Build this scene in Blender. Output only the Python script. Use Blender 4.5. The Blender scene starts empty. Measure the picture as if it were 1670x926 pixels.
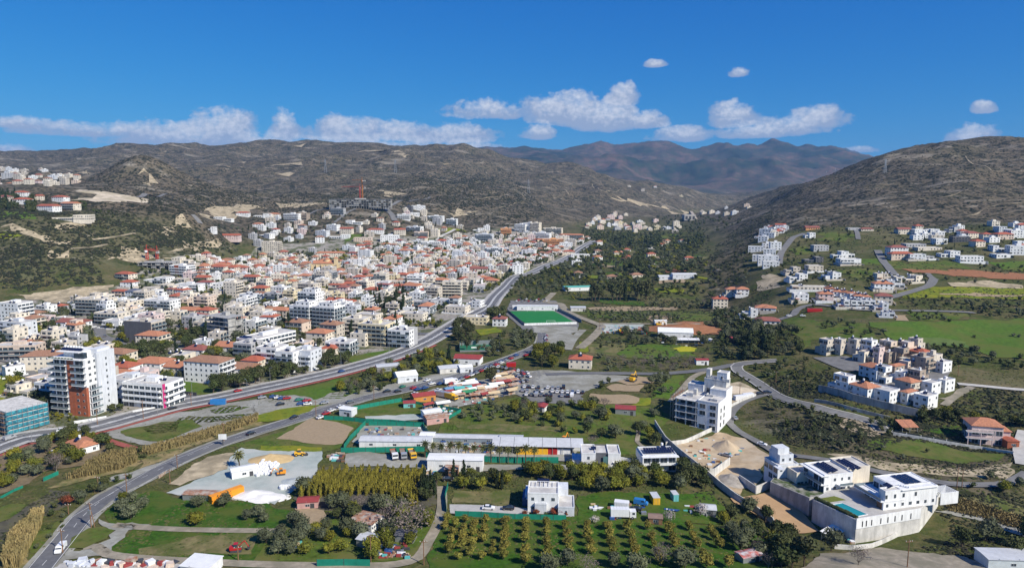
import bpy, math, random
import numpy as np
from math import radians as R, sin, cos, pi
from mathutils.geometry import delaunay_2d_cdt
from mathutils import Vector
random.seed(7); rng = np.random.default_rng(7)
scene = bpy.context.scene; col = scene.collection

# ------------------------------------------------------------------ camera, sky, sun
HCAM = 110.0; FPX = 1128.0; PITCH = math.atan(151/FPX)
cam = bpy.data.objects.new("camera", bpy.data.cameras.new("camera")); col.objects.link(cam)
cam.data.sensor_width = 36; cam.data.lens = 36*FPX/1670; cam.data.clip_end = 60000; cam.data.clip_start = 1
cam.location = (0, 0, HCAM); cam.rotation_euler = (pi/2-PITCH, 0, 0); scene.camera = cam
SUN_TO = Vector((0.78, -0.62, 0)).normalized(); SUN_EL = R(39)
sun = bpy.data.objects.new("sun", bpy.data.lights.new("sun", 'SUN')); col.objects.link(sun)
sun.data.energy = 5.0; sun.data.angle = R(0.5); sun.data.color = (1, .94, .82)
sv = Vector((SUN_TO.x*cos(SUN_EL), SUN_TO.y*cos(SUN_EL), sin(SUN_EL)))
sun.rotation_euler = sv.to_track_quat('Z', 'Y').to_euler(); sun.location = (0, 0, 300)
vs = scene.view_settings; vs.view_transform = 'Standard'; vs.look = 'None'; vs.gamma = 1; vs.exposure = 0.36
w = bpy.data.worlds.new("World"); scene.world = w; w.use_nodes = True
NT = w.node_tree; NT.nodes.clear()
def nd(nt, t, **k):
    n = nt.nodes.new(t)
    for a, b in k.items(): setattr(n, a, b)
    return n
def lk(nt, a, b): nt.links.new(a, b)
def mth(nt, op, a, b=None, c=None, clamp=False):
    n = nd(nt, 'ShaderNodeMath', operation=op); n.use_clamp = clamp
    for i, v in enumerate((a, b, c)):
        if v is None: continue
        if isinstance(v, (int, float)): n.inputs[i].default_value = v
        else: lk(nt, v, n.inputs[i])
    return n.outputs[0]
def mixc(nt, f, a, b, mode='MIX'):
    n = nd(nt, 'ShaderNodeMix', data_type='RGBA', blend_type=mode)
    for s, v in ((0, f), (6, a), (7, b)):
        if isinstance(v, (int, float)): n.inputs[s].default_value = v
        elif isinstance(v, tuple): n.inputs[s].default_value = (*v[:3], 1)
        else: lk(nt, v, n.inputs[s])
    return n.outputs[2]
def ramp(nt, f, stops):
    n = nd(nt, 'ShaderNodeValToRGB'); e = n.color_ramp.elements
    while len(e) < len(stops): e.new(.5)
    for i, (p, c) in enumerate(stops):
        e[i].position = p; e[i].color = (c, c, c, 1) if isinstance(c, (int, float)) else (*c, 1)
    lk(nt, f, n.inputs[0]); return n.outputs[0]
def noise(nt, vec, scale, detail=3, rough=.55):
    n = nd(nt, 'ShaderNodeTexNoise'); n.inputs['Scale'].default_value = scale
    n.inputs['Detail'].default_value = detail; n.inputs['Roughness'].default_value = rough
    if vec is not None: lk(nt, vec, n.inputs['Vector'])
    return n.outputs[0]
sky = nd(NT, 'ShaderNodeTexSky', sky_type='NISHITA'); sky.sun_disc = False
sky.sun_elevation = SUN_EL; sky.sun_rotation = math.atan2(SUN_TO.x, SUN_TO.y)
sky.altitude = 100; sky.air_density = 1.0; sky.dust_density = 0.3; sky.ozone_density = 3.0
sk_ = nd(NT, 'ShaderNodeSeparateColor'); lk(NT, sky.outputs[0], sk_.inputs[0]); hs = nd(NT, 'ShaderNodeCombineColor')   # the deep blue of a clear winter sky
for i_, (e_, k_) in enumerate(((1.95, 2.3), (.93, 4.9), (.5, 7.9))): lk(NT, mth(NT, 'MULTIPLY', mth(NT, 'POWER', mth(NT, 'MULTIPLY', sk_.outputs[i_], .1), e_), k_), hs.inputs[i_])
# clouds: white cumulus banks low over the mountains, a function of the direction in the sky
tc = nd(NT, 'ShaderNodeTexCoord'); sp = nd(NT, 'ShaderNodeSeparateXYZ'); lk(NT, tc.outputs['Generated'], sp.inputs[0])
az = mth(NT, 'ARCTAN2', sp.outputs[0], sp.outputs[1]); el = mth(NT, 'ARCSINE', sp.outputs[2])
cmb = nd(NT, 'ShaderNodeCombineXYZ'); lk(NT, az, cmb.inputs[0]); lk(NT, mth(NT, 'MULTIPLY', el, 1.35), cmb.inputs[1])
n1 = noise(NT, cmb.outputs[0], 34, 7, .52); n2 = noise(NT, cmb.outputs[0], 110, 5, .6)
nn = mth(NT, 'ADD', mth(NT, 'MULTIPLY', mth(NT, 'SUBTRACT', n1, .5), 3.0), mth(NT, 'MULTIPLY', mth(NT, 'SUBTRACT', n2, .5), 1.3))
CL = []   # (px, py, rx, ry) centre and half size in degrees-like pixel units of the sky they fill
def pxdir(px, py):
    cx = (px-835)/FPX; cy = (463-py)/FPX
    x = cx; y = cos(PITCH)+cy*sin(PITCH); z = -sin(PITCH)+cy*cos(PITCH)
    return math.atan2(x, y), math.atan2(z, math.hypot(x, y))
for c in [(365,210,55,24,1),(300,220,110,17,.9),(465,205,25,22,.7),(180,212,140,10,.55),(40,200,80,8,.45),(430,232,60,10,.7),(570,212,70,17,1),(650,215,60,14,.9),
          (740,218,70,14,.95),(20,243,28,7,.7),(800,178,80,15,.55),(900,178,50,20,.9),(940,180,45,24,1),(990,192,60,19,1),(1050,196,42,12,.9),(880,216,32,10,.85),
          (1015,155,28,15,.9),(1068,103,20,6,.6),(1110,218,50,11,.9),(1195,188,36,17,1),(1290,205,60,13,.8),(1330,192,42,15,.95),(1235,215,70,9,.6),(1205,117,17,8,.45),
          (1585,222,33,13,.8),(1605,174,15,8,.7),(1400,242,30,6,.5),(600,238,220,10,.5),(760,240,80,8,.6)]:
    a, e = pxdir(c[0], c[1]); CL.append((a, e, c[2]/FPX, c[3]/FPX, c[4]))
dens = None; belly = None
for a, e, ra, re, k in CL:
    dx = mth(NT, 'DIVIDE', mth(NT, 'SUBTRACT', az, a), ra*1.12)
    dy0 = mth(NT, 'DIVIDE', mth(NT, 'SUBTRACT', el, e-re*.6), re*1.22)
    dyu = mth(NT, 'MULTIPLY', mth(NT, 'MAXIMUM', dy0, 0.0), .62)
    dyd = mth(NT, 'MULTIPLY', mth(NT, 'MINIMUM', dy0, 0.0), 2.0)
    d2 = mth(NT, 'ADD', mth(NT, 'MULTIPLY', dx, dx), mth(NT, 'ADD', mth(NT, 'MULTIPLY', dyu, dyu), mth(NT, 'MULTIPLY', dyd, dyd)))
    m = mth(NT, 'MULTIPLY_ADD', d2, -1.0, 0.55+.55*k)
    dens = m if dens is None else mth(NT, 'MAXIMUM', dens, m)
    b = mth(NT, 'SUBTRACT', dy0, mth(NT, 'MULTIPLY', d2, 1.2))
    belly = b if belly is None else mth(NT, 'MAXIMUM', belly, b)
df = mth(NT, 'ADD', dens, mth(NT, 'MULTIPLY', nn, .7))
alpha = ramp(NT, df, [(0.05, 0.0), (0.4, .66), (.85, 1.0)])
lit = mth(NT, 'ADD', mth(NT, 'MULTIPLY', belly, .8), mth(NT, 'ADD', mth(NT, 'MULTIPLY', mth(NT,'SUBTRACT', n2, .5), 1.3), .04), clamp=True)
cc = mixc(NT, lit, (3.6, 4.3, 5.9), (9.8, 9.8, 9.9))
inside = mth(NT, 'GREATER_THAN', sp.outputs[1], 0.0)
al = mth(NT, 'MULTIPLY', mth(NT, 'MULTIPLY', alpha, inside), .93)
bg = nd(NT, 'ShaderNodeBackground'); bg.inputs[1].default_value = 0.078
lk(NT, mixc(NT, al, hs.outputs[0], cc), bg.inputs[0])
wo = nd(NT, 'ShaderNodeOutputWorld'); lk(NT, bg.outputs[0], wo.inputs[0])

# ------------------------------------------------------------------ pixel <-> ground maths
def ray(px, py):
    cx = (px-835)/FPX; cy = (463-py)/FPX
    dy = cos(PITCH)+cy*sin(PITCH)
    return cx/dy, (-sin(PITCH)+cy*cos(PITCH))/dy
def proj(x, y, z):
    dz = z-HCAM; yy = y*cos(PITCH)-dz*sin(PITCH); zz = y*sin(PITCH)+dz*cos(PITCH)
    return 835+FPX*x/yy, 463-FPX*zz/yy
# control points of the ground: (px, py, distance) on surfaces one sees, (px, Z, distance) behind ridges
CP = []
def V(*pts):
    for px, py, Y in pts:
        u, s = ray(px, py); CP.append((u, math.log(Y), (HCAM+s*Y)/Y))
def B(*pts):
    for px, Z, Y in pts: CP.append(((px-835)/FPX, math.log(Y), Z/Y))
for Y, xs in ((55,(-500,300,1000,1600,2200)), (110,(-500,0,400,800,1200,1700,2200)), (190,(-450,-100,200,500,800,1100,1400)), (260,(-400,0,300,600,900,1080)), (360,(-400,-50,200,500,800,1050)),
              (470,(-400,0,300,600,900,1100)), (600,(-100,150,400,650,900,1100)), (760,(450,650,800,950,1100))):
    B(*[(x, 0.0, Y) for x in xs])
V((300,480,740),(450,450,900),(525,447,930),(650,444,960),(760,450,920),(850,455,880),(600,400,1150),(700,405,1180),(800,403,1280),(880,395,1350),
  (450,402,1130),(380,405,1080),(450,368,1300),(360,362,1280),(520,352,1400),(590,340,1500),(640,362,1380),(680,335,1600),(760,372,1420),(720,350,1550),
  (550,310,2000),(700,300,2100),(800,340,1700),(850,345,1750),(900,372,1550),(940,355,1850))
V((0,482,700),(60,480,715),(170,470,740),(0,430,765),(100,420,785),(200,412,850),(280,402,900),(365,430,960),(330,388,1000),(0,360,850),(100,367,850),
  (150,347,900),(250,350,1000),(320,342,1080),(0,332,1000),(100,332,1000),(200,326,1100),(180,316,1250),(50,303,1600),(0,293,1800),(100,293,1850),(-150,340,1000),(-300,350,900),(-150,440,760),(-300,460,720))
V((235,266,1620),(215,268,1620),(255,270,1620),(180,288,1560),(230,292,1520),(150,306,1480),(290,292,1600),(340,312,1560),(230,322,1360),(380,322,1500)); B((150,60,1850),(200,70,1900),(235,80,1900),(280,70,1900),(340,60,1900),(400,60,1850),(235,90,2150))
V((-300,262,3500),(-100,256,3500),(0,253,3500),(38,248,3500),(90,243,3500),(141,240,3500),(201,245,3600),(277,241,3600),(352,240,3600),(420,234,3600),(458,231,3600),(503,235,3500),
  (531,230,3500),(561,232,3500),(596,231,3500),(636,238,3400),(672,237,3400),(742,236,3300),(767,239,3300),(782,249,3200),(813,263,3200),(840,272,3200))
V((300,262,2900),(500,265,2800),(650,268,2700),(600,288,2300),(450,290,2300),(350,292,2200),(420,322,1700),(450,340,1480),(750,278,2500),(820,300,2300),(780,322,1900),(100,265,2900),(0,272,2700),(200,262,2800))
B(*[(x, 120, 4600) for x in range(-300, 800, 130)])
V((908,273,3300),(941,275,3300),(971,287,3300),(1016,295,3300),(1066,302,3400),(1117,315,3500),(1160,322,3600),(1192,325,3700))
V((860,300,2700),(950,310,2700),(1000,340,2300),(1060,335,2600),(1100,352,2500),(900,340,2100),(950,370,1750),(1000,366,1950),(1140,357,2700),(1215,357,2750),(1050,375,1650),(1000,400,1330),(1100,400,1330),
  (930,400,1320),(1050,430,1010),(950,430,1020),(1150,432,1000),(1100,375,1800),(1140,390,1500))
B(*[(x, 90, 4300) for x in range(840, 1180, 80)])
V((1250,342,3500),(1200,340,3500),(1217,318,4500),(1260,305,4500),(1300,300,4500),(1350,292,4500)); B((1217,80,5600),(1300,80,5600),(1350,80,5600))
V((790,250,8300),(840,251,8300),(890,251,8400),(915,246,8400),(953,238,8500),(996,237,8500),(1021,240,8500),(1036,236,8500),(1104,240,8500),(1137,241,8500),(1175,237,8500),(1217,241,8500),
  (1243,237,8500),(1275,235,8500),(1300,240,8500),(1351,250,8500),(1401,256,8500),(1440,258,8500),(650,252,8300))
V((900,262,7000),(960,268,6800),(1050,268,6900),(1000,292,5900),(1050,300,5600),(1200,285,6400),(1150,305,5600),(1300,280,6400),(1120,312,5300),(1250,298,5700),(1380,270,7000))
V((1330,246,12500),(1362,242,12500),(1400,250,12500),(1430,255,12500)); B(*[(x, 250, 10500) for x in range(500, 1500, 120)]); B(*[(x, 100, 14200) for x in range(-400, 2300, 300)])
B(*[(x, 150, 7500) for x in range(-300, 600, 200)])
V((1162,402,1200),(1180,387,1290),(1217,354,1450),(1250,334,1560),(1280,318,1620),(1315,296,1700),(1343,284,1720),(1391,270,1720),(1424,257,1720),(1461,245,1720),(1502,240,1720),(1565,235,1720),(1627,234,1700),(1670,235,1700),(1800,240,1700),(2000,248,1700),(2200,260,1700))
V((1300,376,1050),(1400,376,1000),(1500,373,1000),(1600,366,1000),(1670,362,1000),(1850,362,950),(2100,370,900),(1500,310,1300),(1600,300,1300),(1400,322,1300),(1670,300,1300),(1300,345,1250),(1450,280,1500),(1600,265,1500),(1850,300,1300))
B(*[(x, 90, 2700) for x in range(1250, 2200, 130)]); B(*[(x, 100, 5000) for x in range(1500, 2200, 200)])
V((1240,388,960),(1225,425,820),(1240,452,720),(1300,420,810),(1400,422,780),(1500,412,800),(1600,402,820),(1670,397,840),(1300,470,630),(1400,470,620),(1450,482,600),(1550,470,620),(1650,470,640),(1850,470,620),(2100,480,600))
V((1300,530,520),(1450,540,480),(1600,540,490),(1850,560,450),(1160,482,745),(1180,540,550),(1200,500,660),(1170,425,1030),(1200,600,430),(1290,560,470),(1340,655,345),(1500,605,400),(1250,640,378),(1420,690,320),(1550,680,330),(1600,740,288),(1650,690,322),
  (1850,680,320),(1552,789,254),(1426,766,266),(1300,735,290),(1640,792,252),(1390,880,222),(1280,870,226),(1480,870,226),(1550,850,232),(1640,860,228),(1190,740,293),(1220,700,322),(1150,700,322))
CP = np.array(CP)
def rbf_phi(r2): return np.sqrt(r2+0.03**2)
d2 = (CP[:, None, 0]-CP[None, :, 0])**2+(CP[:, None, 1]-CP[None, :, 1])**2
Am = rbf_phi(d2)+np.eye(len(CP))*0.0
Wt = -np.linalg.solve(Am-np.eye(len(CP))*1e-3, CP[:, 2])
UN, LN = 881, 661
GU = np.linspace(-1.5, 1.5, UN); GL = np.linspace(math.log(52), math.log(13600), LN)
UU, LL = np.meshgrid(GU, GL)
E = np.zeros_like(UU)
for i in range(len(CP)):
    E -= Wt[i]*rbf_phi((UU-CP[i, 0])**2+(LL-CP[i, 1])**2)
YY = np.exp(LL); XX = UU*YY; ZZ = E*YY
def h2(ix, iy, s):
    n = (ix.astype(np.int64)*374761393+iy.astype(np.int64)*668265263+s*982451653) & 0x7fffffff
    n = ((n ^ (n >> 13))*1274126177) & 0x7fffffff
    return ((n ^ (n >> 16)) & 0xffff)/65535.0
def vnoise(x, y, s=0):
    x = np.asarray(x, float); y = np.asarray(y, float)
    ix = np.floor(x); iy = np.floor(y); fx = x-ix; fy = y-iy
    fx = fx*fx*(3-2*fx); fy = fy*fy*(3-2*fy)
    return (h2(ix, iy, s)*(1-fx)+h2(ix+1, iy, s)*fx)*(1-fy)+(h2(ix, iy+1, s)*(1-fx)+h2(ix+1, iy+1, s)*fx)*fy
def fbm(x, y, s=0, o=5):
    a = .5; t = 0; n = 0
    for k in range(o):
        t = t+a*vnoise(x, y, s+k); n += a; x = x*2.03+17.1; y = y*2.03+5.3; a *= .5
    return t/n
def ridged(x, y, s=0, o=5):
    a = .5; t = 0; n = 0
    for k in range(o):
        t = t+a*(1-np.abs(2*vnoise(x, y, s+k)-1)); n += a; x = x*2.03+17.1; y = y*2.03+5.3; a *= .5
    return t/n
hill = np.clip((ZZ-22)/70, 0, 1)*np.clip((YY-560)/400, 0, 1)
far = np.clip((YY-4200)/2000, 0, 1)
ZZ = ZZ+hill*(1-far)*(ridged(XX/560+3, YY/800, 3, 6)-.62)*125*np.clip((YY-600)/2400, .12, 1)*np.clip(1.2-(YY-3000)/900, .25, 1)
ZZ = ZZ+hill*(1-far)*(ridged(XX/190+3, YY/190, 9, 5)-.6)*24
ZZ = ZZ+far*np.clip((ZZ-60)/200, 0, 1)*(ridged(XX/1500, YY/1500, 21, 7)-.66)*330+far*np.clip((ZZ-100)/200, 0, 1)*((ridged(XX/700+5, YY/1500, 31, 6)-.62)*120+(fbm(XX/300, YY/300, 37, 4)-.5)*90)
ZZ = ZZ+(fbm(XX/60, YY/60, 40, 3)-.5)*np.clip((YY-380)/300, 0, 1)*3*np.clip(ZZ/15, 0.1, 1)
def hz(x, y):
    x = np.asarray(x, float); y = np.maximum(np.asarray(y, float), 53)
    fu = np.clip((x/y-GU[0])/(GU[1]-GU[0]), 0, UN-1.001); fl = np.clip((np.log(y)-GL[0])/(GL[1]-GL[0]), 0, LN-1.001)
    i = fl.astype(int); j = fu.astype(int); a = fl-i; b = fu-j
    return (ZZ[i, j]*(1-b)+ZZ[i, j+1]*b)*(1-a)+(ZZ[i+1, j]*(1-b)+ZZ[i+1, j+1]*b)*a
def gz(x, y): return float(hz(x, y))
RY = np.exp(np.linspace(math.log(120), math.log(13000), 2600))
def P(px, py):
    u, s = ray(px, py); z = hz(u*RY, RY); d = HCAM+s*RY-z
    k = np.argmax(d < 0)
    if d[k] >= 0: k = len(RY)-1
    if k > 0 and d[k-1] > 0:
        t = d[k-1]/(d[k-1]-d[k]); Y = RY[k-1]+(RY[k]-RY[k-1])*t
    else: Y = RY[k]
    return (u*Y, Y, gz(u*Y, Y))
def T(x0, y0, *pts): return [(x0+x/3.974, y0+y/3.974) for x, y in pts]
def inpoly(x, y, poly):
    x = np.asarray(x, float); y = np.asarray(y, float); r = np.zeros(x.shape, bool); n = len(poly)
    for i in range(n):
        x1, y1 = poly[i][:2]; x2, y2 = poly[(i+1) % n][:2]
        if y1 == y2: continue
        c = ((y1 > y) != (y2 > y)) & (x < (x2-x1)*(y-y1)/(y2-y1)+x1); r ^= c
    return r

# ------------------------------------------------------------------ materials
MATS = {}
def mat(name, c, rough=.8, var=.12, scale=.6, spec=.3, metal=0, bump=0, c2=None, scale2=None):
    if name in MATS: return MATS[name]
    m = bpy.data.materials.new(name); m.use_nodes = True; nt = m.node_tree; b = nt.nodes['Principled BSDF']
    b.inputs['Roughness'].default_value = rough; b.inputs['Metallic'].default_value = metal
    b.inputs['Specular IOR Level'].default_value = spec
    g = nd(nt, 'ShaderNodeNewGeometry'); n = noise(nt, g.outputs['Position'], scale, 4, .6)
    lo = tuple(v*(1-var) for v in c); hi = tuple(min(1, v*(1+var)) for v in c)
    o = mixc(nt, ramp(nt, n, [(.3, 0.0), (.7, 1.0)]), lo, hi)
    if c2:
        n2 = noise(nt, g.outputs['Position'], scale2 or scale*.2, 4, .6)
        o = mixc(nt, ramp(nt, n2, [(.42, 0.0), (.62, 1.0)]), o, c2)
    lk(nt, o, b.inputs['Base Color'])
    if bump:
        bp = nd(nt, 'ShaderNodeBump'); bp.inputs['Strength'].default_value = bump; bp.inputs['Distance'].default_value = .1
        lk(nt, noise(nt, g.outputs['Position'], scale*6, 3), bp.inputs['Height']); lk(nt, bp.outputs[0], b.inputs['Normal'])
    MATS[name] = m; return m
def foliage(name, c, var=.35, brown=None):
    if name in MATS: return MATS[name]
    m = bpy.data.materials.new(name); m.use_nodes = True; nt = m.node_tree; b = nt.nodes['Principled BSDF']
    b.inputs['Roughness'].default_value = .75; b.inputs['Specular IOR Level'].default_value = .15
    g = nd(nt, 'ShaderNodeNewGeometry'); n = noise(nt, g.outputs['Position'], .13, 2); n2 = noise(nt, g.outputs['Position'], 1.3, 3)
    oi = nd(nt, 'ShaderNodeObjectInfo')
    lo = tuple(v*(1-var) for v in c); hi = tuple(v*(1+var) for v in c)
    o = mixc(nt, ramp(nt, n2, [(.35, 0.0), (.65, 1.0)]), lo, hi)
    c3 = brown or (c[0]*1.35, c[1]*.95, c[2]*.9)
    o = mixc(nt, mth(nt, 'MULTIPLY', ramp(nt, n, [(.4, 0.0), (.62, 1.0)]), .6), o, c3)
    o = mixc(nt, 1.0, o, ramp(nt, oi.outputs['Random'], [(0, .72), (1, 1.2)]), 'MULTIPLY')
    lk(nt, o, b.inputs['Base Color']); MATS[name] = m; return m

# ------------------------------------------------------------------ mesh builders
ALL = []; PANEOF = {}
def tag(o, label, cat, group=None, kind=None):
    if label: o['label'] = label
    if cat: o['category'] = cat
    if group: o['group'] = group
    if kind: o['kind'] = kind
    return o
def npmesh(name, verts, faces_flat, nper, mats, midx=None, smooth=False):
    me = bpy.data.meshes.new(name); nv = len(verts); nf = len(nper)
    me.vertices.add(nv); me.vertices.foreach_set('co', np.asarray(verts, np.float32).ravel())
    me.loops.add(len(faces_flat)); me.loops.foreach_set('vertex_index', np.asarray(faces_flat, np.int32))
    me.polygons.add(nf); st = np.concatenate([[0], np.cumsum(nper)[:-1]]).astype(np.int32)
    me.polygons.foreach_set('loop_start', st)
    if midx is not None: me.polygons.foreach_set('material_index', np.asarray(midx, np.int32))
    me.polygons.foreach_set('use_smooth', np.full(nf, bool(smooth)))
    for m in mats: me.materials.append(m)
    me.update(calc_edges=True); return me
def link(name, me, parent=None, loc=(0,0,0), rz=0.0, sc=None):
    o = bpy.data.objects.new(name, me); col.objects.link(o); o.location = loc; o.rotation_euler = (0, 0, rz)
    if sc is not None: o.scale = sc if isinstance(sc, tuple) else (sc, sc, sc)
    if parent is not None: o.parent = parent
    if me is not None and me.name in PANEOF: link('pane', PANEOF[me.name], o)
    return o
def thing(name, loc, rz=0, label=None, cat=None, group=None, kind=None):
    o = link(name, None, None, loc, rz); o.empty_display_size = 1; tag(o, label, cat, group, kind); ALL.append(o); return o
class MB:
    def __init__(s): s.v = []; s.f = []; s.m = []; s.mats = []
    def mi(s, m):
        if m not in s.mats: s.mats.append(m)
        return s.mats.index(m)
    def add(s, vs, fs, m):
        n = len(s.v); s.v += [tuple(v) for v in vs]; k = s.mi(m)
        for f in fs: s.f.append([n+i for i in f]); s.m.append(k)
    def box(s, x0, y0, z0, x1, y1, z1, m):
        s.add([(x0,y0,z0),(x1,y0,z0),(x1,y1,z0),(x0,y1,z0),(x0,y0,z1),(x1,y0,z1),(x1,y1,z1),(x0,y1,z1)],
              [(0,3,2,1),(4,5,6,7),(0,1,5,4),(1,2,6,5),(2,3,7,6),(3,0,4,7)], m); return s
    def prism(s, poly, z0, z1, m):
        n = len(poly); s.add([(x,y,z0) for x,y in poly]+[(x,y,z1) for x,y in poly], [tuple(range(n-1,-1,-1)), tuple(range(n,2*n))]+[(i,(i+1)%n,n+(i+1)%n,n+i) for i in range(n)], m); return s
    def hip(s, x0, y0, x1, y1, z, h, m, over=.4, gable=False):
        x0 -= over; y0 -= over; x1 += over; y1 += over; w_, d_ = x1-x0, y1-y0
        vs = [(x0,y0,z),(x1,y0,z),(x1,y1,z),(x0,y1,z),(x0,y0,z+.18),(x1,y0,z+.18),(x1,y1,z+.18),(x0,y1,z+.18)]
        if w_ >= d_:
            r = 0 if gable else d_/2*.95; ym = (y0+y1)/2; vs += [(x0+r,ym,z+h),(x1-r,ym,z+h)]
            fs = [(4,5,9,8),(5,6,9),(6,7,8,9),(7,4,8)]
        else:
            r = 0 if gable else w_/2*.95; xm = (x0+x1)/2; vs += [(xm,y0+r,z+h),(xm,y1-r,z+h)]
            fs = [(4,5,8),(5,6,9,8),(6,7,9),(7,4,8,9)]
        s.add(vs, fs+[(0,1,5,4),(1,2,6,5),(2,3,7,6),(3,0,4,7),(3,2,1,0)], m); return s
    def cyl(s, x, y, z0, z1, r, m, n=10, r2=None):
        r2 = r if r2 is None else r2
        s.add([(x+r*cos(2*pi*i/n), y+r*sin(2*pi*i/n), z0) for i in range(n)]+[(x+r2*cos(2*pi*i/n), y+r2*sin(2*pi*i/n), z1) for i in range(n)],
              [tuple(range(n-1,-1,-1)), tuple(range(n,2*n))]+[(i,(i+1)%n,n+(i+1)%n,n+i) for i in range(n)], m); return s
    def tube(s, p, q, r, m, n=6, r2=None):
        p = Vector(p); q = Vector(q); d = (q-p).normalized(); a = d.orthogonal().normalized(); b = d.cross(a); r2 = r if r2 is None else r2
        vs = [p+(a*cos(2*pi*i/n)+b*sin(2*pi*i/n))*r for i in range(n)]+[q+(a*cos(2*pi*i/n)+b*sin(2*pi*i/n))*r2 for i in range(n)]
        s.add(vs, [tuple(range(n-1,-1,-1)), tuple(range(n,2*n))]+[(i,(i+1)%n,n+(i+1)%n,n+i) for i in range(n)], m); return s
    def slope(s, x0, y0, x1, y1, z0, z1, t, m):   # slab rising from z0 at y0 to z1 at y1
        s.add([(x0,y0,z0),(x1,y0,z0),(x1,y1,z1),(x0,y1,z1),(x0,y0,z0+t),(x1,y0,z0+t),(x1,y1,z1+t),(x0,y1,z1+t)],
              [(0,3,2,1),(4,5,6,7),(0,1,5,4),(1,2,6,5),(2,3,7,6),(3,0,4,7)], m); return s
    def mesh(s, name, smooth=False):
        return npmesh(name, s.v, [i for f in s.f for i in f], [len(f) for f in s.f], s.mats, s.m, smooth)
    def build(s, name, parent=None, loc=(0,0,0), rz=0, sc=None, smooth=False):
        if not s.v: return None
        return link(name, s.mesh(name, smooth), parent, loc, rz, sc)
def poly_world(pts, step=None, jit=0.0):
    W = [P(*p) for p in pts]; out = []
    for i in range(len(W)):
        a = W[i]; b = W[(i+1) % len(W)]; L = math.hypot(b[0]-a[0], b[1]-a[1]); st = step or max(2.0, a[1]*.01); n = max(1, int(L/st))
        for k in range(n):
            t = k/n; x = a[0]+(b[0]-a[0])*t; y = a[1]+(b[1]-a[1])*t
            if jit: x0_, y0_ = x, y; q_ = max(1, y/300); x += jit*q_*(3.6*float(vnoise(x0_/11, y0_/11, 5))-1.8+1.6*float(vnoise(x0_/3, y0_/3, 8))-.8); y += jit*q_*(3.6*float(vnoise(x0_/11, y0_/11, 6))-1.8+1.6*float(vnoise(x0_/3, y0_/3, 9))-.8)
            out.append((x, y))
    return out
PATCHES = []
def drape(name, poly, m, layer=1, kind='structure', label=None, cat=None):
    ys = [p[1] for p in poly]; xs = [p[0] for p in poly]; st = max(2.5, min(ys)*.009)
    st = max(st, math.sqrt((max(xs)-min(xs))*(max(ys)-min(ys))/6000))
    n = len(poly); vs = [Vector(p) for p in poly]; ed = [(i, (i+1) % n) for i in range(n)]
    gx, gy = np.meshgrid(np.arange(min(xs), max(xs), st), np.arange(min(ys), max(ys), st)); gx = gx.ravel(); gy = gy.ravel()
    ok = inpoly(gx, gy, poly); vs += [Vector((a, b)) for a, b in zip(gx[ok], gy[ok])]
    r = delaunay_2d_cdt(vs, ed, [list(range(n))], 1, 1e-4)
    V2 = np.array([(v.x, v.y) for v in r[0]]); z = hz(V2[:, 0], V2[:, 1])+(.05+.05*layer)+V2[:, 1]*.00022*layer
    F = [f for f in r[2] if len(f) >= 3]
    Ff = []
    for f in F:
        a, b, c = V2[f[0]], V2[f[1]], V2[f[2]]
        Ff.append(list(f) if (b[0]-a[0])*(c[1]-a[1])-(b[1]-a[1])*(c[0]-a[0]) > 0 else list(f)[::-1])
    me = npmesh(name, np.column_stack([V2, z]), [i for f in Ff for i in f], [len(f) for f in Ff], [m], smooth=True)
    o = link(name, me); o['kind'] = kind
    if label: tag(o, label, cat)
    PATCHES.append(poly); return o
def patch(name, pts, m, layer=1, jit=1.2): return drape(name, poly_world(pts, None, jit), m, layer)
def smooth_line(pts, st):
    P3 = [np.array(p[:2]) for p in pts]; P3 = [2*P3[0]-P3[1]]+P3+[2*P3[-1]-P3[-2]]; out = []
    for i in range(1, len(P3)-2):
        p0, p1, p2, p3 = P3[i-1:i+3]; n = max(2, int(np.linalg.norm(p2-p1)/st))
        for k in range(n):
            t = k/n; out.append(.5*(2*p1+(p2-p0)*t+(2*p0-5*p1+4*p2-p3)*t*t+(3*p1-p0-3*p2+p3)*t**3))
    out.append(P3[-2]); return np.array(out)
def offset_line(L, d):
    t = np.gradient(L, axis=0); t /= np.linalg.norm(t, axis=1)[:, None]+1e-9
    return L+np.column_stack([t[:, 1], -t[:, 0]])*d      # +d = right of travel
ROADS = []
def strip(name, L, w0, w1, m, layer=3, kind='structure', z1=0.0):
    a = offset_line(L, w0); b = offset_line(L, w1); k = 4
    rows = [a+(b-a)*j/k for j in range(k+1)]
    zr = np.max([hz(r[:, 0], r[:, 1]) for r in rows], axis=0) if layer >= 3 else None
    vs = []
    for r in rows:
        z = hz(r[:, 0], r[:, 1]); z = (z+zr)/2 if zr is not None else z
        vs.append(np.column_stack([r, z+.05+.05*layer+r[:, 1]*.00022*layer+z1]))
    n = len(L); Vt = np.vstack(vs); F = []
    for j in range(k):
        for i in range(n-1):
            p = j*n+i; q = (j+1)*n+i; F += [q, q+1, p+1, p] if w1 > w0 else [p, p+1, q+1, q]
    me = npmesh(name, Vt, F, [4]*(len(F)//4), [m], smooth=True); o = link(name, me); o['kind'] = kind; return o
def road(name, pts, width, m, layer=3, world=None):
    W = world or [P(*p) for p in pts]; L = smooth_line(W, 4); strip(name, L, -width/2, width/2, m, layer)
    ROADS.append((L, width/2)); return L
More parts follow.
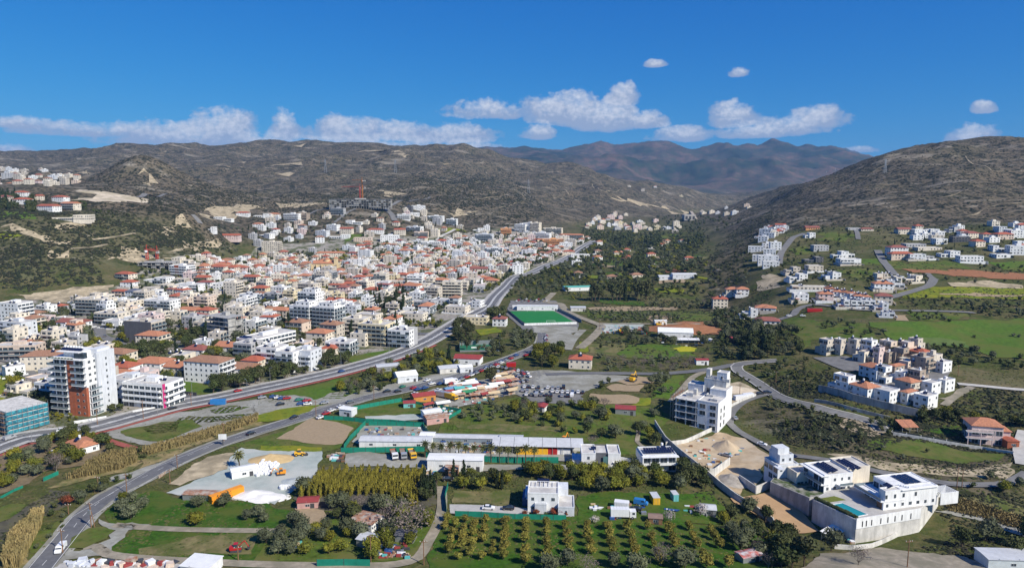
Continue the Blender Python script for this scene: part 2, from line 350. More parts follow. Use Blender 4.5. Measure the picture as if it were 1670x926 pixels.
def dashes(name, L, off, m, ln=3, gap=5, w=.15, layer=4.3):
    s = np.concatenate([[0], np.cumsum(np.linalg.norm(np.diff(L, axis=0), axis=1))]); O = offset_line(L, off); mb = MB(); t = 0
    N = offset_line(L, off+1)-O
    def at(q): return np.array([np.interp(q, s, O[:, 0]), np.interp(q, s, O[:, 1])]), np.array([np.interp(q, s, N[:, 0]), np.interp(q, s, N[:, 1])])
    while t+ln < s[-1]:
        vs = []
        for q, sg in ((t, -1), (t+ln, -1), (t+ln, 1), (t, 1)):
            p, n = at(q); p = p+n*w*sg/2; vs.append((p[0], p[1], gz(*p)+.05+.05*layer+p[1]*.00022*layer))
        mb.add(vs, [(3, 2, 1, 0)] , m); t += ln+gap
    o = mb.build(name); o['kind'] = 'structure'; return o
# ------------------------------------------------------------------ the terrain: one sheet to beyond the mountains
URBAN = [(-60,505),(60,478),(180,474),(230,440),(370,425),(420,400),(540,392),(700,385),(790,376),(840,368),(955,392),(940,418),(840,450),(800,500),(740,535),(560,603),(420,635),(290,655),(150,690),(-60,730)]
def pw(pts): return [P(*p)[:2] for p in pts]
URB_W = pw(URBAN)
def soft(x, y, poly, k=25):
    t = 0
    for dx, dy in ((0,0),(1,0),(-1,0),(0,1),(0,-1),(.7,.7),(-.7,.7),(.7,-.7),(-.7,-.7)): t = t+inpoly(x+dx*k, y+dy*k, poly)
    return t/9.0
urb = soft(XX, YY, URB_W, 14)
LHILL_W = pw([(-300,475),(170,468),(370,424),(330,385),(250,352),(60,345),(-300,345)])
RPLAT_W = pw([(1235,460),(1240,385),(1300,376),(1670,366),(2100,370),(2200,560),(1850,720),(1650,700),(1560,640),(1500,600),(1300,530),(1240,500)])
lh = soft(XX, YY, LHILL_W, 20); rp = soft(XX, YY, RPLAT_W, 15)
scr = np.clip((ZZ-14)/22, 0, 1)*(YY > 500)*(1-rp*.75)
scr = np.maximum(scr, soft(XX, YY, pw([(1205,640),(1170,560),(1215,470),(1230,400),(1180,385),(1150,440),(1160,560)]), 10)*.8)
SCR_R = pw([(1205,665),(1290,660),(1420,700),(1500,690),(1660,720),(1665,860),(1560,850),(1520,790),(1420,765),(1300,720),(1215,690)])
scr = np.maximum(scr, soft(XX, YY, SCR_R, 5)*.75)
scr = np.maximum(scr*(1-lh*.2), 0)
cov = np.stack([scr.ravel(), np.clip(lh*.34+rp*.5, 0, 1).ravel(), (urb*(1-np.clip((ZZ-60)/30, 0, 1)*.6)).ravel(), np.clip((YY-3800)/2500, 0, 1).ravel()], 1).astype(np.float32)
ii, jj = np.meshgrid(np.arange(LN-1), np.arange(UN-1), indexing='ij'); a0 = (ii*UN+jj).ravel()
FQ = np.stack([a0, a0+1, a0+UN+1, a0+UN], 1).ravel()
tm = bpy.data.materials.new('ground_cover'); tm.use_nodes = True; nt = tm.node_tree; bs = nt.nodes['Principled BSDF']
bs.inputs['Roughness'].default_value = .95; bs.inputs['Specular IOR Level'].default_value = .05
at_ = nd(nt, 'ShaderNodeAttribute', attribute_name='cover'); sc_ = nd(nt, 'ShaderNodeSeparateColor'); lk(nt, at_.outputs['Color'], sc_.inputs[0]); FAR = at_.outputs['Alpha']
g = nd(nt, 'ShaderNodeNewGeometry'); pos = g.outputs['Position']
sgrp = nd(nt, 'ShaderNodeVectorMath', operation='MULTIPLY'); lk(nt, pos, sgrp.inputs[0]); sgrp.inputs[1].default_value = (.55, 1.6, .55); pos2 = sgrp.outputs[0]
def voro(scale, vec=pos, rnd=1.0):
    v = nd(nt, 'ShaderNodeTexVoronoi'); v.inputs['Scale'].default_value = scale; v.inputs['Randomness'].default_value = rnd; lk(nt, vec, v.inputs['Vector']); return v.outputs['Distance']
nA = noise(nt, pos, .012, 5); nB = noise(nt, pos, .06, 5); nC = noise(nt, pos, .35, 4, .65); nD = noise(nt, pos2, .03, 5, .65); nS = noise(nt, pos2, .011, 6, .7)
# valley weeds
val = mixc(nt, ramp(nt, nB, [(.38, 0.0), (.6, 1.0)]), (.068, .085, .022), (.14, .11, .055))
val = mixc(nt, ramp(nt, nC, [(.35, 0.0), (.62, .8)]), val, (.045, .062, .017))
val = mixc(nt, ramp(nt, nA, [(.55, 0.0), (.68, .45)]), val, (.21, .17, .105))
# maquis on the hills: pale marl ground, dark shrubs, rock streaks
gr = mixc(nt, ramp(nt, nC, [(.3, 0.0), (.7, 1.0)]), (.082, .066, .045), (.165, .135, .093))
gr = mixc(nt, ramp(nt, nA, [(.5, 0.0), (.66, .4)]), gr, (.085, .085, .045))
dots = mth(nt, 'ADD', voro(.16), mth(nt, 'MULTIPLY', mth(nt, 'SUBTRACT', nB, .5), .9))
gr = mixc(nt, ramp(nt, dots, [(.34, .95), (.5, 0.0)]), gr, (.014, .018, .010))
d2_ = mth(nt, 'ADD', voro(.045), mth(nt, 'MULTIPLY', mth(nt, 'SUBTRACT', nD, .5), 1.2))
gr = mixc(nt, ramp(nt, d2_, [(.22, .8), (.5, 0.0)]), gr, (.02, .023, .015))
gr = mixc(nt, ramp(nt, nS, [(.57, 0.0), (.63, .75)]), gr, (.24, .21, .165))
pv_ = nd(nt, 'ShaderNodeVectorMath', operation='MULTIPLY'); lk(nt, pos, pv_.inputs[0]); pv_.inputs[1].default_value = (.35, 1, 2.2)
gr = mixc(nt, ramp(nt, noise(nt, pv_.outputs[0], .055, 5, .7), [(.61, 0.0), (.66, .8)]), gr, (.34, .3, .24))
gr = mixc(nt, ramp(nt, nD, [(.62, 0.0), (.7, .5)]), gr, (.24, .205, .155))
# far forested mountains, reddish soil between the pines
fm = mixc(nt, ramp(nt, noise(nt, pos, .0022, 8, .68), [(.42, 0.0), (.6, 1.0)]), (.012, .02, .018), (.13, .08, .062))
fm = mixc(nt, ramp(nt, noise(nt, pos, .012, 4, .7), [(.4, 0.0), (.62, .8)]), fm, (.03, .042, .025))
hillc = mixc(nt, FAR, gr, fm)
gn = mixc(nt, mth(nt, 'MULTIPLY', sc_.outputs[1], ramp(nt, nB, [(.36, 0.0), (.5, 1.0)])), hillc, mixc(nt, ramp(nt, nC, [(.35, 0.0), (.65, 1.0)]), (.05, .075, .02), (.095, .1, .035)))
o = mixc(nt, sc_.outputs[0], val, gn)
ub = mixc(nt, ramp(nt, nC, [(.3, 0.0), (.7, 1.0)]), (.22, .2, .17), (.36, .33, .29))
ub = mixc(nt, ramp(nt, nB, [(.46, 0.0), (.56, .85)]), ub, (.075, .09, .035))
o = mixc(nt, ramp(nt, mth(nt, 'MULTIPLY', sc_.outputs[2], mth(nt, 'ADD', nB, .5)), [(.45, 0.0), (.6, 1.0)]), o, ub)
lk(nt, o, bs.inputs['Base Color'])
bp = nd(nt, 'ShaderNodeBump'); bp.inputs['Strength'].default_value = .8; bp.inputs['Distance'].default_value = 3.0
lk(nt, mth(nt, 'ADD', mth(nt, 'MULTIPLY', nC, .3), nD), bp.inputs['Height']); lk(nt, bp.outputs[0], bs.inputs['Normal'])
me = npmesh('terrain', np.stack([XX.ravel(), YY.ravel(), ZZ.ravel()], 1), FQ, np.full(len(FQ)//4, 4), [tm], smooth=True)
ca = me.color_attributes.new('cover', 'FLOAT_COLOR', 'POINT'); ca.data.foreach_set('color', cov.ravel())
ground = link('terrain', me); ground['kind'] = 'structure'
# ground behind and beside the camera
mbx = MB(); mbx.add([(-900,-600,-.6),(900,-600,-.6),(900,60,-.6),(-900,60,-.6)], [(0,1,2,3)], mat('near_ground', (.07,.085,.03), scale=.1)); mbx.build('near_ground')['kind'] = 'structure'

# ------------------------------------------------------------------ ground patches
grass = mat('grass', (.068,.105,.016), .9, .4, .5, .1, c2=(.12,.12,.035), scale2=.09)
grassb = mat('meadow', (.072,.13,.016), .9, .3, .4, .1, c2=(.1,.12,.025), scale2=.05)
lush = mat('orchard_grass', (.036,.088,.009), .9, .4, .7, .1, c2=(.075,.1,.018), scale2=.1)
dryg = mat('dry_grass', (.17,.145,.065), .95, .3, .4, .1, c2=(.08,.1,.025), scale2=.12)
flow = mat('flower_meadow', (.12,.16,.015), .9, .3, .5, .1, c2=(.2,.2,.018), scale2=.12)
reed = mat('reed_ground', (.26,.2,.095), .95, .3, .5, .1, c2=(.1,.11,.035), scale2=.15)
soil = mat('tilled_soil', (.31,.235,.15), .95, .12, .8, .1)
rsoil = mat('red_soil', (.27,.125,.065), .95, .15, .3, .1)
tan = mat('bare_marl', (.42,.345,.23), .95, .3, .25, .1, c2=(.24,.2,.13), scale2=.1)
gravel = mat('gravel', (.3,.295,.26), .95, .2, .5, .1, c2=(.22,.21,.17), scale2=.08)
palegravel = mat('pale_gravel', (.33,.37,.34), .95, .14, .3, .1, c2=(.44,.45,.41), scale2=.06)
dirt = mat('dirt_track', (.3,.26,.2), .95, .2, .5, .1, c2=(.21,.19,.14), scale2=.15)
ash = mat('dark_weeds', (.075,.07,.055), .95, .35, .5, .1, c2=(.11,.1,.06), scale2=.1)
asph = mat('asphalt', (.12,.12,.125), .85, .2, .5, .3, c2=(.15,.148,.145), scale2=.05)
asphp = mat('pale_asphalt', (.17,.166,.16), .9, .2, .3, .2)
conc = mat('concrete', (.46,.44,.4), .9, .15, .3, .2)
paving = mat('paving', (.4,.385,.36), .9, .15, .5, .2)
redp = mat('red_path', (.3,.085,.065), .9, .15, .5, .2)
paint = mat('road_paint', (.72,.72,.7), .7, .1, 1)
turf = mat('artificial_turf', (.018,.17,.04), .8, .06, .1, .2)
turfd = mat('court_green', (.02,.14,.075), .8, .06, .1, .2)
plastic = mat('green_net', (.012,.2,.135), .6, .18, .6, .3)
PNAMES = []; HARD = ('valley_field','gravel_yard','truck_yard','depot_yard','storage_yard','car_park','villa_drive','market_yard','excavation_ground','graded_plot','debris_yard','track_area','side_lot','bare_marl','tilled_field','ploughed_plot','construction_apron','compound_court','pitch_surround','stadium_car_park','camp_yard','works_yard','bottom_dirt')
# tile BL
def PT(n, x0, y0, m, layer, *pts, jit=1.2): PNAMES.append(n); return patch(n, T(x0, y0, *pts), m, layer, 3.2 if n in ('hill_scar','quarry_marl','hill_green','plateau_green','cliff_marl') and jit == 1.2 else jit)
PT('lower_field', 0, 693, lush, 1, (690,615),(660,570),(760,490),(950,430),(1100,450),(1400,500),(1669,490),(1750,520),(1900,560),(2600,700),(2650,905),(1669,930),(1300,880),(900,860),(690,800),(850,690),(860,655))
PT('left_verge', 0, 693, grass, 1, (160,930),(250,700),(420,580),(480,590),(600,480),(800,350),(830,370),(700,440),(500,570),(330,720),(200,900),(185,950))
PT('left_grass', 0, 693, grass, 2, (-120,560),(0,550),(100,515),(200,515),(150,560),(60,610),(0,640),(-150,700))
PT('ash_strip', 0, 693, ash, 1, (-150,720),(0,640),(150,560),(330,430),(460,430),(420,520),(280,590),(120,680),(0,840),(-150,1000))
PT('island_grass', 0, 693, grass, 4, (455,790),(475,725),(560,672),(660,662),(740,690),(680,745),(560,795), jit=.6)
PT('dry_patch', 0, 693, dryg, 2, (900,800),(1100,760),(1300,700),(1650,720),(1640,830),(1400,830),(1200,850),(940,845))
PT('garden_soil', 0, 693, mat('garden_soil', (.17,.13,.075), .95, .3, .4), 2, (0,180),(200,120),(400,90),(620,90),(740,160),(760,200),(560,250),(300,300),(200,380),(-50,470),(-150,400))
PT('verge_gravel', 0, 693, gravel, 2, (640,60),(700,30),(1000,-60),(1300,-100),(1669,-160),(1669,-60),(1500,20),(1200,80),(1000,135),(860,115),(740,90))
PT('verge_green', 0, 693, grass, 3, (745,50),(830,25),(1250,-40),(1330,10),(1100,100),(980,110),(850,90))
PT('verge_green', 0, 693, dryg, 3, (900,20),(1050,-20),(1200,-20),(1150,50),(980,70))
PT('verge_reeds', 0, 693, reed, 2, (900,160),(1100,110),(1400,20),(1669,-60),(1669,0),(1450,70),(1200,160),(1080,230),(900,280))
PT('reed_bed', 0, 693, reed, 2, (560,270),(700,200),(880,170),(900,240),(800,300),(620,350),(420,400),(300,420),(540,310))
PT('bare_marl', 0, 693, tan, 3, (1090,375),(1180,320),(1350,205),(1510,190),(1440,290),(1280,355),(1150,390))
PT('gravel_yard', 0, 693, palegravel, 2, (1095,435),(1280,355),(1440,290),(1510,190),(1560,150),(1669,170),(2085,178),(2080,320),(1870,460),(1760,510),(1669,490),(1480,480),(1180,445))
PT('track_area', 0, 693, gravel, 3, (600,620),(700,625),(870,640),(1000,668),(820,700),(720,790),(700,840),(480,850),(440,800),(560,800),(690,750),(745,690),(640,655))
PT('side_lot', 0, 693, gravel, 2, (600,400),(800,310),(900,285),(1080,210),(1150,220),(900,340),(720,370))
PT('debris_yard', 0, 693, paving, 3, (420,890),(520,870),(1150,890),(1250,940),(300,1000))
PT('reed_verge', 0, 693, reed, 2, (0,900),(60,760),(200,640),(260,660),(160,900),(100,960))
# tile B2
PT('tilled_field', 420, 693, soil, 2, (150,95),(330,-40),(560,0),(650,20),(540,125),(440,135))
PT('field_border', 420, 693, grass, 1, (-200,130),(0,90),(160,40),(300,-60),(700,-30),(550,150),(430,180),(0,170))
PT('flower_verge', 420, 693, flow, 2, (0,140),(200,140),(420,150),(410,180),(0,170))
PT('truck_yard', 420, 693, gravel, 3, (560,190),(700,180),(1085,215),(1150,235),(1669,260),(2300,250),(2300,320),(1669,300),(1150,285),(560,272))
PT('nursery_soil', 420, 693, ash, 2, (250,480),(420,280),(1080,290),(1180,400),(1180,520),(900,600),(440,620))
PT('plot_soil', 420, 693, soil, 3, (210,640),(290,530),(440,560),(420,640),(360,660))
PT('grove_ground', 420, 693, grass, 2, (0,880),(60,700),(440,560),(900,560),(1150,560),(1120,760),(1000,890),(500,890))
PT('depot_yard', 420, 693, gravel, 3, (1100,100),(1669,110),(2050,140),(2050,230),(1650,240),(1100,205))
PT('storage_yard', 420, 693, gravel, 2, (620,110),(720,0),(1100,10),(1130,90),(690,130))
PT('front_orchard_grass', 420, 693, lush, 1, (1240,590),(2100,600),(2900,650),(3350,690),(3450,960),(3000,1040),(1080,1000),(1090,860),(1180,640))
PT('lawn_plot', 420, 693, dryg, 2, (1270,440),(1640,430),(1655,530),(1280,515))
PT('villa_drive', 420, 693, paving, 3, (1250,520),(1650,530),(1760,545),(1760,590),(1250,580), jit=.3)
PT('middle_grass', 420, 693, grass, 1, (1200,-20),(1669,-60),(2400,-40),(2500,150),(2350,200),(1990,140),(1400,100),(1200,80))
PT('middle_dry', 420, 693, dryg, 2, (1280,0),(1669,0),(2000,20),(1950,50),(1600,40),(1300,30))
# tile B3
PT('paddock', 840, 693, lush, 2, (370,450),(900,440),(1150,440),(1300,430),(1400,560),(1350,640),(800,650),(420,640))
PT('lane_green', 840, 693, grass, 2, (640,200),(700,150),(830,130),(810,190),(700,200))
PT('excavation_ground', 840, 693, mat('excavated_earth', (.4,.3,.19), .95, .25, .25, .1, c2=(.5,.41,.29), scale2=.07), 2, (1020,140),(1330,50),(1500,90),(1540,130),(1640,200),(1600,330),(1470,450),(1330,380),(1240,300),(1100,200))
PT('graded_plot', 840, 693, mat('graded_earth', (.38,.25,.14), .95, .1, .3, .1), 4, (1430,490),(1500,470),(1660,430),(1760,480),(1900,590),(2000,700),(1760,720),(1669,650))
# tile M1..M4
PT('hill_foot_marl', 0, 463, tan, 2, (100,65),(300,45),(600,20),(740,5),(700,50),(500,90),(430,130),(250,110))
PT('left_meadow', 0, 463, flow, 1, (-150,600),(0,600),(150,590),(300,660),(310,760),(150,780),(-150,740))
PT('left_lawn', 0, 463, grass, 1, (-100,270),(100,270),(200,290),(230,330),(100,350),(-100,350))
PT('block_lawn', 0, 463, grassb, 1, (1095,630),(1350,650),(1390,680),(1370,725),(1230,715),(1095,690))
PT('road_median_ground', 0, 463, gravel, 1, (700,930),(1100,845),(1390,790),(1669,745),(2100,700),(2400,720),(2300,790),(2050,870),(1669,880),(1300,930))
PT('median_green', 0, 463, grass, 2, (1350,815),(1500,790),(1640,795),(1520,830),(1380,840))
PT('median_green', 0, 463, grass, 2, (1060,905),(1200,860),(1580,840),(1640,835),(1500,880),(1180,930))
PT('slope_green', 420, 463, grassb, 2, (20,720),(300,670),(580,600),(640,650),(700,690),(520,740),(380,750),(250,725))
PT('roadside_dirt', 420, 463, gravel, 2, (-20,780),(350,770),(500,700),(700,690),(900,650),(1100,600),(1300,560),(1350,600),(1100,660),(860,720),(600,780),(380,820),(-20,840))
PT('mustard_verge', 420, 463, flow, 3, (-60,900),(-20,850),(200,810),(450,790),(330,840),(150,880))
PT('camp_field', 420, 463, grass, 2, (640,820),(900,760),(1320,790),(1230,870),(900,880),(660,870))
PT('camp_yard', 420, 463, palegravel, 3, (720,860),(1000,850),(1080,880),(900,900),(740,890))
PT('market_yard', 420, 463, gravel, 2, (1120,700),(1350,640),(1700,560),(2000,560),(2200,590),(2400,600),(2150,700),(1669,720),(1300,800),(1120,790))
PT('lower_meadow', 420, 463, grass, 1, (1230,900),(1330,810),(1700,740),(2000,780),(2500,790),(2700,860),(2500,1020),(1669,1000),(1240,960))
PT('verge_lawn', 420, 463, grassb, 2, (590,480),(800,440),(900,420),(940,425),(800,480),(620,520))
PT('side_plot', 420, 463, gravel, 2, (1010,335),(1140,345),(1100,390),(1010,410))
PT('mustard_field', 420, 463, flow, 2, (1390,300),(1560,280),(1600,310),(1450,340))
PT('pitch_surround', 840, 463, asphp, 2, (-30,110),(260,110),(410,255),(400,310),(60,310),(-60,200), jit=.2)
PT('stadium_car_park', 840, 463, gravel, 3, (100,280),(380,280),(390,320),(330,400),(200,380),(130,330))
PT('car_park', 840, 463, asphp, 2, (-60,640),(60,570),(200,560),(130,640),(200,660),(480,690),(400,790),(100,760),(-60,720))
PT('mustard_strip', 840, 463, flow, 2, (380,440),(450,370),(490,380),(440,450))
PT('mid_field', 840, 463, grassb, 2, (650,450),(720,400),(1000,395),(1190,410),(1170,480),(1000,490),(700,475))
PT('mustard_field', 840, 463, mat('mustard', (.36,.34,.012), .9, .2, .5), 3, (1010,420),(1120,405),(1190,412),(1170,445),(1060,445))
PT('mid_dry', 840, 463, dryg, 1, (480,390),(700,390),(650,470),(450,450))
PT('long_bare_strip', 840, 463, soil, 2, (490,155),(800,150),(1060,152),(1050,168),(700,178),(500,172))
PT('green_strip', 840, 463, lush, 2, (530,95),(640,110),(850,120),(840,145),(620,135),(540,120))
PT('green_strip', 840, 463, flow, 2, (700,30),(1100,40),(1080,60),(720,45))
PT('mid_strip', 840, 463, grass, 1, (440,170),(1280,180),(1290,240),(1100,240),(460,215))
PT('earthworks', 840, 463, rsoil, 3, (760,290),(900,275),(1080,245),(1230,250),(1330,310),(1290,330),(1050,300),(850,310))
PT('works_yard', 840, 463, palegravel, 2, (540,260),(800,255),(860,285),(700,300),(560,320))
PT('tan_strip', 840, 463, soil, 2, (850,210),(930,205),(1020,215),(1000,245),(860,248))
PT('dig_field', 840, 463, soil, 2, (640,625),(760,600),(900,610),(860,650),(700,650))
PT('tan_field', 840, 463, soil, 2, (600,670),(650,650),(850,660),(830,695),(640,690))
PT('orchard_strip', 840, 463, grassb, 1, (900,700),(1010,590),(1090,590),(1010,740),(880,750))
PT('ploughed_plot', 840, 463, soil, 3, (440,775),(520,712),(700,720),(790,745),(770,780),(560,790))
PT('crop_plot', 840, 463, flow, 3, (790,745),(870,745),(850,800),(740,800),(770,780))
PT('construction_apron', 840, 463, tan, 2, (1330,660),(1450,640),(1540,680),(1600,700),(1560,740),(1450,770),(1380,830),(1330,770))
PT('big_meadow', 1250, 463, grassb, 2, (640,250),(900,250),(1300,240),(1669,230),(2100,230),(2100,560),(1669,485),(1500,480),(1330,420),(1000,395),(860,385),(760,330))
PT('meadow_upper', 1250, 463, mat('meadow_light', (.1,.135,.03), .9, .2, .2, c2=(.07,.12,.018), scale2=.04), 3, (880,370),(1100,350),(1280,370),(1340,415),(1180,410),(950,395))
PT('meadow_slope', 1250, 463, grass, 1, (100,240),(200,215),(400,260),(640,260),(720,380),(480,380),(290,360),(250,440),(180,330))
PT('terrace_field', 1250, 463, flow, 1, (840,60),(1000,30),(1669,20),(2100,20),(2100,90),(1500,100),(1100,90),(900,100))
PT('terrace_bare', 1250, 463, tan, 2, (1180,0),(1400,-20),(1669,10),(1669,30),(1450,25),(1200,15))
PT('terrace_soil', 1250, 463, soil, 2, (1100,55),(1350,65),(1669,70),(1669,85),(1300,85),(1100,70))
PT('upper_meadow', 1250, 463, grass, 1, (900,180),(1100,170),(1300,190),(1340,215),(1100,240),(960,240))
PT('bare_plot', 1250, 463, soil, 2, (830,205),(890,200),(920,240),(850,245))
PT('compound_court', 1250, 463, asphp, 3, (300,480),(520,470),(900,600),(1000,560),(1200,570),(1100,700),(900,740),(620,570),(500,565), jit=.2)
PT('scrub_clearing', 1250, 463, mat('clearing', (.3,.24,.16), .95, .25, .3), 2, (430,900),(560,860),(780,890),(830,930),(700,990),(520,960))
PT('track_area', 1250, 463, dirt, 2, (1130,750),(1230,680),(1330,670),(1200,760))
PT('garden_lawn', 1250, 693, lush, 2, (1000,30),(1150,10),(1290,20),(1280,80),(1130,60))
PT('slope_grass', 1250, 693, grass, 2, (640,100),(800,80),(1000,100),(1300,170),(1560,190),(1500,230),(1230,240),(900,200),(680,150))
PT('fallow_bank', 1250, 693, tan, 1, (400,190),(500,200),(900,250),(1300,290),(1600,240),(1560,340),(1200,340),(800,300),(480,230))
PT('dry_slope', 1250, 693, dryg, 2, (1150,560),(1230,480),(1450,470),(1800,580),(1800,700),(1600,650),(1400,590))
PT('bottom_dirt', 1250, 693, dirt, 1, (330,830),(760,800),(960,820),(1250,860),(1400,900),(1800,920),(1800,1040),(200,1040))
PT('back_lane', 1250, 693, gravel, 3, (1060,550),(1200,560),(1500,610),(1800,700),(1800,740),(1400,640),(1200,590))
# upper tiles
PT('hill_track', 0, 230, tan, 2, (0,550),(60,545),(160,570),(260,620),(330,650),(470,650),(480,670),(380,680),(280,665),(170,625),(90,580),(0,562))
PT('hill_lawn', 0, 230, grassb, 1, (0,465),(180,460),(250,480),(230,510),(0,500))
PT('hill_lawn', 0, 230, flow, 1, (0,590),(100,595),(150,620),(60,630),(0,625))
PT('quarry_marl', 0, 230, mat('quarry', (.52,.44,.33), .95, .3, .1, c2=(.35,.3,.2), scale2=.04), 2, (430,320),(640,325),(760,335),(900,370),(870,395),(720,405),(520,390),(600,360),(540,345))
PT('quarry_marl', 0, 230, tan, 2, (1120,700),(1250,680),(1330,655),(1450,660),(1460,668),(1300,695),(1160,725))
PT('quarry_marl', 0, 230, tan, 2, (700,750),(900,720),(1080,750),(1100,775),(900,780),(760,785))
PT('quarry_marl', 0, 230, tan, 2, (230,740),(380,735),(410,755),(330,765),(240,760))
PT('quarry_marl', 0, 230, tan, 2, (330,550),(500,545),(480,585),(340,580))
PT('quarry_marl', 0, 230, tan, 2, (1080,545),(1180,515),(1240,530),(1200,570),(1100,600),(1060,580))
PT('quarry_marl', 420, 230, tan, 2, (170,415),(250,405),(430,405),(440,415),(330,430),(200,428))
PT('quarry_marl', 0, 230, tan, 2, (1300,440),(1450,430),(1669,415),(1669,445),(1480,470),(1330,500),(1300,470))
PT('quarry_marl', 420, 230, tan, 2, (690,338),(800,335),(960,345),(800,350))
PT('quarry_marl', 420, 230, tan, 2, (1200,445),(1300,450),(1400,455),(1340,480),(1290,500),(1240,470))
PT('hill_green', 420, 230, flow, 2, (1180,570),(1260,560),(1300,580),(1220,600))
PT('hill_green', 420, 230, grassb, 2, (540,640),(660,600),(680,620),(590,665),(540,660))
PT('red_terrace', 1250, 230, rsoil, 2, (870,830),(1000,835),(1300,840),(1669,865),(2100,880),(2100,905),(1500,890),(1200,875),(920,850))
PT('plateau_green', 1250, 230, grass, 1, (780,790),(1100,770),(1320,800),(1300,840),(1000,835),(820,830))
PT('plateau_green', 1250, 230, grassb, 1, (1450,790),(1669,780),(2000,790),(2000,860),(1600,850))
PT('plateau_green', 1250, 230, grass, 1, (320,610),(400,595),(600,610),(560,640),(320,645))
PT('plateau_green', 1250, 230, grass, 1, (140,700),(260,690),(280,730),(150,740))
PT('plateau_green', 1250, 230, grass, 1, (480,830),(700,830),(760,860),(600,890),(500,880))
PT('plateau_green', 1250, 230, grassb, 1, (600,760),(740,755),(760,790),(620,810))
PT('cliff_marl', 1250, 230, tan, 1, (-60,900),(0,860),(100,850),(120,900),(60,960),(-20,960))
PT('field_green', 840, 230, grassb, 1, (550,790),(620,775),(740,785),(700,810),(560,810))
PT('field_soil', 840, 230, rsoil, 1, (970,830),(1100,820),(1130,835),(1100,850),(980,850))
PT('field_green', 840, 230, flow, 1, (0,830),(90,835),(80,860),(0,870))
PT('hill_scar', 840, 230, tan, 2, (570,338),(700,370),(760,385),(900,420),(1000,435),(900,430),(780,405),(680,385))
PT('hill_scar', 840, 230, tan, 2, (1040,470),(1120,460),(1160,475),(1100,485))
rf_ = random.Random(3)
for k in range(34):   # small fields up the valley
    zx = rf_.uniform(430, 1180); zy = rf_.uniform(600, 915); w_ = rf_.uniform(50, 120)*(.6+(zy-600)/500); h_ = w_*rf_.uniform(.1, .22); m_ = (grassb, lush, dryg, soil, grass, flow, grassb)[k % 7]
    PT('valley_field', 840, 230, m_, 1+k % 3, (zx, zy), (zx+w_, zy+rf_.uniform(-4, 4)), (zx+w_*1.05, zy+h_), (zx+w_*.1, zy+h_))
for k, (x0, y0, pts) in enumerate([(420,230,[(100,160),(230,165),(180,150)]),(420,230,[(230,40),(260,25),(320,30),(280,45)]),(420,230,[(680,65),(780,55),(830,65),(760,70)]),(420,230,[(900,70),(960,75),(980,100),(920,90)]),
        (420,230,[(80,210),(200,200),(210,225),(120,230)]),(0,230,[(1420,148),(1620,145),(1620,152),(1430,155)]),(420,230,[(1230,130),(1280,140),(1260,160),(1220,150)]),(0,230,[(300,210),(560,205),(580,215),(320,222)]),(0,230,[(900,200),(960,240),(1010,280),(990,282),(940,240)])]):
    PT('hill_scar', x0, y0, tan, 2, *pts)

PATCHES_HARD = [p for p, n_ in zip(PATCHES, PNAMES) if n_ in HARD]
# ------------------------------------------------------------------ roads
HW = [P(*p) for p in [(-120,765),(-40,742)]+T(0,463,(150,1000),(400,972),(640,922),(900,852),(1150,788),(1400,742),(1669,685))+T(420,463,(300,622),(600,550),(900,462),(1100,376),(1250,286),(1340,232),(1480,165))
      +T(420,463,(1540,90),(1600,30))+T(840,230,(0,885),(100,860),(200,815),(300,780),(370,745),(420,705),(520,650))]
# keep the highway smooth from end to end
L1 = road('highway', None, 13.5, asph, 3, HW)
strip('pavement', L1, 6.75, 9.2, paving, 3, z1=.12); strip('pavement', L1, -9.6, -6.75, paving, 3, z1=.12)
strip('kerb_strip', L1, 6.55, 6.8, conc, 3, z1=.13); strip('kerb_strip', L1, -6.8, -6.55, conc, 3, z1=.13)
nL = len(L1); strip('cycle_path', L1[:int(nL*.23)], 9.6, 12.0, redp, 3)
strip('centre_hatching', L1, -.95, .95, mat('hatched_paint', (.42,.42,.41), .8, .25, 1.2), 4)
dashes('lane_dashes', L1, -.95, paint, 4, 4, .28); dashes('lane_dashes', L1, .95, paint, 4, 4, .28)
dashes('edge_lines', L1, 5.9, paint, 40, .1, .2); dashes('edge_lines', L1, -5.9, paint, 40, .1, .2)
L2 = road('valley_road', T(0,693,(200,1010),(265,926),(400,770),(500,640),(560,575),(700,462),(850,385),(1000,310),(1200,212),(1400,130),(1560,78),(1669,42))+T(420,463,(200,895),(400,828),(571,778),(750,728),(900,700),(1100,652),(1300,600),(1500,530),(1650,478))+T(840,463,(130,415),(175,370),(172,320)), 7.2, asph)
dashes('centre_dashes', L2, 0, paint, 3, 5, .13); dashes('edge_lines', L2, 3.3, paint, 40, .1, .13); dashes('edge_lines', L2, -3.3, paint, 40, .1, .13)
strip('gravel_shoulder', L2, 3.6, 5.4, gravel, 2.4); strip('gravel_shoulder', L2, -5.2, -3.6, gravel, 2.4)
road('cycle_path', T(0,693,(655,70),(700,100),(790,130),(880,155)), 3.2, redp, 3)
L3 = road('side_road', T(0,463,(1400,745),(1250,735),(1180,750))+T(0,463,(1230,720),(1150,700),(1040,730)), 6.5, asph, 2.6) if False else road('side_road', T(0,463,(1330,762),(1270,745),(1200,718),(1120,708),(1000,720)), 7, asph, 2.5)
road('junction_road', T(420,463,(1180,330),(1080,325),(1010,325)), 7, asph, 2.6)
road('farm_track', T(0,693,(540,800),(620,790),(700,840),(850,860),(1000,872),(1300,888),(1669,905))+T(420,693,(300,912),(700,915),(900,905),(1040,862),(1100,770),(1165,650),(1195,540),(1195,400)), 3.6, dirt)
road('farm_track', T(0,693,(740,650),(900,665),(1200,680),(1669,688),(1850,690)), 3.2, dirt)
road('valley_lane', T(840,463,(200,590),(400,582),(600,581),(900,585),(1100,574),(1250,558),(1330,545),(1400,530),(1480,522)), 6, asph)
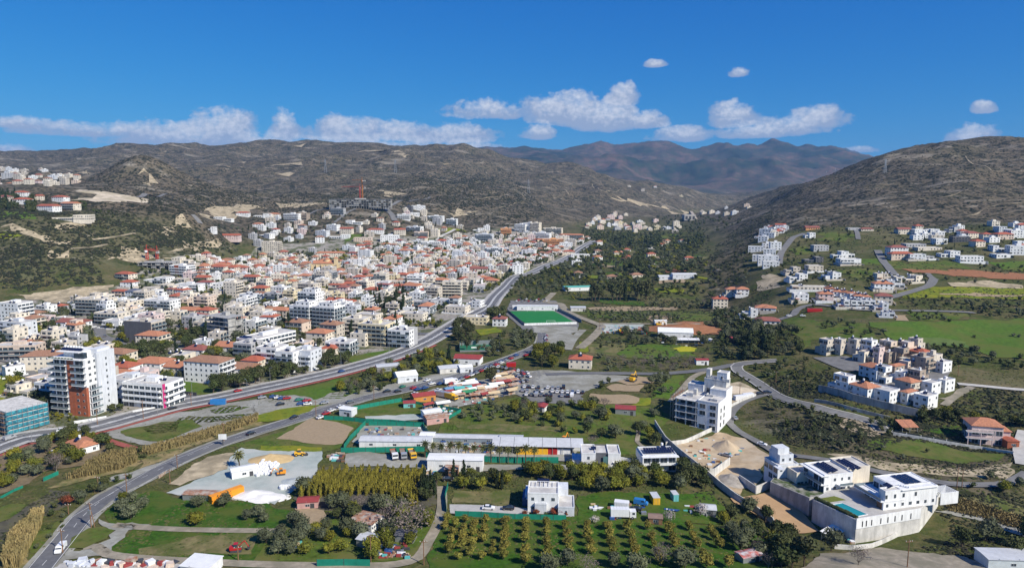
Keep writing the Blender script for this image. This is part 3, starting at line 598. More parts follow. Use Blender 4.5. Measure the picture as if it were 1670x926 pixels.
LC = road('curve_road', T(840,463,(1700,500),(1560,510),(1450,525),(1440,560),(1500,600),(1580,650),(1650,700))+T(1250,463,(80,735),(200,775),(400,825),(560,862),(700,905),(760,960)), 6.0, asphp)
strip('pavement', LC, 3.0, 3.8, paving, 3, z1=.12); strip('pavement', LC, -3.8, -3.0, paving, 3, z1=.12)
road('building_lane', T(840,463,(1640,715),(1500,760),(1410,830),(1390,900))+T(840,693,(1400,0),(1450,45),(1540,95),(1640,150))+T(1250,693,(100,190),(430,235),(700,300),(1000,352),(1200,385),(1500,388),(1600,362),(1690,310)), 4.0, asphp)
road('dirt_road', T(840,463,(250,60),(200,120),(290,130),(330,175),(400,210),(500,250),(560,275),(540,310),(480,370),(420,420)), 7, dirt)
road('dirt_road', T(840,463,(440,300),(380,360),(340,430)), 6, gravel)
road('field_track', T(840,463,(500,258),(800,262),(1200,262)), 4, dirt)
road('dirt_path', T(840,463,(1230,570),(1150,610),(1080,690),(1010,770)), 4, dirt)
road('field_path', T(840,693,(790,0),(800,60),(790,110),(830,145)), 2, dirt)
road('hill_road', T(1250,230,(250,600),(180,625),(130,680),(90,740),(80,800)), 8, asphp)
road('estate_road', T(1250,230,(580,580),(595,640)), 6, asphp)
road('estate_road', T(1250,230,(720,710),(750,770),(790,820),(830,870)), 8, asphp)
road('estate_road', T(1250,230,(1090,900),(1060,880),(1040,860)), 6, asphp)
road('estate_road', T(1250,463,(1085,-30),(1060,10),(1000,35),(880,70),(790,95)), 8, asphp)
road('estate_road', T(1250,463,(80,235),(170,205),(200,170),(260,145),(350,140),(600,170),(860,175),(1100,180),(1350,190)), 6, asphp)
road('compound_lane', T(1250,463,(1240,650),(1400,665),(1669,690),(1900,700)), 4.5, conc)
road('dirt_path', T(1250,463,(1330,670),(1240,720),(1150,790)), 4, dirt)
road('lane', T(1250,693,(1669,40),(1640,150),(1660,260)), 5, conc)
road('town_road', T(420,230,(830,435),(860,470),(890,520)), 12, asphp)
road('town_road', T(420,230,(840,430),(1000,390),(1120,365)), 8, asphp)
road('town_road', T(420,230,(500,530),(580,470),(640,440)), 6, asphp)
road('town_road', T(420,230,(330,480),(460,440),(490,430)), 6, asphp)
road('town_street', T(420,230,(1280,575),(1200,615),(1150,650),(1000,690)), 7, conc)
road('town_street', T(0,463,(390,210),(520,240),(640,290),(660,340),(800,400),(900,410),(1160,380),(1450,370)), 8, asphp)
road('town_street', T(0,463,(0,480),(120,520),(200,600)), 8, asphp)
road('town_street', T(0,463,(1340,230),(1450,170),(1530,100)), 7, asphp)
road('hill_road', T(0,230,(900,370),(1050,355),(1130,350)), 9, asphp)
road('hill_road', T(0,230,(1250,480),(1270,500),(1300,540)), 8, asphp)
for pts in [T(1250,230,(690,205),(730,175),(790,155)),T(1250,230,(940,380),(1100,375),(1220,350),(1310,315)),T(1250,230,(1290,490),(1400,450),(1500,415),(1669,400)),T(1250,230,(1290,100),(1310,130),(1380,160),(1460,195)),
            T(1250,230,(700,400),(850,395)),T(1250,230,(1460,75),(1620,80)),T(420,230,(1390,380),(1480,370),(1580,360)),T(420,230,(1500,445),(1600,425),(1680,400)),T(840,230,(500,280),(510,305),(590,330),(720,320)),
            T(840,230,(740,440),(820,465),(910,500)),T(840,230,(900,405),(940,395),(980,380)),T(840,230,(150,250),(260,300),(350,350)),T(840,230,(0,330),(40,345),(70,380)),T(420,230,(330,80),(400,50),(480,45)),
            T(420,230,(500,110),(560,120),(600,130)),T(420,230,(0,150),(150,145),(310,135)),T(420,230,(1010,225),(1055,205)),T(0,230,(600,640),(760,620),(880,600)),T(0,230,(460,700),(600,690),(700,670))]:
    road('hill_track', pts, 2.8, mat('track_marl', (.3,.25,.17), .95, .4, .08, .1, c2=(.14,.12,.08), scale2=.03), 2)
strip_pitch = None
hzb = MB(); hzb.box(-20800, -700, float(ZZ.min())-2, 20800, 13900, float(max(ZZ.max(), 115))+15, None); print('Z', ZZ.min(), ZZ.max()); hzb.mats = []; hme = npmesh('haze', hzb.v, [i for f in hzb.f for i in f], [4]*6, []); hm = bpy.data.materials.new('haze_air'); hm.use_nodes = True; hn = hm.node_tree; hn.nodes.clear()
pvn_ = nd(hn, 'ShaderNodeVolumePrincipled'); pvn_.inputs['Color'].default_value = (.3, .58, 1, 1); pvn_.inputs['Density'].default_value = 4.5e-5; ho = nd(hn, 'ShaderNodeOutputMaterial'); lk(hn, pvn_.outputs[0], ho.inputs['Volume']); hme.materials.append(hm); hzo = link('haze', hme); hzo['kind'] = 'stuff'
# football pitch
pc = [P(*p) for p in T(840,463,(80,268),(395,262),(248,178),(-50,182))]
c0 = np.mean([p[:2] for p in pc], 0)
PITCH_W = [p[:2] for p in pc]
drape('football_pitch', sum([[tuple(np.array(PITCH_W[i])*(1-t)+np.array(PITCH_W[(i+1)%4])*t) for t in (0,.25,.5,.75)] for i in range(4)], []), turf, 4)
def pq(u, v, C=PITCH_W):
    C = [np.array(c) for c in C]; return tuple((C[0]*(1-u)+C[1]*u)*(1-v)+(C[3]*(1-u)+C[2]*u)*v)
pl = MB()
def pline(pts, w=.35, lay=.62):
    for a, b in zip(pts[:-1], pts[1:]):
        a = np.array(a); b = np.array(b); d = (b-a)/np.linalg.norm(b-a); n = np.array([d[1], -d[0]])*w/2
        pl.add([(*(p), gz(*p)+lay) for p in (a-n, b-n, b+n, a+n)], [(0,1,2,3)], paint)
for rect in [((.04,.05),(.96,.05),(.96,.95),(.04,.95),(.04,.05)), ((.04,.25),(.18,.25),(.18,.75),(.04,.75)), ((.96,.25),(.82,.25),(.82,.75),(.96,.75)), ((.5,.05),(.5,.95))]:
    pline([pq(*p) for p in rect])
pline([pq(.5+.09*cos(t*pi/12), .5+.15*sin(t*pi/12)) for t in range(25)])
pl.build('pitch_markings')['kind'] = 'structure'
# ------------------------------------------------------------------ building kit
WALL = {'white': mat('white_render', (.78,.78,.77), .7, .05, .3), 'cream': mat('cream_render', (.7,.63,.52), .8, .06, .3), 'beige': mat('beige_render', (.56,.5,.42), .8, .07, .3),
        'peach': mat('peach_render', (.66,.53,.43), .8, .06, .3), 'pink': mat('pink_render', (.66,.52,.49), .8, .05, .3), 'grey': mat('grey_render', (.42,.42,.43), .8, .06, .3),
        'pale': mat('pale_grey_render', (.62,.64,.67), .8, .05, .3), 'dark': mat('dark_cladding', (.1,.1,.11), .6, .1, .5), 'brick': mat('red_cladding', (.36,.11,.055), .75, .15, .8),
        'yellow': mat('yellow_render', (.7,.6,.4), .8, .06, .3), 'orange': mat('orange_render', (.68,.33,.14), .8, .06, .3), 'taupe': mat('taupe_cladding', (.36,.29,.23), .8, .12, .6), 'stone': mat('sandstone', (.66,.52,.31), .85, .12, .7)}
W_ = WALL
def streaks(m_, lo=.8, sc=.7):   # rain streaks and dust
    nt = m_.node_tree; b_ = nt.nodes['Principled BSDF']; l_ = b_.inputs['Base Color'].links[0].from_socket; g_ = nd(nt, 'ShaderNodeNewGeometry'); v_ = nd(nt, 'ShaderNodeVectorMath', operation='MULTIPLY'); lk(nt, g_.outputs['Position'], v_.inputs[0]); v_.inputs[1].default_value = (1.3, 1.3, .25)
    lk(nt, mixc(nt, 1.0, l_, ramp(nt, noise(nt, v_.outputs[0], sc, 5, .65), [(.35, lo), (.6, 1.0)]), 'MULTIPLY'), b_.inputs['Base Color'])
for m_ in WALL.values(): streaks(m_)
TILE = {'red': mat('red_tiles', (.36,.105,.06), .8, .22, 1.2), 'orange': mat('orange_tiles', (.42,.18,.1), .8, .25, 1.2), 'brown': mat('brown_tiles', (.3,.16,.1), .8, .25, 1.2), 'slate': mat('slate_tiles', (.12,.13,.17), .7, .15, 1.0), 'dusk': mat('dark_red_tiles', (.25,.09,.07), .8, .2, 1)}
deck = mat('roof_deck', (.55,.53,.49), .9, .2, .4, c2=(.4,.38,.36), scale2=.25)
glass = mat('window_glass', (.035,.05,.065), .12, .3, .7, .6)
frame = mat('window_frame', (.55,.55,.54), .5, .05, 1)
shut = mat('shutter', (.33,.27,.2), .7, .15, 1)
rail = mat('glass_rail', (.16,.2,.22), .2, .2, 1, .6)
metal = mat('grey_metal', (.4,.41,.42), .45, .1, 1, .5, .6)
dkm = mat('dark_metal', (.06,.06,.065), .5, .15, 1)
pv = mat('solar_panel', (.012,.016,.04), .15, .2, 2, .7)
tank = mat('tank_white', (.8,.8,.8), .5, .04, 1)
rawc = mat('raw_concrete', (.4,.39,.37), .9, .15, .5)
wcon = mat('pale_concrete', (.62,.6,.56), .9, .14, .35)
streaks(rawc, .65, .4); streaks(wcon, .66, .35)
wood = mat('timber', (.2,.11,.06), .8, .25, 1.5)
rust = mat('rusty_sheet', (.3,.15,.09), .8, .35, .8, c2=(.4,.34,.28), scale2=.5)
pool = mat('pool_water', (.02,.25,.26), .05, .08, .4, .6)
_wm = MB(); _wm.box(-.5,-.06,0,.5,.02,1,frame); WIN = _wm.mesh('window'); _wm = MB(); _wm.box(-.44,-.08,.05,-.03,-.055,.95,glass); _wm.box(.03,-.08,.05,.44,-.055,.95,glass); PANEOF[WIN.name] = _wm.mesh('pane')
_wm = MB(); _wm.box(-.5,-.07,0,.5,.02,1,frame); GDOOR = _wm.mesh('glass_door'); _wm = MB(); _wm.box(-.46,-.09,.02,-.02,-.065,.97,glass); _wm.box(.02,-.09,.02,.46,-.065,.97,glass); PANEOF[GDOOR.name] = _wm.mesh('pane')
_wm = MB(); _wm.cyl(0,0,.9,2.1,.5,tank,10); _wm.box(-.05,-1.7,.0,.05,-.3,.1,metal); _wm.slope(-1,-2,1,-.6,.25,1.2,.06,pv); _wm.box(-.4,-.4,0,.4,.4,.9,metal); TANKM = _wm.mesh('water_heater')
_wm = MB(); _wm.cyl(0,0,0,1.5,.6,tank,10); TANK2 = _wm.mesh('water_tank')
FOOT = []           # x, y, radius of every building
def occupied(x, y, r):
    if not FOOT: return False
    F = np.array(FOOT); return bool((np.hypot(F[:, 0]-x, F[:, 1]-y) < F[:, 2]+r).any())
def face_iter(x0, y0, x1, y1):  # (ox, oy, ux, uy, length, rotz) for front, right, back, left
    return {'F': (x0, y0, 1, 0, x1-x0, 0), 'R': (x1, y0, 0, 1, y1-y0, pi/2), 'K': (x1, y1, -1, 0, x1-x0, pi), 'L': (x0, y1, 0, -1, y1-y0, -pi/2)}
def wins(root, wall, box, z, fh, sides, near, dens=3.3, ww=1.25, wh=1.3, rs=None, bal=''):
    rs = rs or random
    x0, y0, x1, y1 = box
    for s, (ox, oy, ux, uy, L, rz) in face_iter(*box).items():
        if s not in sides: continue
        n = max(1, int(L/dens))
        for i in range(n):
            if rs.random() < .12: continue
            t = (i+.5)*L/n; x = ox+ux*t; y = oy+uy*t; nx, ny = uy, -ux
            big = s in bal; w_ = (min(3.0, L/n*.86) if big else ww*rs.choice((.7,1,1,1.25))); h_ = 2.15 if big else wh; zz = z+.1 if big else z+.95
            if near: link('window', GDOOR if big else WIN, root, (x, y, zz), rz, (w_, 1, h_))
            else:
                e = .05; hx = abs(ux)*w_/2+abs(nx)*e; hy = abs(uy)*w_/2+abs(ny)*e
                wall.box(x-hx, y-hy, zz, x+hx, y+hy, zz+h_, glass)
                if not big and rs.random() < .4:
                    sx, sy = x+ux*(w_/2+.2), y+uy*(w_/2+.2); wall.box(sx-abs(ux)*.2-abs(nx)*.07, sy-abs(uy)*.2-abs(ny)*.07, zz, sx+abs(ux)*.2+abs(nx)*.07, sy+abs(uy)*.2+abs(ny)*.07, zz+h_, shut)
def balcony(mb, box, side, z, a, b, dep, m, rm, solid):
    ox, oy, ux, uy, L, rz = face_iter(*box)[side]; nx, ny = uy, -ux; a *= L; b *= L
    def bx(t0, t1, n0, n1, z0, z1, mm):
        xs = (ox+ux*t0+nx*n0, ox+ux*t1+nx*n1); ys = (oy+uy*t0+ny*n0, oy+uy*t1+ny*n1)
        mb.box(min(xs), min(ys), z0, max(xs), max(ys), z1, mm)
    bx(a, b, .0, dep, z-.16, z+.04, m); rm_ = m if solid else rm
    bx(a, b, dep-.12, dep-.002, z+.04, z+1.02, rm_); bx(a, a+.12, .02, dep-.12, z+.04, z+1.0, rm_); bx(b-.12, b, .02, dep-.12, z+.04, z+1.0, rm_)
def place(px, py, d, w=0, yaw=0):
    x, y, z = P(px, py); a = R(yaw); x += -sin(a)*d/2; y += cos(a)*d/2
    return x, y, gz(x, y)
ADJ = {'white':'white','cream':'cream','beige':'beige','peach':'peach','pink':'pink','grey':'grey','pale':'pale grey','dark':'charcoal','brick':'red','yellow':'yellow','orange':'orange','taupe':'taupe','stone':'sandstone'}
NUM = {1:'one-storey',2:'two-storey',3:'three-storey',4:'four-storey',5:'five-storey',6:'six-storey',7:'seven-storey',8:'eight-storey',9:'nine-storey'}
TROOF = {'red':'red-tiled','orange':'orange-tiled','brown':'brown-tiled','slate':'slate-roofed','dusk':'dark-red-roofed'}
AUTO = []   # things whose label is finished at the end from what stands beside them
def bldg(x, y, z, w, d, n, yaw, wall='white', roof='flat', bal='', dep=1.5, near=None, tanks=2, ell=None, pent=False, pil=False, accent=None, label=None, name=None, cat=None, group=None, seed=None, fh=3.05, solid=None, sides='FRKL', dens=3.3, pvn=0, foot=None):
    rs = random.Random(seed if seed is not None else int(x*7+y*13))
    near = (y < 430) if near is None else near
    apt = n >= 3; name = name or ('apartment_block' if apt else 'house'); cat = cat or ('apartment block' if apt else 'house')
    solid = rs.random() < .5 if solid is None else solid
    mw = W_[wall] if isinstance(wall, str) else wall
    root = thing(name, (x, y, z), R(yaw), label, cat, group)
    FOOT.append((x, y, foot or max(w, d)*.56))
    X0, Y0, X1, Y1 = -w/2, -d/2, w/2, d/2; H = n*fh; wl = MB(); rf = MB()
    vols = [(X0, Y0, X1, Y1, 0, H)]
    if ell is None and not apt and roof == 'flat' and rs.random() < .6: ell = rs.choice(('FR','FL'))
    if ell:
        k = rs.uniform(.4, .6); h1 = max(1, n-1)*fh
        if ell[1] == 'L': vols = [(X0+w*k, Y0, X1, Y1, 0, H), (X0, Y0+d*.12, X0+w*k, Y1-.3, 0, h1)]
        else: vols = [(X0, Y0, X1-w*k, Y1, 0, H), (X1-w*k, Y0+d*.12, X1, Y1-.3, 0, h1)]
    if pent: vols.append((X0+w*.2, Y0+d*.22, X1-w*.12, Y1-d*.1, H, H+fh-.2))
    for vi, (a, b, c, e, z0, z1) in enumerate(vols):
        zb = -4.5 if z0 == 0 else z0
        if pil and z0 == 0:
            for ix in range(int(w/4.5)+1):
                for iy in (0, 1, 2):
                    cx = a+.3+(c-a-.6)*ix/max(1, int(w/4.5)); cy = b+.3+(e-b-.6)*iy/2; wl.box(cx-.22, cy-.22, -4.5, cx+.22, cy+.22, fh-.2, mw)
            wl.box(a+w*.3, b+d*.3, -4, c-w*.2, e-d*.2, fh-.2, mw); zb = fh-.2
        wl.box(a, b, zb, c, e, z1, mw)
        nf = int(round((z1-z0)/fh))
        for f in range(nf):
            if pil and f == 0 and z0 == 0: continue
            wins(root, wl, (a, b, c, e), z0+f*fh, fh, sides, near, dens, rs=rs, bal=bal if vi == 0 else ('F' if not apt else ''))
            if vi == 0 and f > 0:
                for s in bal:
                    bm_ = MB() if near else wl; balcony(bm_, (a, b, c, e), s, f*fh, .04, .96 if apt else .7, dep, mw, rail, solid)
                    if near: bm_.build('balcony', root)
        top = z1
        if roof == 'flat' or (pent and z0 > 0):
            rf.box(a+.2, b+.2, top, c-.2, e-.2, top+.06, deck)
            for q in ((a-.02,b-.02,c+.02,b+.2),(a-.02,e-.2,c+.02,e+.02),(a-.02,b+.2,a+.2,e-.2),(c-.2,b+.2,c+.02,e-.2)): rf.box(q[0], q[1], top+.003, q[2], q[3], top+.55, mw)
            if apt and vi == 0 and not pent: rf.box(a+w*.4, b+d*.35, top+.06, a+w*.65, b+d*.7, top+2.4, mw)
        else:
            rf.hip(a, b, c, e, top, min(2.6, min(c-a, e-b)*.24), TILE[roof], .5, gable=rs.random() < .25)
    if accent:
        m2 = W_[accent[0]] if isinstance(accent[0], str) else accent[0]; s, a0, a1 = accent[1:4]; ox, oy, ux, uy, L, rz = face_iter(X0, Y0, X1, Y1)[s]; nx, ny = uy, -ux
        xs = (ox+ux*L*a0-nx*.1, ox+ux*L*a1+nx*.13); ys = (oy+uy*L*a0-ny*.1, oy+uy*L*a1+ny*.13); ac = MB(); ac.box(min(xs), min(ys), -4, max(xs), max(ys), H+.9, m2); ac.build('accent_panel', root)
    wl.build('wall', root); rf.build('roof', root)
    tp = fh+H-.2 if pent else H; small = y > 700
    if roof == 'flat' and not small:
        for k in range(tanks):
            xx = rs.uniform(X0+1.2, X1-1.2)*.7; yy = rs.uniform(Y0+2.2, Y1-.8)*.7
            o = link('water_heater', TANKM if rs.random() < .7 else TANK2, root, (xx, yy, H+.06 if not pent else tp+.06), 0.3)
        if pvn:
            pm = MB()
            for i in range(pvn):
                for j in range(2): pm.slope(X0+.8+i*1.15, Y0+1.2+j*2.6, X0+1.85+i*1.15, Y0+3.1+j*2.6, tp+.3, tp+.95, .05, pv)
            pm.build('solar_panel', root)
    elif roof != 'flat' and not small and rs.random() < .5:
        link('water_heater', TANKM, root, (0, -d*.1, H+1.6), 0.2)
    if not apt and y < 760 and not label and foot is None or (name == 'house' and not label and y < 760 and foot and foot > 5.5):
        gw = MB(); a0, b0, c0, e0 = X0-rs.uniform(1.5, 3), Y0-rs.uniform(2.5, 4.5), X1+rs.uniform(1.2, 2.6), Y1+rs.uniform(.8, 2); wm_ = rs.choice((mw, WALL['cream'], WALL['white'], WALL['beige'])); hh = rs.uniform(1.0, 1.7)
        for q in ((a0,b0,c0-3,b0+.2),(a0,b0+.2,a0+.2,e0),(c0-.2,b0+.2,c0,e0),(a0+.2,e0-.2,c0-.2,e0)): gw.box(q[0],q[1],-2,q[2],q[3],hh,wm_)
        gw.build('garden_wall', root)
        if rs.random() < .5: pg = MB(); k = rs.uniform(2.2, 3.2); pg.box(X0+.5, Y0-k, 2.5, X0+.5+rs.uniform(3, 5), Y0-.01, 2.62, rs.choice((TILE['orange'], TILE['brown'], deck, wood, metal))); pg.box(X0+.6, Y0-k+.1, -1, X0+.8, Y0-k+.3, 2.5, wood); pg.box(X0+3.1, Y0-k+.1, -1, X0+3.3, Y0-k+.3, 2.5, wood); pg.build('porch', root)
    rec = dict(o=root, x=x, y=y, w=w, n=n, wall=wall if isinstance(wall, str) else 'white', roof=roof, ell=ell, pent=pent, bal=bal, pil=pil, kind='b')
    if not label: AUTO.append(rec)
    return root
def at(tile, zx, zy, w, d, n, yaw, wall='white', roof='flat', **k):
    px, py = T(tile[0], tile[1], (zx, zy))[0]; x, y, z = place(px, py, d, w, yaw)
    return bldg(x, y, z, w, d, n, yaw, wall, roof, **k)
M1, M2, M3, M4 = (0,463), (420,463), (840,463), (1250,463); U1, U2, U3, U4 = (0,230), (420,230), (840,230), (1250,230); B1, B2, B3, B4 = (0,693), (420,693), (840,693), (1250,693)

# ------------------------------------------------------------------ buildings set by hand
def hero_tower():
    x, y, z = place(*T(0,463,(470,850))[0], 15, 20, -14); root = thing('apartment_tower', (x, y, z), R(-14), 'tall apartment tower with red cladding and wrap-round balconies beside the highway', 'apartment tower')
    FOOT.append((x, y, 15)); fh = 3.15; n = 9; w, d = 19, 14; X0, Y0, X1, Y1 = -w/2, -d/2, w/2, d/2; H = n*fh
    wl = MB(); wl.box(X0, Y0, -3, X1, Y1, H, W_['white']); wl.box(X0+3, Y0+3.5, H, X1-4, Y1-1, H+3, W_['white']); wl.box(X1-5.5, Y1-6, H, X1-.5, Y1+2, H+3.6, W_['pale']); wl.box(X1-.5, Y1-8, -3, X1+1.2, Y1+3, H+2.4, W_['pale']); wl.build('wall', root)
    a = MB(); a.box(-1.0, Y0-.5, -3, 2.6, Y0+1, H-.3, W_['brick']); a.box(2.6, Y0-.42, -3, X1+.12, Y0+1, fh*4.6, W_['brick']); a.build('accent_panel', root)
    r = MB(); r.box(X0-1.6, Y0-1.9, H, X1-1, Y1-3, H+.35, W_['white']); r.box(X0+1, Y0+1, H+3, X1-4.5, Y1-1.5, H+3.3, W_['white']); r.build('roof', root)
    for f in range(n):
        b = MB(); z0 = f*fh+.1
        for q, m, zz in (((X0-1.8, Y0-1.9, -1.05, Y0+0), W_['white'], 0), ((X0-1.8, Y0, X0, Y0+9), W_['white'], 0)): b.box(q[0], q[1], z0-.2, q[2], q[3], z0+.12, m)
        bo = b.build('balcony', root); b = MB(); b.box(X0-1.8, Y0-1.9, z0+.12, -1.05, Y0-1.8, z0+1.05, rail); b.box(X0-1.8, Y0-1.8, z0+.12, X0-1.7, Y0+9, z0+1.05, rail); b.build('railing', bo)
        link('window', GDOOR, root, (X0+2.2, Y0, z0+.15), 0, (3, 1, 2.3)); link('window', GDOOR, root, (X0+5.9, Y0, z0+.15), 0, (2.6, 1, 2.3)); link('window', GDOOR, root, (X0, Y0+4, z0+.15), -pi/2, (3, 1, 2.3))
        if f >= 5:
            b = MB(); b.box(2.7, Y0-2.3, z0-.22, X1+.8, Y0, z0+.12, W_['white']); bo = b.build('balcony', root); b = MB(); b.box(2.7, Y0-2.3, z0+.12, X1+.8, Y0-2.2, z0+1.05, rail); b.build('railing', bo); link('window', GDOOR, root, (6.2, Y0, z0+.15), 0, (5, 1, 2.3))
        else:
            link('window', WIN, root, (4.3, Y0-.42, z0+.9), 0, (1.3, 1, 1.3)); link('window', WIN, root, (7.6, Y0-.42, z0+.9), 0, (1, 1, 1))
        for yy, ww in ((Y0+2.5, 1.6), (Y0+6, 2.2)):
            if f >= 5: link('window', WIN, root, (X1, yy, z0+.9), pi/2, (ww, 1, 1.4))
        if f < 5:
            b = MB(); b.box(X1, Y0+1.2, z0-.2, X1+1.5, Y0+7.6, z0+.12, W_['white']); b.box(X1+1.4, Y0+1.2, z0+.12, X1+1.5, Y0+7.6, z0+1, rail)
            for yy in (Y0+1.2, Y0+4.2, Y0+7.4): b.box(X1+1.2, yy, z0+.12, X1+1.4, yy+.3, z0+fh-.2, W_['white'])
            b.build('balcony', root); link('window', GDOOR, root, (X1, Y0+4.2, z0+.15), pi/2, (5.5, 1, 2.3))
        link('window', WIN, root, (X1+1.2, Y1-2.5, z0+.9), pi/2, (1, 1, 1.3))
    for i in range(7): link('water_heater', TANKM, root, (X0+2.2+i*1.7, Y0+5.5, H+3.3), .2)
    g_ = MB(); g_.box(2.8, Y0+.6, H+.35, X1-1.5, Y0+3.2, H+3, glass); g_.build('glazed_lounge', root)
    for i in range(8): p_ = MB(); p_.box(0,0,0,1.2,.5,.5,mat('planter', (.04,.07,.02))); p_.build('planter', root, (X0-1.2+i*1.9, Y0-1.5, H+.35))
hero_tower()
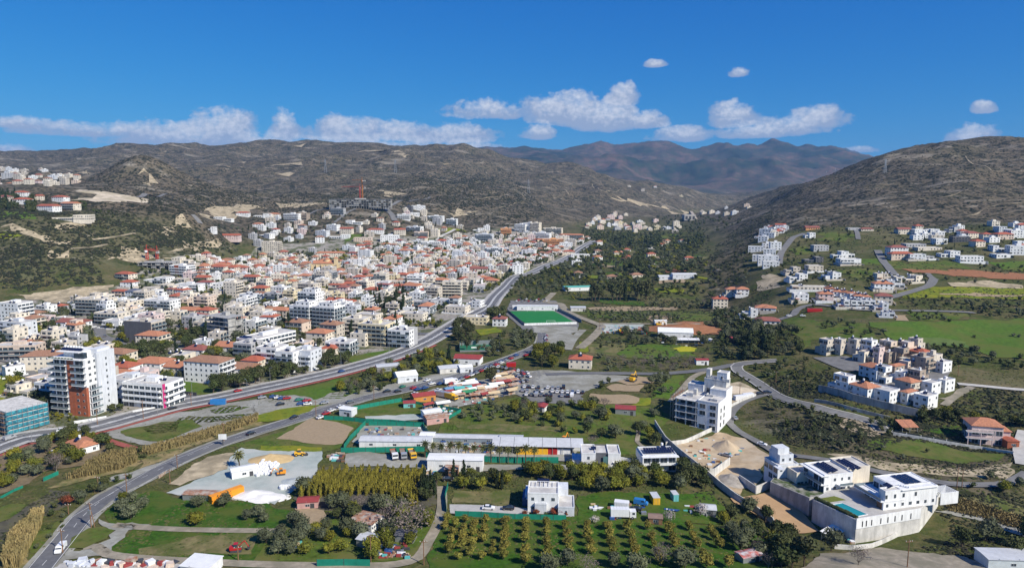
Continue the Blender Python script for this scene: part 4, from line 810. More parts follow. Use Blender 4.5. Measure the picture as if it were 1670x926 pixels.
B_ = [ # tile, base x, base y, w, d, n, yaw, wall, roof, extras
 (M1,60,268,22,14,6,-15,'white','flat',dict(bal='R',label='tall white balconied block on its lawn at the left picture edge')),
 (M1,580,208,28,14,5,-11,'cream','flat',dict(bal='F',label='five-storey cream block under the hill-foot clearing')),
 (M1,1020,192,28,14,4,-14,'white','flat',dict(bal='F',pil=True)), (M1,850,108,14,12,3,-14,'pale','slate',{}), (M1,770,168,18,12,3,-11,'white','flat',dict(bal='F')),
 (M1,1210,215,15,12,2,-11,'cream','orange',{}), (M1,1320,215,13,11,2,-16,'cream','red',{}), (M1,1490,88,15,14,5,-14,'cream','flat',dict(bal='R',label='slim five-storey cream block with stacked balconies in mid town')),
 (M1,1210,62,28,13,3,-10,'white','flat',dict(bal='F')), (M1,690,262,24,13,3,-14,'cream','flat',dict(bal='F')), (M1,440,300,22,13,2,-14,'white','dusk',{}),
 (M1,900,383,24,14,5,-15,'beige','flat',dict(bal='R',accent=('dark','F',0,.99),label='beige block with charcoal front and orange window strip in town')),
 (M1,955,418,18,13,3,-11,'cream','orange',dict(bal='R')), (M1,1590,442,17,38,3,-30,'white','flat',dict(bal='FR',solid=True,pvn=8,label='long white hotel-like block with three banded storeys and solar panels')),
 (M1,95,492,27,12,3,6,'peach','flat',dict(bal='F',solid=False,label='peach three-storey row with shops below at the left edge')),
 (M1,330,560,34,13,3,8,'cream','brown',dict(sides='FRKL',label='long cream block with brown hipped roof behind the red-clad tower')),
 (M1,600,455,20,12,2,-15,'cream','flat',{}), (M1,770,605,14,12,2,-14,'white','red',{}), (M1,950,575,20,14,2,-14,'white','orange',{}), (M1,1130,605,15,11,2,-15,'cream','orange',{}),
 (M1,1310,640,24,14,4,-15,'white','brown',dict(bal='R',solid=True,label='white four-storey block with brown tiled edges beside the lawn')), (M1,1500,612,22,14,2,-15,'white','brown',dict(bal='R')),
 (M1,790,775,20,15,4,-14,'pale','flat',dict(pil=True,bal='',label='pale grey block between the red-clad tower and the magenta-striped block')),
 (M1,930,800,25,15,4,-15,'white','flat',dict(bal='FR',pil=False,solid=True,accent=(mat('magenta_panel',(.5,.03,.16),.6,.05),'R',0,.12),tanks=5,label='white four-storey block with a magenta stripe by the highway bend')),
 (M1,1250,485,16,11,2,-14,'white','dusk',{}), (M1,1460,465,16,12,2,-14,'white','orange',{}), (M1,720,510,20,12,2,-14,'cream','brown',{}), (M1,1620,560,12,10,2,-14,'cream','red',{}),
 (M1,20,600,13,10,2,-40,'white','flat',{}), (M1,1520,220,17,12,3,-14,'cream','flat',{}), (M1,1600,150,15,10,4,-11,'pale','flat',dict(bal='R')), (M1,1280,110,13,10,1,-10,'white','flat',{}),(M1,820,30,15,11,2,-10,'white','red',{}),
 (M2,275,288,19,15,6,-20,'white','flat',dict(bal='FR',solid=False,pent=True,label='left one of the two large white balconied towers in mid town')),
 (M2,430,298,21,15,6,-20,'white','flat',dict(bal='FR',solid=False,pent=True,label='right one of the two large white balconied towers in mid town')),
 (M2,320,160,20,14,5,-20,'white','flat',dict(bal='F',pent=True,label='white stepped block standing behind the two large white towers')),
 (M2,130,78,18,12,3,-20,'white','flat',dict(bal='R')), (M2,90,168,18,12,2,-20,'white','flat',{}), (M2,620,330,18,14,4,-14,'cream','flat',dict(bal='F')), (M2,740,400,22,15,5,-18,'yellow','flat',dict(bal='FR',label='yellow cream five-storey complex left of the white cypress-flanked block')),
 (M2,915,412,17,14,4,-16,'white','flat',dict(bal='F',accent=('grey','R',.55,.99),label='white and grey block flanked by a tall cypress near the slip road')), (M2,650,405,12,10,3,-16,'cream','flat',{}),
 (M2,1258,80,20,12,5,-5,'cream','flat',dict(bal='F',dens=3,label='cream five-storey block with a grid of windows at the far highway end of town')), (M2,380,400,16,12,3,-16,'cream','orange',{}), (M2,230,440,18,12,2,-16,'peach','flat',{}),
 (M2,280,560,15,12,4,-18,'pale','flat',dict(bal='F')), (M2,175,570,13,13,4,-18,'white','flat',dict(bal='F')), (M2,60,540,15,13,4,-18,'white','flat',dict(bal='F')), (M2,370,485,15,11,2,-12,'cream','flat',{}), (M2,450,480,10,10,2,-12,'cream','red',{}),
 (M2,520,465,18,12,3,-12,'white','flat',dict(bal='FR',solid=False)), (M2,110,395,17,12,2,-12,'beige','flat',{}), (M2,1080,180,20,10,3,-15,'grey','flat',dict(bal='F',solid=False)), (M2,1180,145,18,12,2,-20,'white','flat',{}),
 (M2,1280,192,20,12,2,-20,'cream','flat',{}), (M2,1395,152,15,11,2,-20,'white','flat',dict(ell='FL')), (M2,1410,265,20,10,2,-10,'yellow','flat',dict(label='low yellow building at the highway bend before the football pitch')), (M2,1565,275,11,9,2,-10,'white','dusk',dict(label='small white building with dark red roof beside the pitch')),
 (M2,490,150,16,11,2,-20,'cream','red',{}), (M2,130,215,18,11,2,-15,'beige','orange',{}), (M2,60,440,10,9,2,-12,'white','flat',{}), (M2,700,245,20,12,2,-20,'cream','flat',{}), (M2,860,230,16,12,2,-20,'cream','flat',{}), (M2,1000,240,20,12,2,-15,'cream','flat',{}),
 (M2,740,75,18,11,2,-10,'white','red',{}), (M2,910,50,14,10,2,-10,'cream','red',{}), (M2,1090,80,18,11,2,-15,'cream','red',{}), (M2,910,105,16,11,2,-20,'pink','dusk',{}), (M2,590,210,15,10,3,-15,'pale','flat',{}),
 (U2,855,662,31,16,3,2,'white','flat',dict(fh=4,label='big white school block with a dark sign in upper mid town')), (U2,80,725,28,14,5,-10,'cream','flat',dict(bal='R',label='tall cream block standing at the upper town edge')), (U2,470,755,44,10,2,3,'cream','orange',dict(label='long cream building with an orange tiled roof above the church')),
 (U2,1010,590,30,14,3,-20,'white','flat',dict(bal='F')),(U2,760,600,30,14,2,0,'white','red',{}),(U2,1060,625,26,14,3,0,'peach','flat',dict(bal='F')),(U2,1120,690,32,14,3,0,'white','flat',dict(bal='F')),(U2,680,655,30,14,2,0,'peach','flat',{}),(U2,920,610,20,12,3,0,'cream','red',{}),
 (U2,1465,650,34,16,4,-10,'pale','flat',dict(bal='F')),(U2,1610,610,22,14,4,0,'orange','flat',dict(bal='F')),(U2,1430,590,22,12,2,0,'white','flat',{}),(U2,1435,858,24,14,2,0,'cream','dusk',{}),(U2,1600,835,24,12,2,-5,'white','dusk',{}),(U2,1530,740,30,14,4,-10,'white','flat',dict(bal='F')),
 (U2,215,518,32,16,4,-15,'white','flat',dict(bal='F')),(U2,280,515,24,16,4,-10,'taupe','flat',dict(bal='F')),(U2,105,498,20,12,2,0,'cream','orange',{}),(U2,30,498,34,12,2,0,'white','flat',{}),(U2,40,625,28,12,2,-30,'white','flat',{}),(U2,515,480,28,12,4,-10,'grey','flat',dict(bal='F',solid=False)),
 (U2,620,540,30,14,2,-10,'white','flat',{}),(U2,480,580,22,12,3,-20,'white','flat',{}),(U2,570,605,22,12,3,-10,'cream','red',{}),(U2,530,635,34,12,2,0,'white','flat',{}),(U2,410,620,22,12,3,-20,'pale','flat',{}),(U2,1150,515,34,16,3,-10,'white','flat',dict(bal='F')),(U2,1255,545,22,14,4,-10,'white','flat',dict(bal='F')),
 (U2,945,510,26,12,3,0,'white','flat',dict(bal='F')),(U2,1010,485,24,12,2,0,'white','flat',{}),(U2,975,460,16,12,4,-10,'dark','flat',{}),(U2,1040,450,30,14,3,0,'white','flat',{}),
 (U3,80,590,22,20,6,-30,'white','flat',dict(bal='R',label='tallest white block at the far end of town')),(U3,125,600,20,18,7,-20,'cream','flat',dict(bal='F')),(U3,175,640,30,16,4,-20,'white','flat',dict(bal='F')),(U3,240,605,40,16,4,-15,'cream','flat',dict(bal='F')),(U3,245,680,40,16,4,0,'orange','flat',dict(bal='F',label='long orange four-storey block at the far end of town')),
 (U3,330,695,24,14,3,-5,'white','flat',{}),(U3,30,590,24,16,5,-20,'white','flat',dict(bal='F')),(U3,350,740,20,12,2,0,'cream','red',{}),(U3,415,760,26,12,2,0,'white','flat',{}),(U3,510,748,24,12,1,10,'white','flat',{}),(U3,360,640,50,14,3,-15,'cream','orange',dict(bal='F')),
 (U1,455,525,44,18,2,8,'cream','flat',dict(dens=2.2,tanks=0,label='wide cream hillside mansion with a row of arched windows')),(U1,435,450,20,14,3,-10,'cream','orange',dict(bal='F')),(U1,290,455,26,14,2,-15,'white','red',{}),(U1,375,395,20,12,2,-10,'white','red',{}),(U1,125,360,18,12,2,0,'white','red',{}),(U1,130,410,22,12,2,-5,'white','red',{}),
 (U1,245,385,9,9,2,0,'cream','red',{}),(U1,15,390,16,12,2,0,'beige','dusk',{}),(U1,1155,880,26,14,4,-20,'white','flat',dict(bal='FR',accent=('brick','F',.3,.55),label='white block with a red brick panel below the hill excavation')),(U1,790,900,20,12,2,-20,'cream','red',dict(bal='F')),(U1,1000,925,32,14,2,-15,'white','flat',dict(bal='F')),
 (U1,1420,835,24,12,2,-10,'peach','orange',{}),(U1,1165,795,22,12,2,-10,'cream','flat',{}),(U1,1440,515,34,12,2,-10,'white','flat',{}),(U1,1570,490,24,12,2,0,'white','red',{}),(U1,1360,585,14,10,2,0,'white','flat',{}),(U1,1470,635,36,14,2,0,'pink','red',{}),
 # farms and houses in the valley
 (M3,420,552,14,10,2,-10,'cream','red',dict(pvn=0,label='cream farmhouse with solar-panelled red roof beyond the car park')), (M3,1330,160,14,10,3,-8,'cream','red',dict(label='cream house with red roof on the wooded slope foot')),
 (M3,1410,78,13,10,2,-10,'cream','orange',{}), (M3,1475,80,12,10,2,-10,'white','orange',{}), (M3,1615,185,15,12,1,-20,'white','orange',dict(label='white house with a broad orange pyramid roof by the estate road')), (M3,1525,215,12,9,2,-10,'white','flat',{}), (M3,1640,265,18,11,1,-15,'white','dusk',{}),
 (M4,20,185,10,9,1,-20,'white','orange',{}),
 (B1,470,178,13,8,1,-36,'white','orange',dict(fh=3.2,label='small white cottage with orange tiles among the left garden trees')),
 # right plateau, modern white villas
 (M4,225,120,12,10,2,-10,'white','flat',{}),(M4,385,118,12,10,2,-10,'pink','orange',{}),(M4,745,178,10,10,2,-15,'white','flat',{}),(M4,790,215,9,8,1,-20,'white','flat',{}),(M4,760,130,13,10,2,-20,'cream','dusk',{}),(M4,760,50,16,10,2,-10,'white','orange',{}),(M4,840,30,14,10,2,-20,'white','flat',{}),(M4,280,45,30,9,1,-10,'cream','flat',{}),
 (U4,895,605,17,12,2,0,'cream','dusk',{}),(U4,1005,608,20,12,2,5,'white','flat',{}),(U4,1115,605,22,12,2,0,'white','flat',{}),(U4,1220,590,16,10,2,10,'grey','flat',{}),(U4,1135,670,14,11,2,0,'white','flat',{}),(U4,1265,655,20,12,2,-10,'dark','flat',{}),(U4,1345,630,18,12,2,10,'cream','dusk',{}),
 (U4,1550,640,20,12,2,0,'peach','red',{}),(U4,1550,590,18,12,2,0,'pale','flat',{}),(U4,1640,630,22,14,3,0,'white','flat',{}),(U4,1550,760,20,12,1,0,'white','flat',{}),(U4,1640,740,20,12,3,-10,'white','flat',{}),(U4,860,745,20,12,3,0,'white','dusk',{}),(U4,880,770,24,10,2,0,'peach','red',{}),(U4,970,690,24,12,1,0,'grey','flat',{}),
 (U4,1060,710,28,12,1,0,'cream','flat',{}),(U4,1195,755,20,11,2,0,'white','flat',{}),(U4,1330,790,24,10,2,-5,'white','flat',{}),(U4,980,775,16,10,2,-10,'white','flat',{}),(U4,1050,770,14,10,1,0,'grey','flat',{}),(U4,545,805,22,11,2,0,'white','flat',dict(bal='F')),(U4,530,755,16,11,2,0,'white','flat',{}),
 (U4,355,715,18,11,2,0,'grey','flat',{}),(U4,310,790,20,11,2,0,'dark','flat',{}),(U4,320,850,15,11,2,0,'beige','flat',{}),(U4,285,630,13,9,2,0,'white','flat',{}),(U4,300,575,20,10,1,0,'orange','dusk',{}),(U4,435,900,14,12,2,0,'white','flat',{}),(U4,210,905,17,10,2,0,'white','flat',{}),(U4,175,860,14,9,2,0,'beige','flat',{}),
 (U4,475,760,14,10,1,0,'white','flat',{}),(U4,750,905,10,8,2,0,'cream','flat',{}),(U4,790,905,9,8,2,0,'beige','flat',{}),(U4,865,905,9,8,1,0,'white','flat',{}),(U4,960,920,18,10,2,15,'cream','flat',{}),(U4,570,580,18,8,1,0,'grey','flat',{}),(U4,655,585,18,8,1,0,'beige','dusk',{}),
 (U4,60,710,13,10,3,-10,'white','flat',{}),(U4,20,740,14,10,2,-20,'white','flat',{}),(U4,30,820,17,12,2,-15,'white','flat',{}),(U4,90,570,16,9,2,-20,'white','red',{}),(U4,50,590,16,9,2,-30,'white','flat',{}),(U4,15,630,14,9,2,-30,'white','flat',{}),(U3,1620,615,16,9,3,-30,'white','flat',{}),(U3,1640,800,22,10,3,-15,'white','flat',{}),(U3,1560,720,18,10,2,-20,'white','flat',{}),
]
for i in range(11):
    t = i/10; B_.append((M4, 415+t*230+(i%2)*4, 130-(1-t)*45+ (i%3)*4, 8, 9, 2, -12, 'white', 'flat' if i % 2 else 'orange', dict(group='stepped terrace of small white houses')))
for i in range(5): B_.append((M4, 500+i*42, 160-(i%2)*3, 8.5, 8, 2, -12, 'white', 'flat', dict(bal='F', group='stepped terrace of small white houses')))
for t_, zx, zy, w, d, n, yaw, wall, roof, k in B_: at(t_, zx, zy, w, d, n, yaw, wall, roof, **k)
# ------------------------------------------------------------------ trees
bark = mat('bark', (.09,.065,.045), .95, .25, 2); barkg = mat('grey_bark', (.2,.17,.14), .95, .2, 2)
F_ = {'olive': foliage('olive_leaves', (.092,.102,.058), .35, (.085,.095,.04)), 'citrus': foliage('citrus_leaves', (.11,.12,.016), .4, (.18,.155,.014)), 'tree': foliage('dark_leaves', (.05,.066,.02), .45, (.075,.075,.028)), 'orchard': foliage('orchard_leaves', (.17,.16,.03), .4, (.22,.17,.035)),
      'cypress': foliage('cypress_leaves', (.02,.034,.014), .3), 'conifer': foliage('yellow_conifer_leaves', (.19,.165,.025), .4, (.14,.13,.02)), 'almond': foliage('bare_twigs', (.16,.125,.11), .25, (.13,.11,.1)), 'euca': foliage('loose_leaves', (.062,.074,.028), .35, (.075,.065,.03)),
      'bush': foliage('maquis_leaves', (.022,.028,.012), .35, (.038,.032,.02)), 'reed': foliage('dry_reeds', (.3,.23,.1), .3, (.2,.17,.07)), 'palm': foliage('palm_leaves', (.075,.085,.03), .25, (.11,.1,.03)), 'white': foliage('blossom', (.45,.4,.38), .2, (.2,.2,.12)), 'rust': foliage('red_hedge', (.2,.05,.025), .3, (.12,.06,.02))}
def ico():
    t = (1+5**.5)/2; v = np.array([(-1,t,0),(1,t,0),(-1,-t,0),(1,-t,0),(0,-1,t),(0,1,t),(0,-1,-t),(0,1,-t),(t,0,-1),(t,0,1),(-t,0,-1),(-t,0,1)], float); v /= np.linalg.norm(v[0])
    return v, [(0,11,5),(0,5,1),(0,1,7),(0,7,10),(0,10,11),(1,5,9),(5,11,4),(11,10,2),(10,7,6),(7,1,8),(3,9,4),(3,4,2),(3,2,6),(3,6,8),(3,8,9),(4,9,5),(2,4,11),(6,2,10),(8,6,7),(9,8,1)]
ICO = ico()
def rdir(r, n):
    v = r.normal(size=(n, 3)); return v/np.linalg.norm(v, axis=1)[:, None]
def crown_arrays(seed, nl, leaves, ls, rx=.5, z0=.25, z1=1.0, core=.8, shape='round'):
    r = np.random.default_rng(seed); vs = []; fs = []; n0 = 0; lobes = []
    for i in range(nl):
        if shape == 'tall': t = (i+.5)/nl; c = np.array([r.normal()*.03, r.normal()*.03, z0+(z1-z0)*t]); rad = rx*(1-abs(t-.35)**1.5*1.35)*r.uniform(.85, 1.1); sz = (z1-z0)/nl*1.25
        else:
            d = rdir(r, 1)[0]; q = r.uniform(.25, .62); c = np.array([d[0]*rx*q, d[1]*rx*q, (z0+z1)/2+d[2]*(z1-z0)/2*q]); rad = rx*r.uniform(.42, .62); sz = rad*r.uniform(.75, 1.0)*((z1-z0)/(2*rx))**.5
            if shape == 'cone': k = (c[2]-z0)/(z1-z0); c[:2] *= 1.1-k; rad *= 1.15-k*.7
        lobes.append((c, rad, sz)); v = ICO[0]*np.array([rad, rad, sz])*core*r.uniform(.72, 1.15, (12, 1))+c; vs.append(v); fs += [[a+n0 for a in f] for f in ICO[1]]; n0 += 12
    for k in range(leaves):
        c, rad, sz = lobes[r.integers(nl)]; d = rdir(r, 1)[0]
        if d[2] < -.35: d[2] *= -1
        p = c+d*np.array([rad, rad, sz])*r.uniform(.78, 1.28); nrm = d*.7+rdir(r, 1)[0]*.75; nrm /= np.linalg.norm(nrm)+1e-9
        a = np.cross(nrm, rdir(r, 1)[0]); a /= np.linalg.norm(a)+1e-9; b = np.cross(nrm, a); s = ls*r.uniform(.6, 1.3)
        vs.append(np.array([p-a*s, p-b*s*.6, p+a*s, p+b*s*.6])); fs.append([n0, n0+1, n0+2, n0+3]); n0 += 4
    return np.vstack(vs), fs
def fr(f): return [i for a in f for i in a], [len(a) for a in f]
SH = {'olive': dict(nl=11, rx=.62, z0=.15, z1=1.0), 'citrus': dict(nl=10, rx=.55, z0=.1, z1=1.0), 'tree': dict(nl=11, rx=.46, z0=.15, z1=1.0), 'orchard': dict(nl=10, rx=.42, z0=.1, z1=1.0, core=.8), 'cypress': dict(nl=7, rx=.13, z0=.02, z1=1.0, shape='tall', core=.95),
      'conifer': dict(nl=6, rx=.17, z0=.02, z1=1.0, shape='tall', core=.92), 'almond': dict(nl=9, rx=.6, z0=.25, z1=1.0, core=.0), 'euca': dict(nl=9, rx=.34, z0=.22, z1=1.0, core=.7), 'white': dict(nl=8, rx=.6, z0=.2, z1=1.0, core=.3), 'rust': dict(nl=9, rx=.6, z0=.1, z1=1.0, core=.8)}
PRO = {}
def twigs(seed, h=1.0, spread=.5, n=9, m=barkg, depth=3):
    r = random.Random(seed); mb = MB()
    def br(p, d, L, rad, k):
        q = p+d*L; mb.tube(p, q, rad, m, 4, rad*.6)
        if k == 0: return
        for i in range(3 if k > 1 else 3):
            nd_ = (d+Vector((r.gauss(0, spread), r.gauss(0, spread), r.gauss(.15, .3)))).normalized(); br(q, nd_, L*r.uniform(.6, .85), rad*.55, k-1)
    br(Vector((0, 0, -.03)), Vector((0, 0, 1)), .16*h, .03*h, 1 if False else 1)
    for i in range(n):
        a = 2*pi*i/n+r.random(); br(Vector((0, 0, .12*h)), Vector((cos(a)*r.uniform(.3,1.1), sin(a)*r.uniform(.3,1.1), 1)).normalized(), .3*h, .014*h, depth)
    return mb
for k, s in SH.items():
    for i in range(3):
        s2 = dict(s); nl = s2.pop('nl'); lv = {'almond': 500, 'cypress': 330, 'conifer': 260, 'white': 420}.get(k, 620); ls = {'almond': .028, 'cypress': .035, 'conifer': .05, 'white': .045}.get(k, .058)
        v, f = crown_arrays(100*i+len(k), nl, lv, ls, **s2)
        if k == 'almond': f = f[nl*20:]
        ff, nn_ = fr(f); cm = npmesh('crown', v, ff, nn_, [F_[k]])
        if k in ('almond', 'white'): tmsh = twigs(i, 1.0, .5, 7, barkg, 2).mesh('trunk')
        else:
            tb = MB(); tb.tube((0,0,-.1), (.01*i,.0,s['z0']+.25), .035 if k != 'euca' else .022, bark, 7, .02)
            for q in range(4): a = q*1.6+i; tb.tube((0,0,s['z0']+.02), (cos(a)*s['rx']*.55, sin(a)*s['rx']*.55, s['z0']+.38), .018, bark, 5, .008)
            tmsh = tb.mesh('trunk')
        v2, f2 = crown_arrays(300*i+len(k)+5, {'cypress': 4, 'conifer': 3}.get(k, 5), {'almond': 110, 'cypress': 30}.get(k, 52), ls*(1.6 if k != 'almond' else 1.3), **{a: b for a, b in s2.items()})
        if k == 'almond': f2 = f2[100:]
        PRO[k, i] = (cm, tmsh, v2, f2)
TREES = []  # kind, x, y, h, place phrase, group
ROADP = np.vstack([np.column_stack([L, np.full(len(L), hw)]) for L, hw in ROADS])
def road_clear(x, y, m=1.5):
    x = np.asarray(x); y = np.asarray(y); ok = np.ones(len(x), bool)
    for i in range(0, len(x), 400):
        d = np.hypot(x[i:i+400, None]-ROADP[:, 0], y[i:i+400, None]-ROADP[:, 1])-ROADP[:, 2]; ok[i:i+400] = d.min(1) > m
    return ok
def foot_clear(x, y, m=1.0):
    F = np.array(FOOT); ok = np.ones(len(x), bool)
    for i in range(0, len(x), 400):
        d = np.hypot(x[i:i+400, None]-F[:, 0], y[i:i+400, None]-F[:, 1])-F[:, 2]*.85; ok[i:i+400] = d.min(1) > m
    return ok
NOTREE = []
def grove(tile, pts, kinds, sp, h, jit=.35, keep=1.0, yaw=0, clear=1.5, grp=None, world=None, bclear=.5):
    poly = world or [P(*p)[:2] for p in T(tile[0], tile[1], *pts)]; c = np.mean(poly, 0); a = R(yaw)
    Rr = max(math.hypot(p[0]-c[0], p[1]-c[1]) for p in poly); n = int(Rr/sp)+1
    gx, gy = np.meshgrid(np.arange(-n, n+1)*sp, np.arange(-n, n+1)*sp); gx = gx.ravel()+rng.uniform(-jit, jit, gx.size)*sp; gy = gy.ravel()+rng.uniform(-jit, jit, gy.size)*sp
    x = c[0]+gx*cos(a)-gy*sin(a); y = c[1]+gx*sin(a)+gy*cos(a); ok = inpoly(x, y, poly) & (rng.random(x.size) < keep)
    x, y = x[ok], y[ok]
    if not len(x): return
    ok = road_clear(x, y, clear) & foot_clear(x, y, bclear)
    for q in NOTREE: ok &= ~inpoly(x, y, q)
    ks = list(kinds); pk = np.array([kinds[k] for k in ks], float); pk /= pk.sum()
    for xx, yy in zip(x[ok], y[ok]):
        k = ks[rng.choice(len(ks), p=pk)]; TREES.append((k, float(xx), float(yy), float(rng.uniform(*h))*(1.5 if k == 'cypress' else 1), grp))
def tree1(kind, tile, zx, zy, h, grp=None, label=None):
    x, y, z = P(*T(tile[0], tile[1], (zx, zy))[0]); TREES.append((kind, x, y, h, grp, label))
# ------------------------------------------------------------------ the walled housing compound on the right
CW = [(345,455,10,10,2,'beige','flat',1),(440,455,8,9,2,'beige','flat',1),(535,455,9,9,2,'beige','flat',1),(625,460,11,9,2,'white','flat',1),(745,465,12,9,2,'peach','flat',1),(590,505,8,8,2,'cream','flat',0),(640,510,8,8,2,'taupe','flat',0),(690,510,7,8,2,'pink','flat',1),
      (750,505,8,8,2,'taupe','flat',0),(860,470,10,9,2,'peach','flat',1),(930,450,9,9,2,'beige','flat',1),(835,515,9,9,2,'taupe','flat',1),(965,505,11,9,2,'taupe','red',0),(775,590,10,9,2,'dusky','orange',0),(905,575,9,8,2,'peach','flat',0),(975,575,9,9,3,'taupe','flat',0),(1040,560,7,9,3,'beige','flat',0),
      (1090,570,9,9,2,'white','flat',0),(650,605,11,9,2,'white','orange',0),(835,640,9,9,2,'white','flat',0),(715,640,9,9,2,'white','flat',1),(455,700,13,9,2,'white','flat',1),(590,735,11,10,2,'white','orange',0),(700,755,15,10,2,'white','flat',0),(930,665,10,9,2,'taupe','flat',1),(1000,705,11,9,2,'white','flat',0),(1100,690,9,9,2,'white','flat',0),(880,700,9,8,2,'beige','orange',0),(950,790,14,10,2,'white','flat',0),(865,770,7,9,2,'pale','orange',0)]
for i, (zx, zy, w, d, n, wl_, rf_, pt) in enumerate(CW):
    at(M4, zx, zy, w, d, n, -60+(i*7 % 9)-4, 'taupe' if wl_ == 'dusky' else wl_, rf_, pent=bool(pt), near=True, tanks=1, sides='FR', bal='R' if i % 3 == 0 else '', foot=5, ell='FL' if i % 4 == 1 else None)
# ------------------------------------------------------------------ walls and fences
def PZ(px, py, z):
    u, s = ray(px, py); Y = (z-HCAM)/s; return (u*Y, Y, z)
def wallline(name, label, cat, pts, h, m, th=.3, top=None, posts=None, group=None, dens=4, base=None):
    W = [P(*p) for p in pts]; L = [];
    for a, b in zip(W[:-1], W[1:]):
        n = max(1, int(math.hypot(b[0]-a[0], b[1]-a[1])/dens))
        for k in range(n): L.append((a[0]+(b[0]-a[0])*k/n, a[1]+(b[1]-a[1])*k/n))
    L.append(W[-1][:2]); x0, y0 = L[0]; z0 = gz(x0, y0); root = thing(name, (x0, y0, z0), 0, label, cat, group); mb = MB(); pb = MB()
    for i, (a, b) in enumerate(zip(L[:-1], L[1:])):
        d = Vector((b[0]-a[0], b[1]-a[1])).normalized(); nx, ny = d.y*th/2, -d.x*th/2; za = gz(*a)-z0; zb = gz(*b)-z0
        ta, tb = (za+h, zb+h) if top is None else (top-z0, top-z0)
        A = (a[0]-x0, a[1]-y0); Bq = (b[0]-x0, b[1]-y0); zc = za-1.2 if base is None else base
        mb.add([(A[0]+nx,A[1]+ny,zc),(Bq[0]+nx,Bq[1]+ny,zb-1.2),(Bq[0]-nx,Bq[1]-ny,zb-1.2),(A[0]-nx,A[1]-ny,zc),(A[0]+nx,A[1]+ny,ta),(Bq[0]+nx,Bq[1]+ny,tb),(Bq[0]-nx,Bq[1]-ny,tb),(A[0]-nx,A[1]-ny,ta)],
               [(0,3,2,1),(4,5,6,7),(0,1,5,4),(1,2,6,5),(2,3,7,6),(3,0,4,7)], m)
        if posts: q_ = MB(); q_.box(A[0]-.07, A[1]-.07, za-.5, A[0]+.07, A[1]+.07, za+h+.15, posts); q_.build('post', root)
    mb.build('panel' if posts else 'wall', root)
    return root
cgrey = mat('weathered_concrete', (.42,.41,.39), .9, .2, .3, c2=(.3,.29,.28), scale2=.12); streaks(cgrey, .6, .35)
wallline('retaining_wall', 'grey retaining wall along the lower edge of the walled housing compound', 'retaining wall', T(1250,463,(335,700),(560,760),(820,825),(980,860)), 4.0, cgrey)
wallline('retaining_wall', 'low outer grey wall below the walled housing compound', 'retaining wall', T(1250,463,(310,765),(520,810),(800,880)), 1.8, cgrey)
wallline('retaining_wall', 'long curving white-topped wall from the building site down past the graded plot', 'retaining wall', T(840,693,(905,0),(975,110),(1100,220),(1210,310),(1330,410),(1420,480),(1560,570),(1669,645))+T(1250,693,(60,700),(170,770),(235,830)), 2.8, wcon)
wallline('retaining_wall', 'white stepped wall round the excavated pit', 'retaining wall', T(840,693,(1210,330),(1290,335),(1390,260)), 3.5, wcon)
wallline('retaining_wall', 'concrete wall between the pit and the graded plot', 'retaining wall', T(840,693,(1450,370),(1560,445),(1669,400)), 3.2, wcon)
wallline('retaining_wall', 'white wall under the street side of the building site', 'retaining wall', T(840,693,(975,135),(1100,120),(1250,50),(1340,15)), 2.0, wcon)
wallline('retaining_wall', 'low white wall at the foot of the pool villa podium', 'retaining wall', T(1250,693,(440,800),(560,808),(680,795),(800,745),(900,690)), 1.6, wcon)
wallline('boundary_wall', 'white boundary wall behind the two flat-roofed valley villas', 'wall', T(840,693,(680,235),(760,250),(850,245)), 2.0, W_['white'])
wallline('boundary_wall', 'white boundary wall along the right edge lane and fenced garden', 'wall', T(1250,693,(820,65),(1000,95),(1200,130),(1400,160),(1600,190)), 1.5, wcon)
wallline('boundary_wall', 'pale wall along the curved site road', 'wall', T(840,463,(1350,840),(1400,800),(1480,760),(1560,730)), 1.8, wcon)
wallline('boundary_wall', 'low white wall by the car entrance of the magenta-striped block', 'wall', T(0,463,(860,835),(1000,810),(1130,775)), 1.2, W_['white'])
wallline('boundary_wall', 'white wall along the pavement in front of the red-clad tower', 'wall', T(0,463,(480,905),(600,885),(690,870)), 1.3, W_['white'])
fz = dict(cat='fence', m=plastic, posts=dkm, th=.06)
for lb, pts, h in [('green mesh fence in front of the palm row', T(420,693,(1090,210),(1300,225),(1500,240),(1669,245),(1950,245)), 2.6), ('green mesh fence in front of the long grey-roofed shed', T(420,693,(540,180),(700,178),(1085,170)), 2.4),
      ('green mesh fence rising left of the storage yard', T(420,693,(560,160),(600,100),(700,0)), 2.4), ('green mesh fence along the lower side of the camp field', T(420,463,(430,880),(560,885),(700,900),(860,905),(1080,925)), 2.2),
      ('bright green mesh fence between camp field and valley road', T(420,463,(600,825),(790,790),(935,765)), 2.4), ('dark green fence on the right of the camp field', T(420,463,(930,765),(1150,800),(1320,830),(1230,880)), 1.8),
      ('green mesh fence beside the villa lane at the orchard corner', T(420,693,(1235,400),(1215,480),(1225,570)), 2.2), ('green mesh fence along the top of the front orchard', T(420,693,(1280,590),(1450,595),(1669,610),(2000,618)), 2.0),
      ('green mesh fence at the bottom picture edge', T(420,693,(385,918),(560,915),(730,918)), 2.4), ('fallen green net beside the brushwood on the left', T(0,693,(0,480),(90,430),(150,405)), 1.0), ('green net beside the bare bush on the left', T(0,693,(280,365),(380,320)), 1.6),
      ('green netting panel in the upper storage yard', T(420,693,(720,5),(900,8),(1070,15),(1110,70)), 2.2)]:
    wallline('mesh_fence', lb, pts=pts, h=h, **fz)
wallline('hoarding', 'dark printed hoarding between lawn and pavement by the highway bend', 'hoarding', T(0,463,(1095,705),(1180,718),(1275,728)), 2.2, dkm)
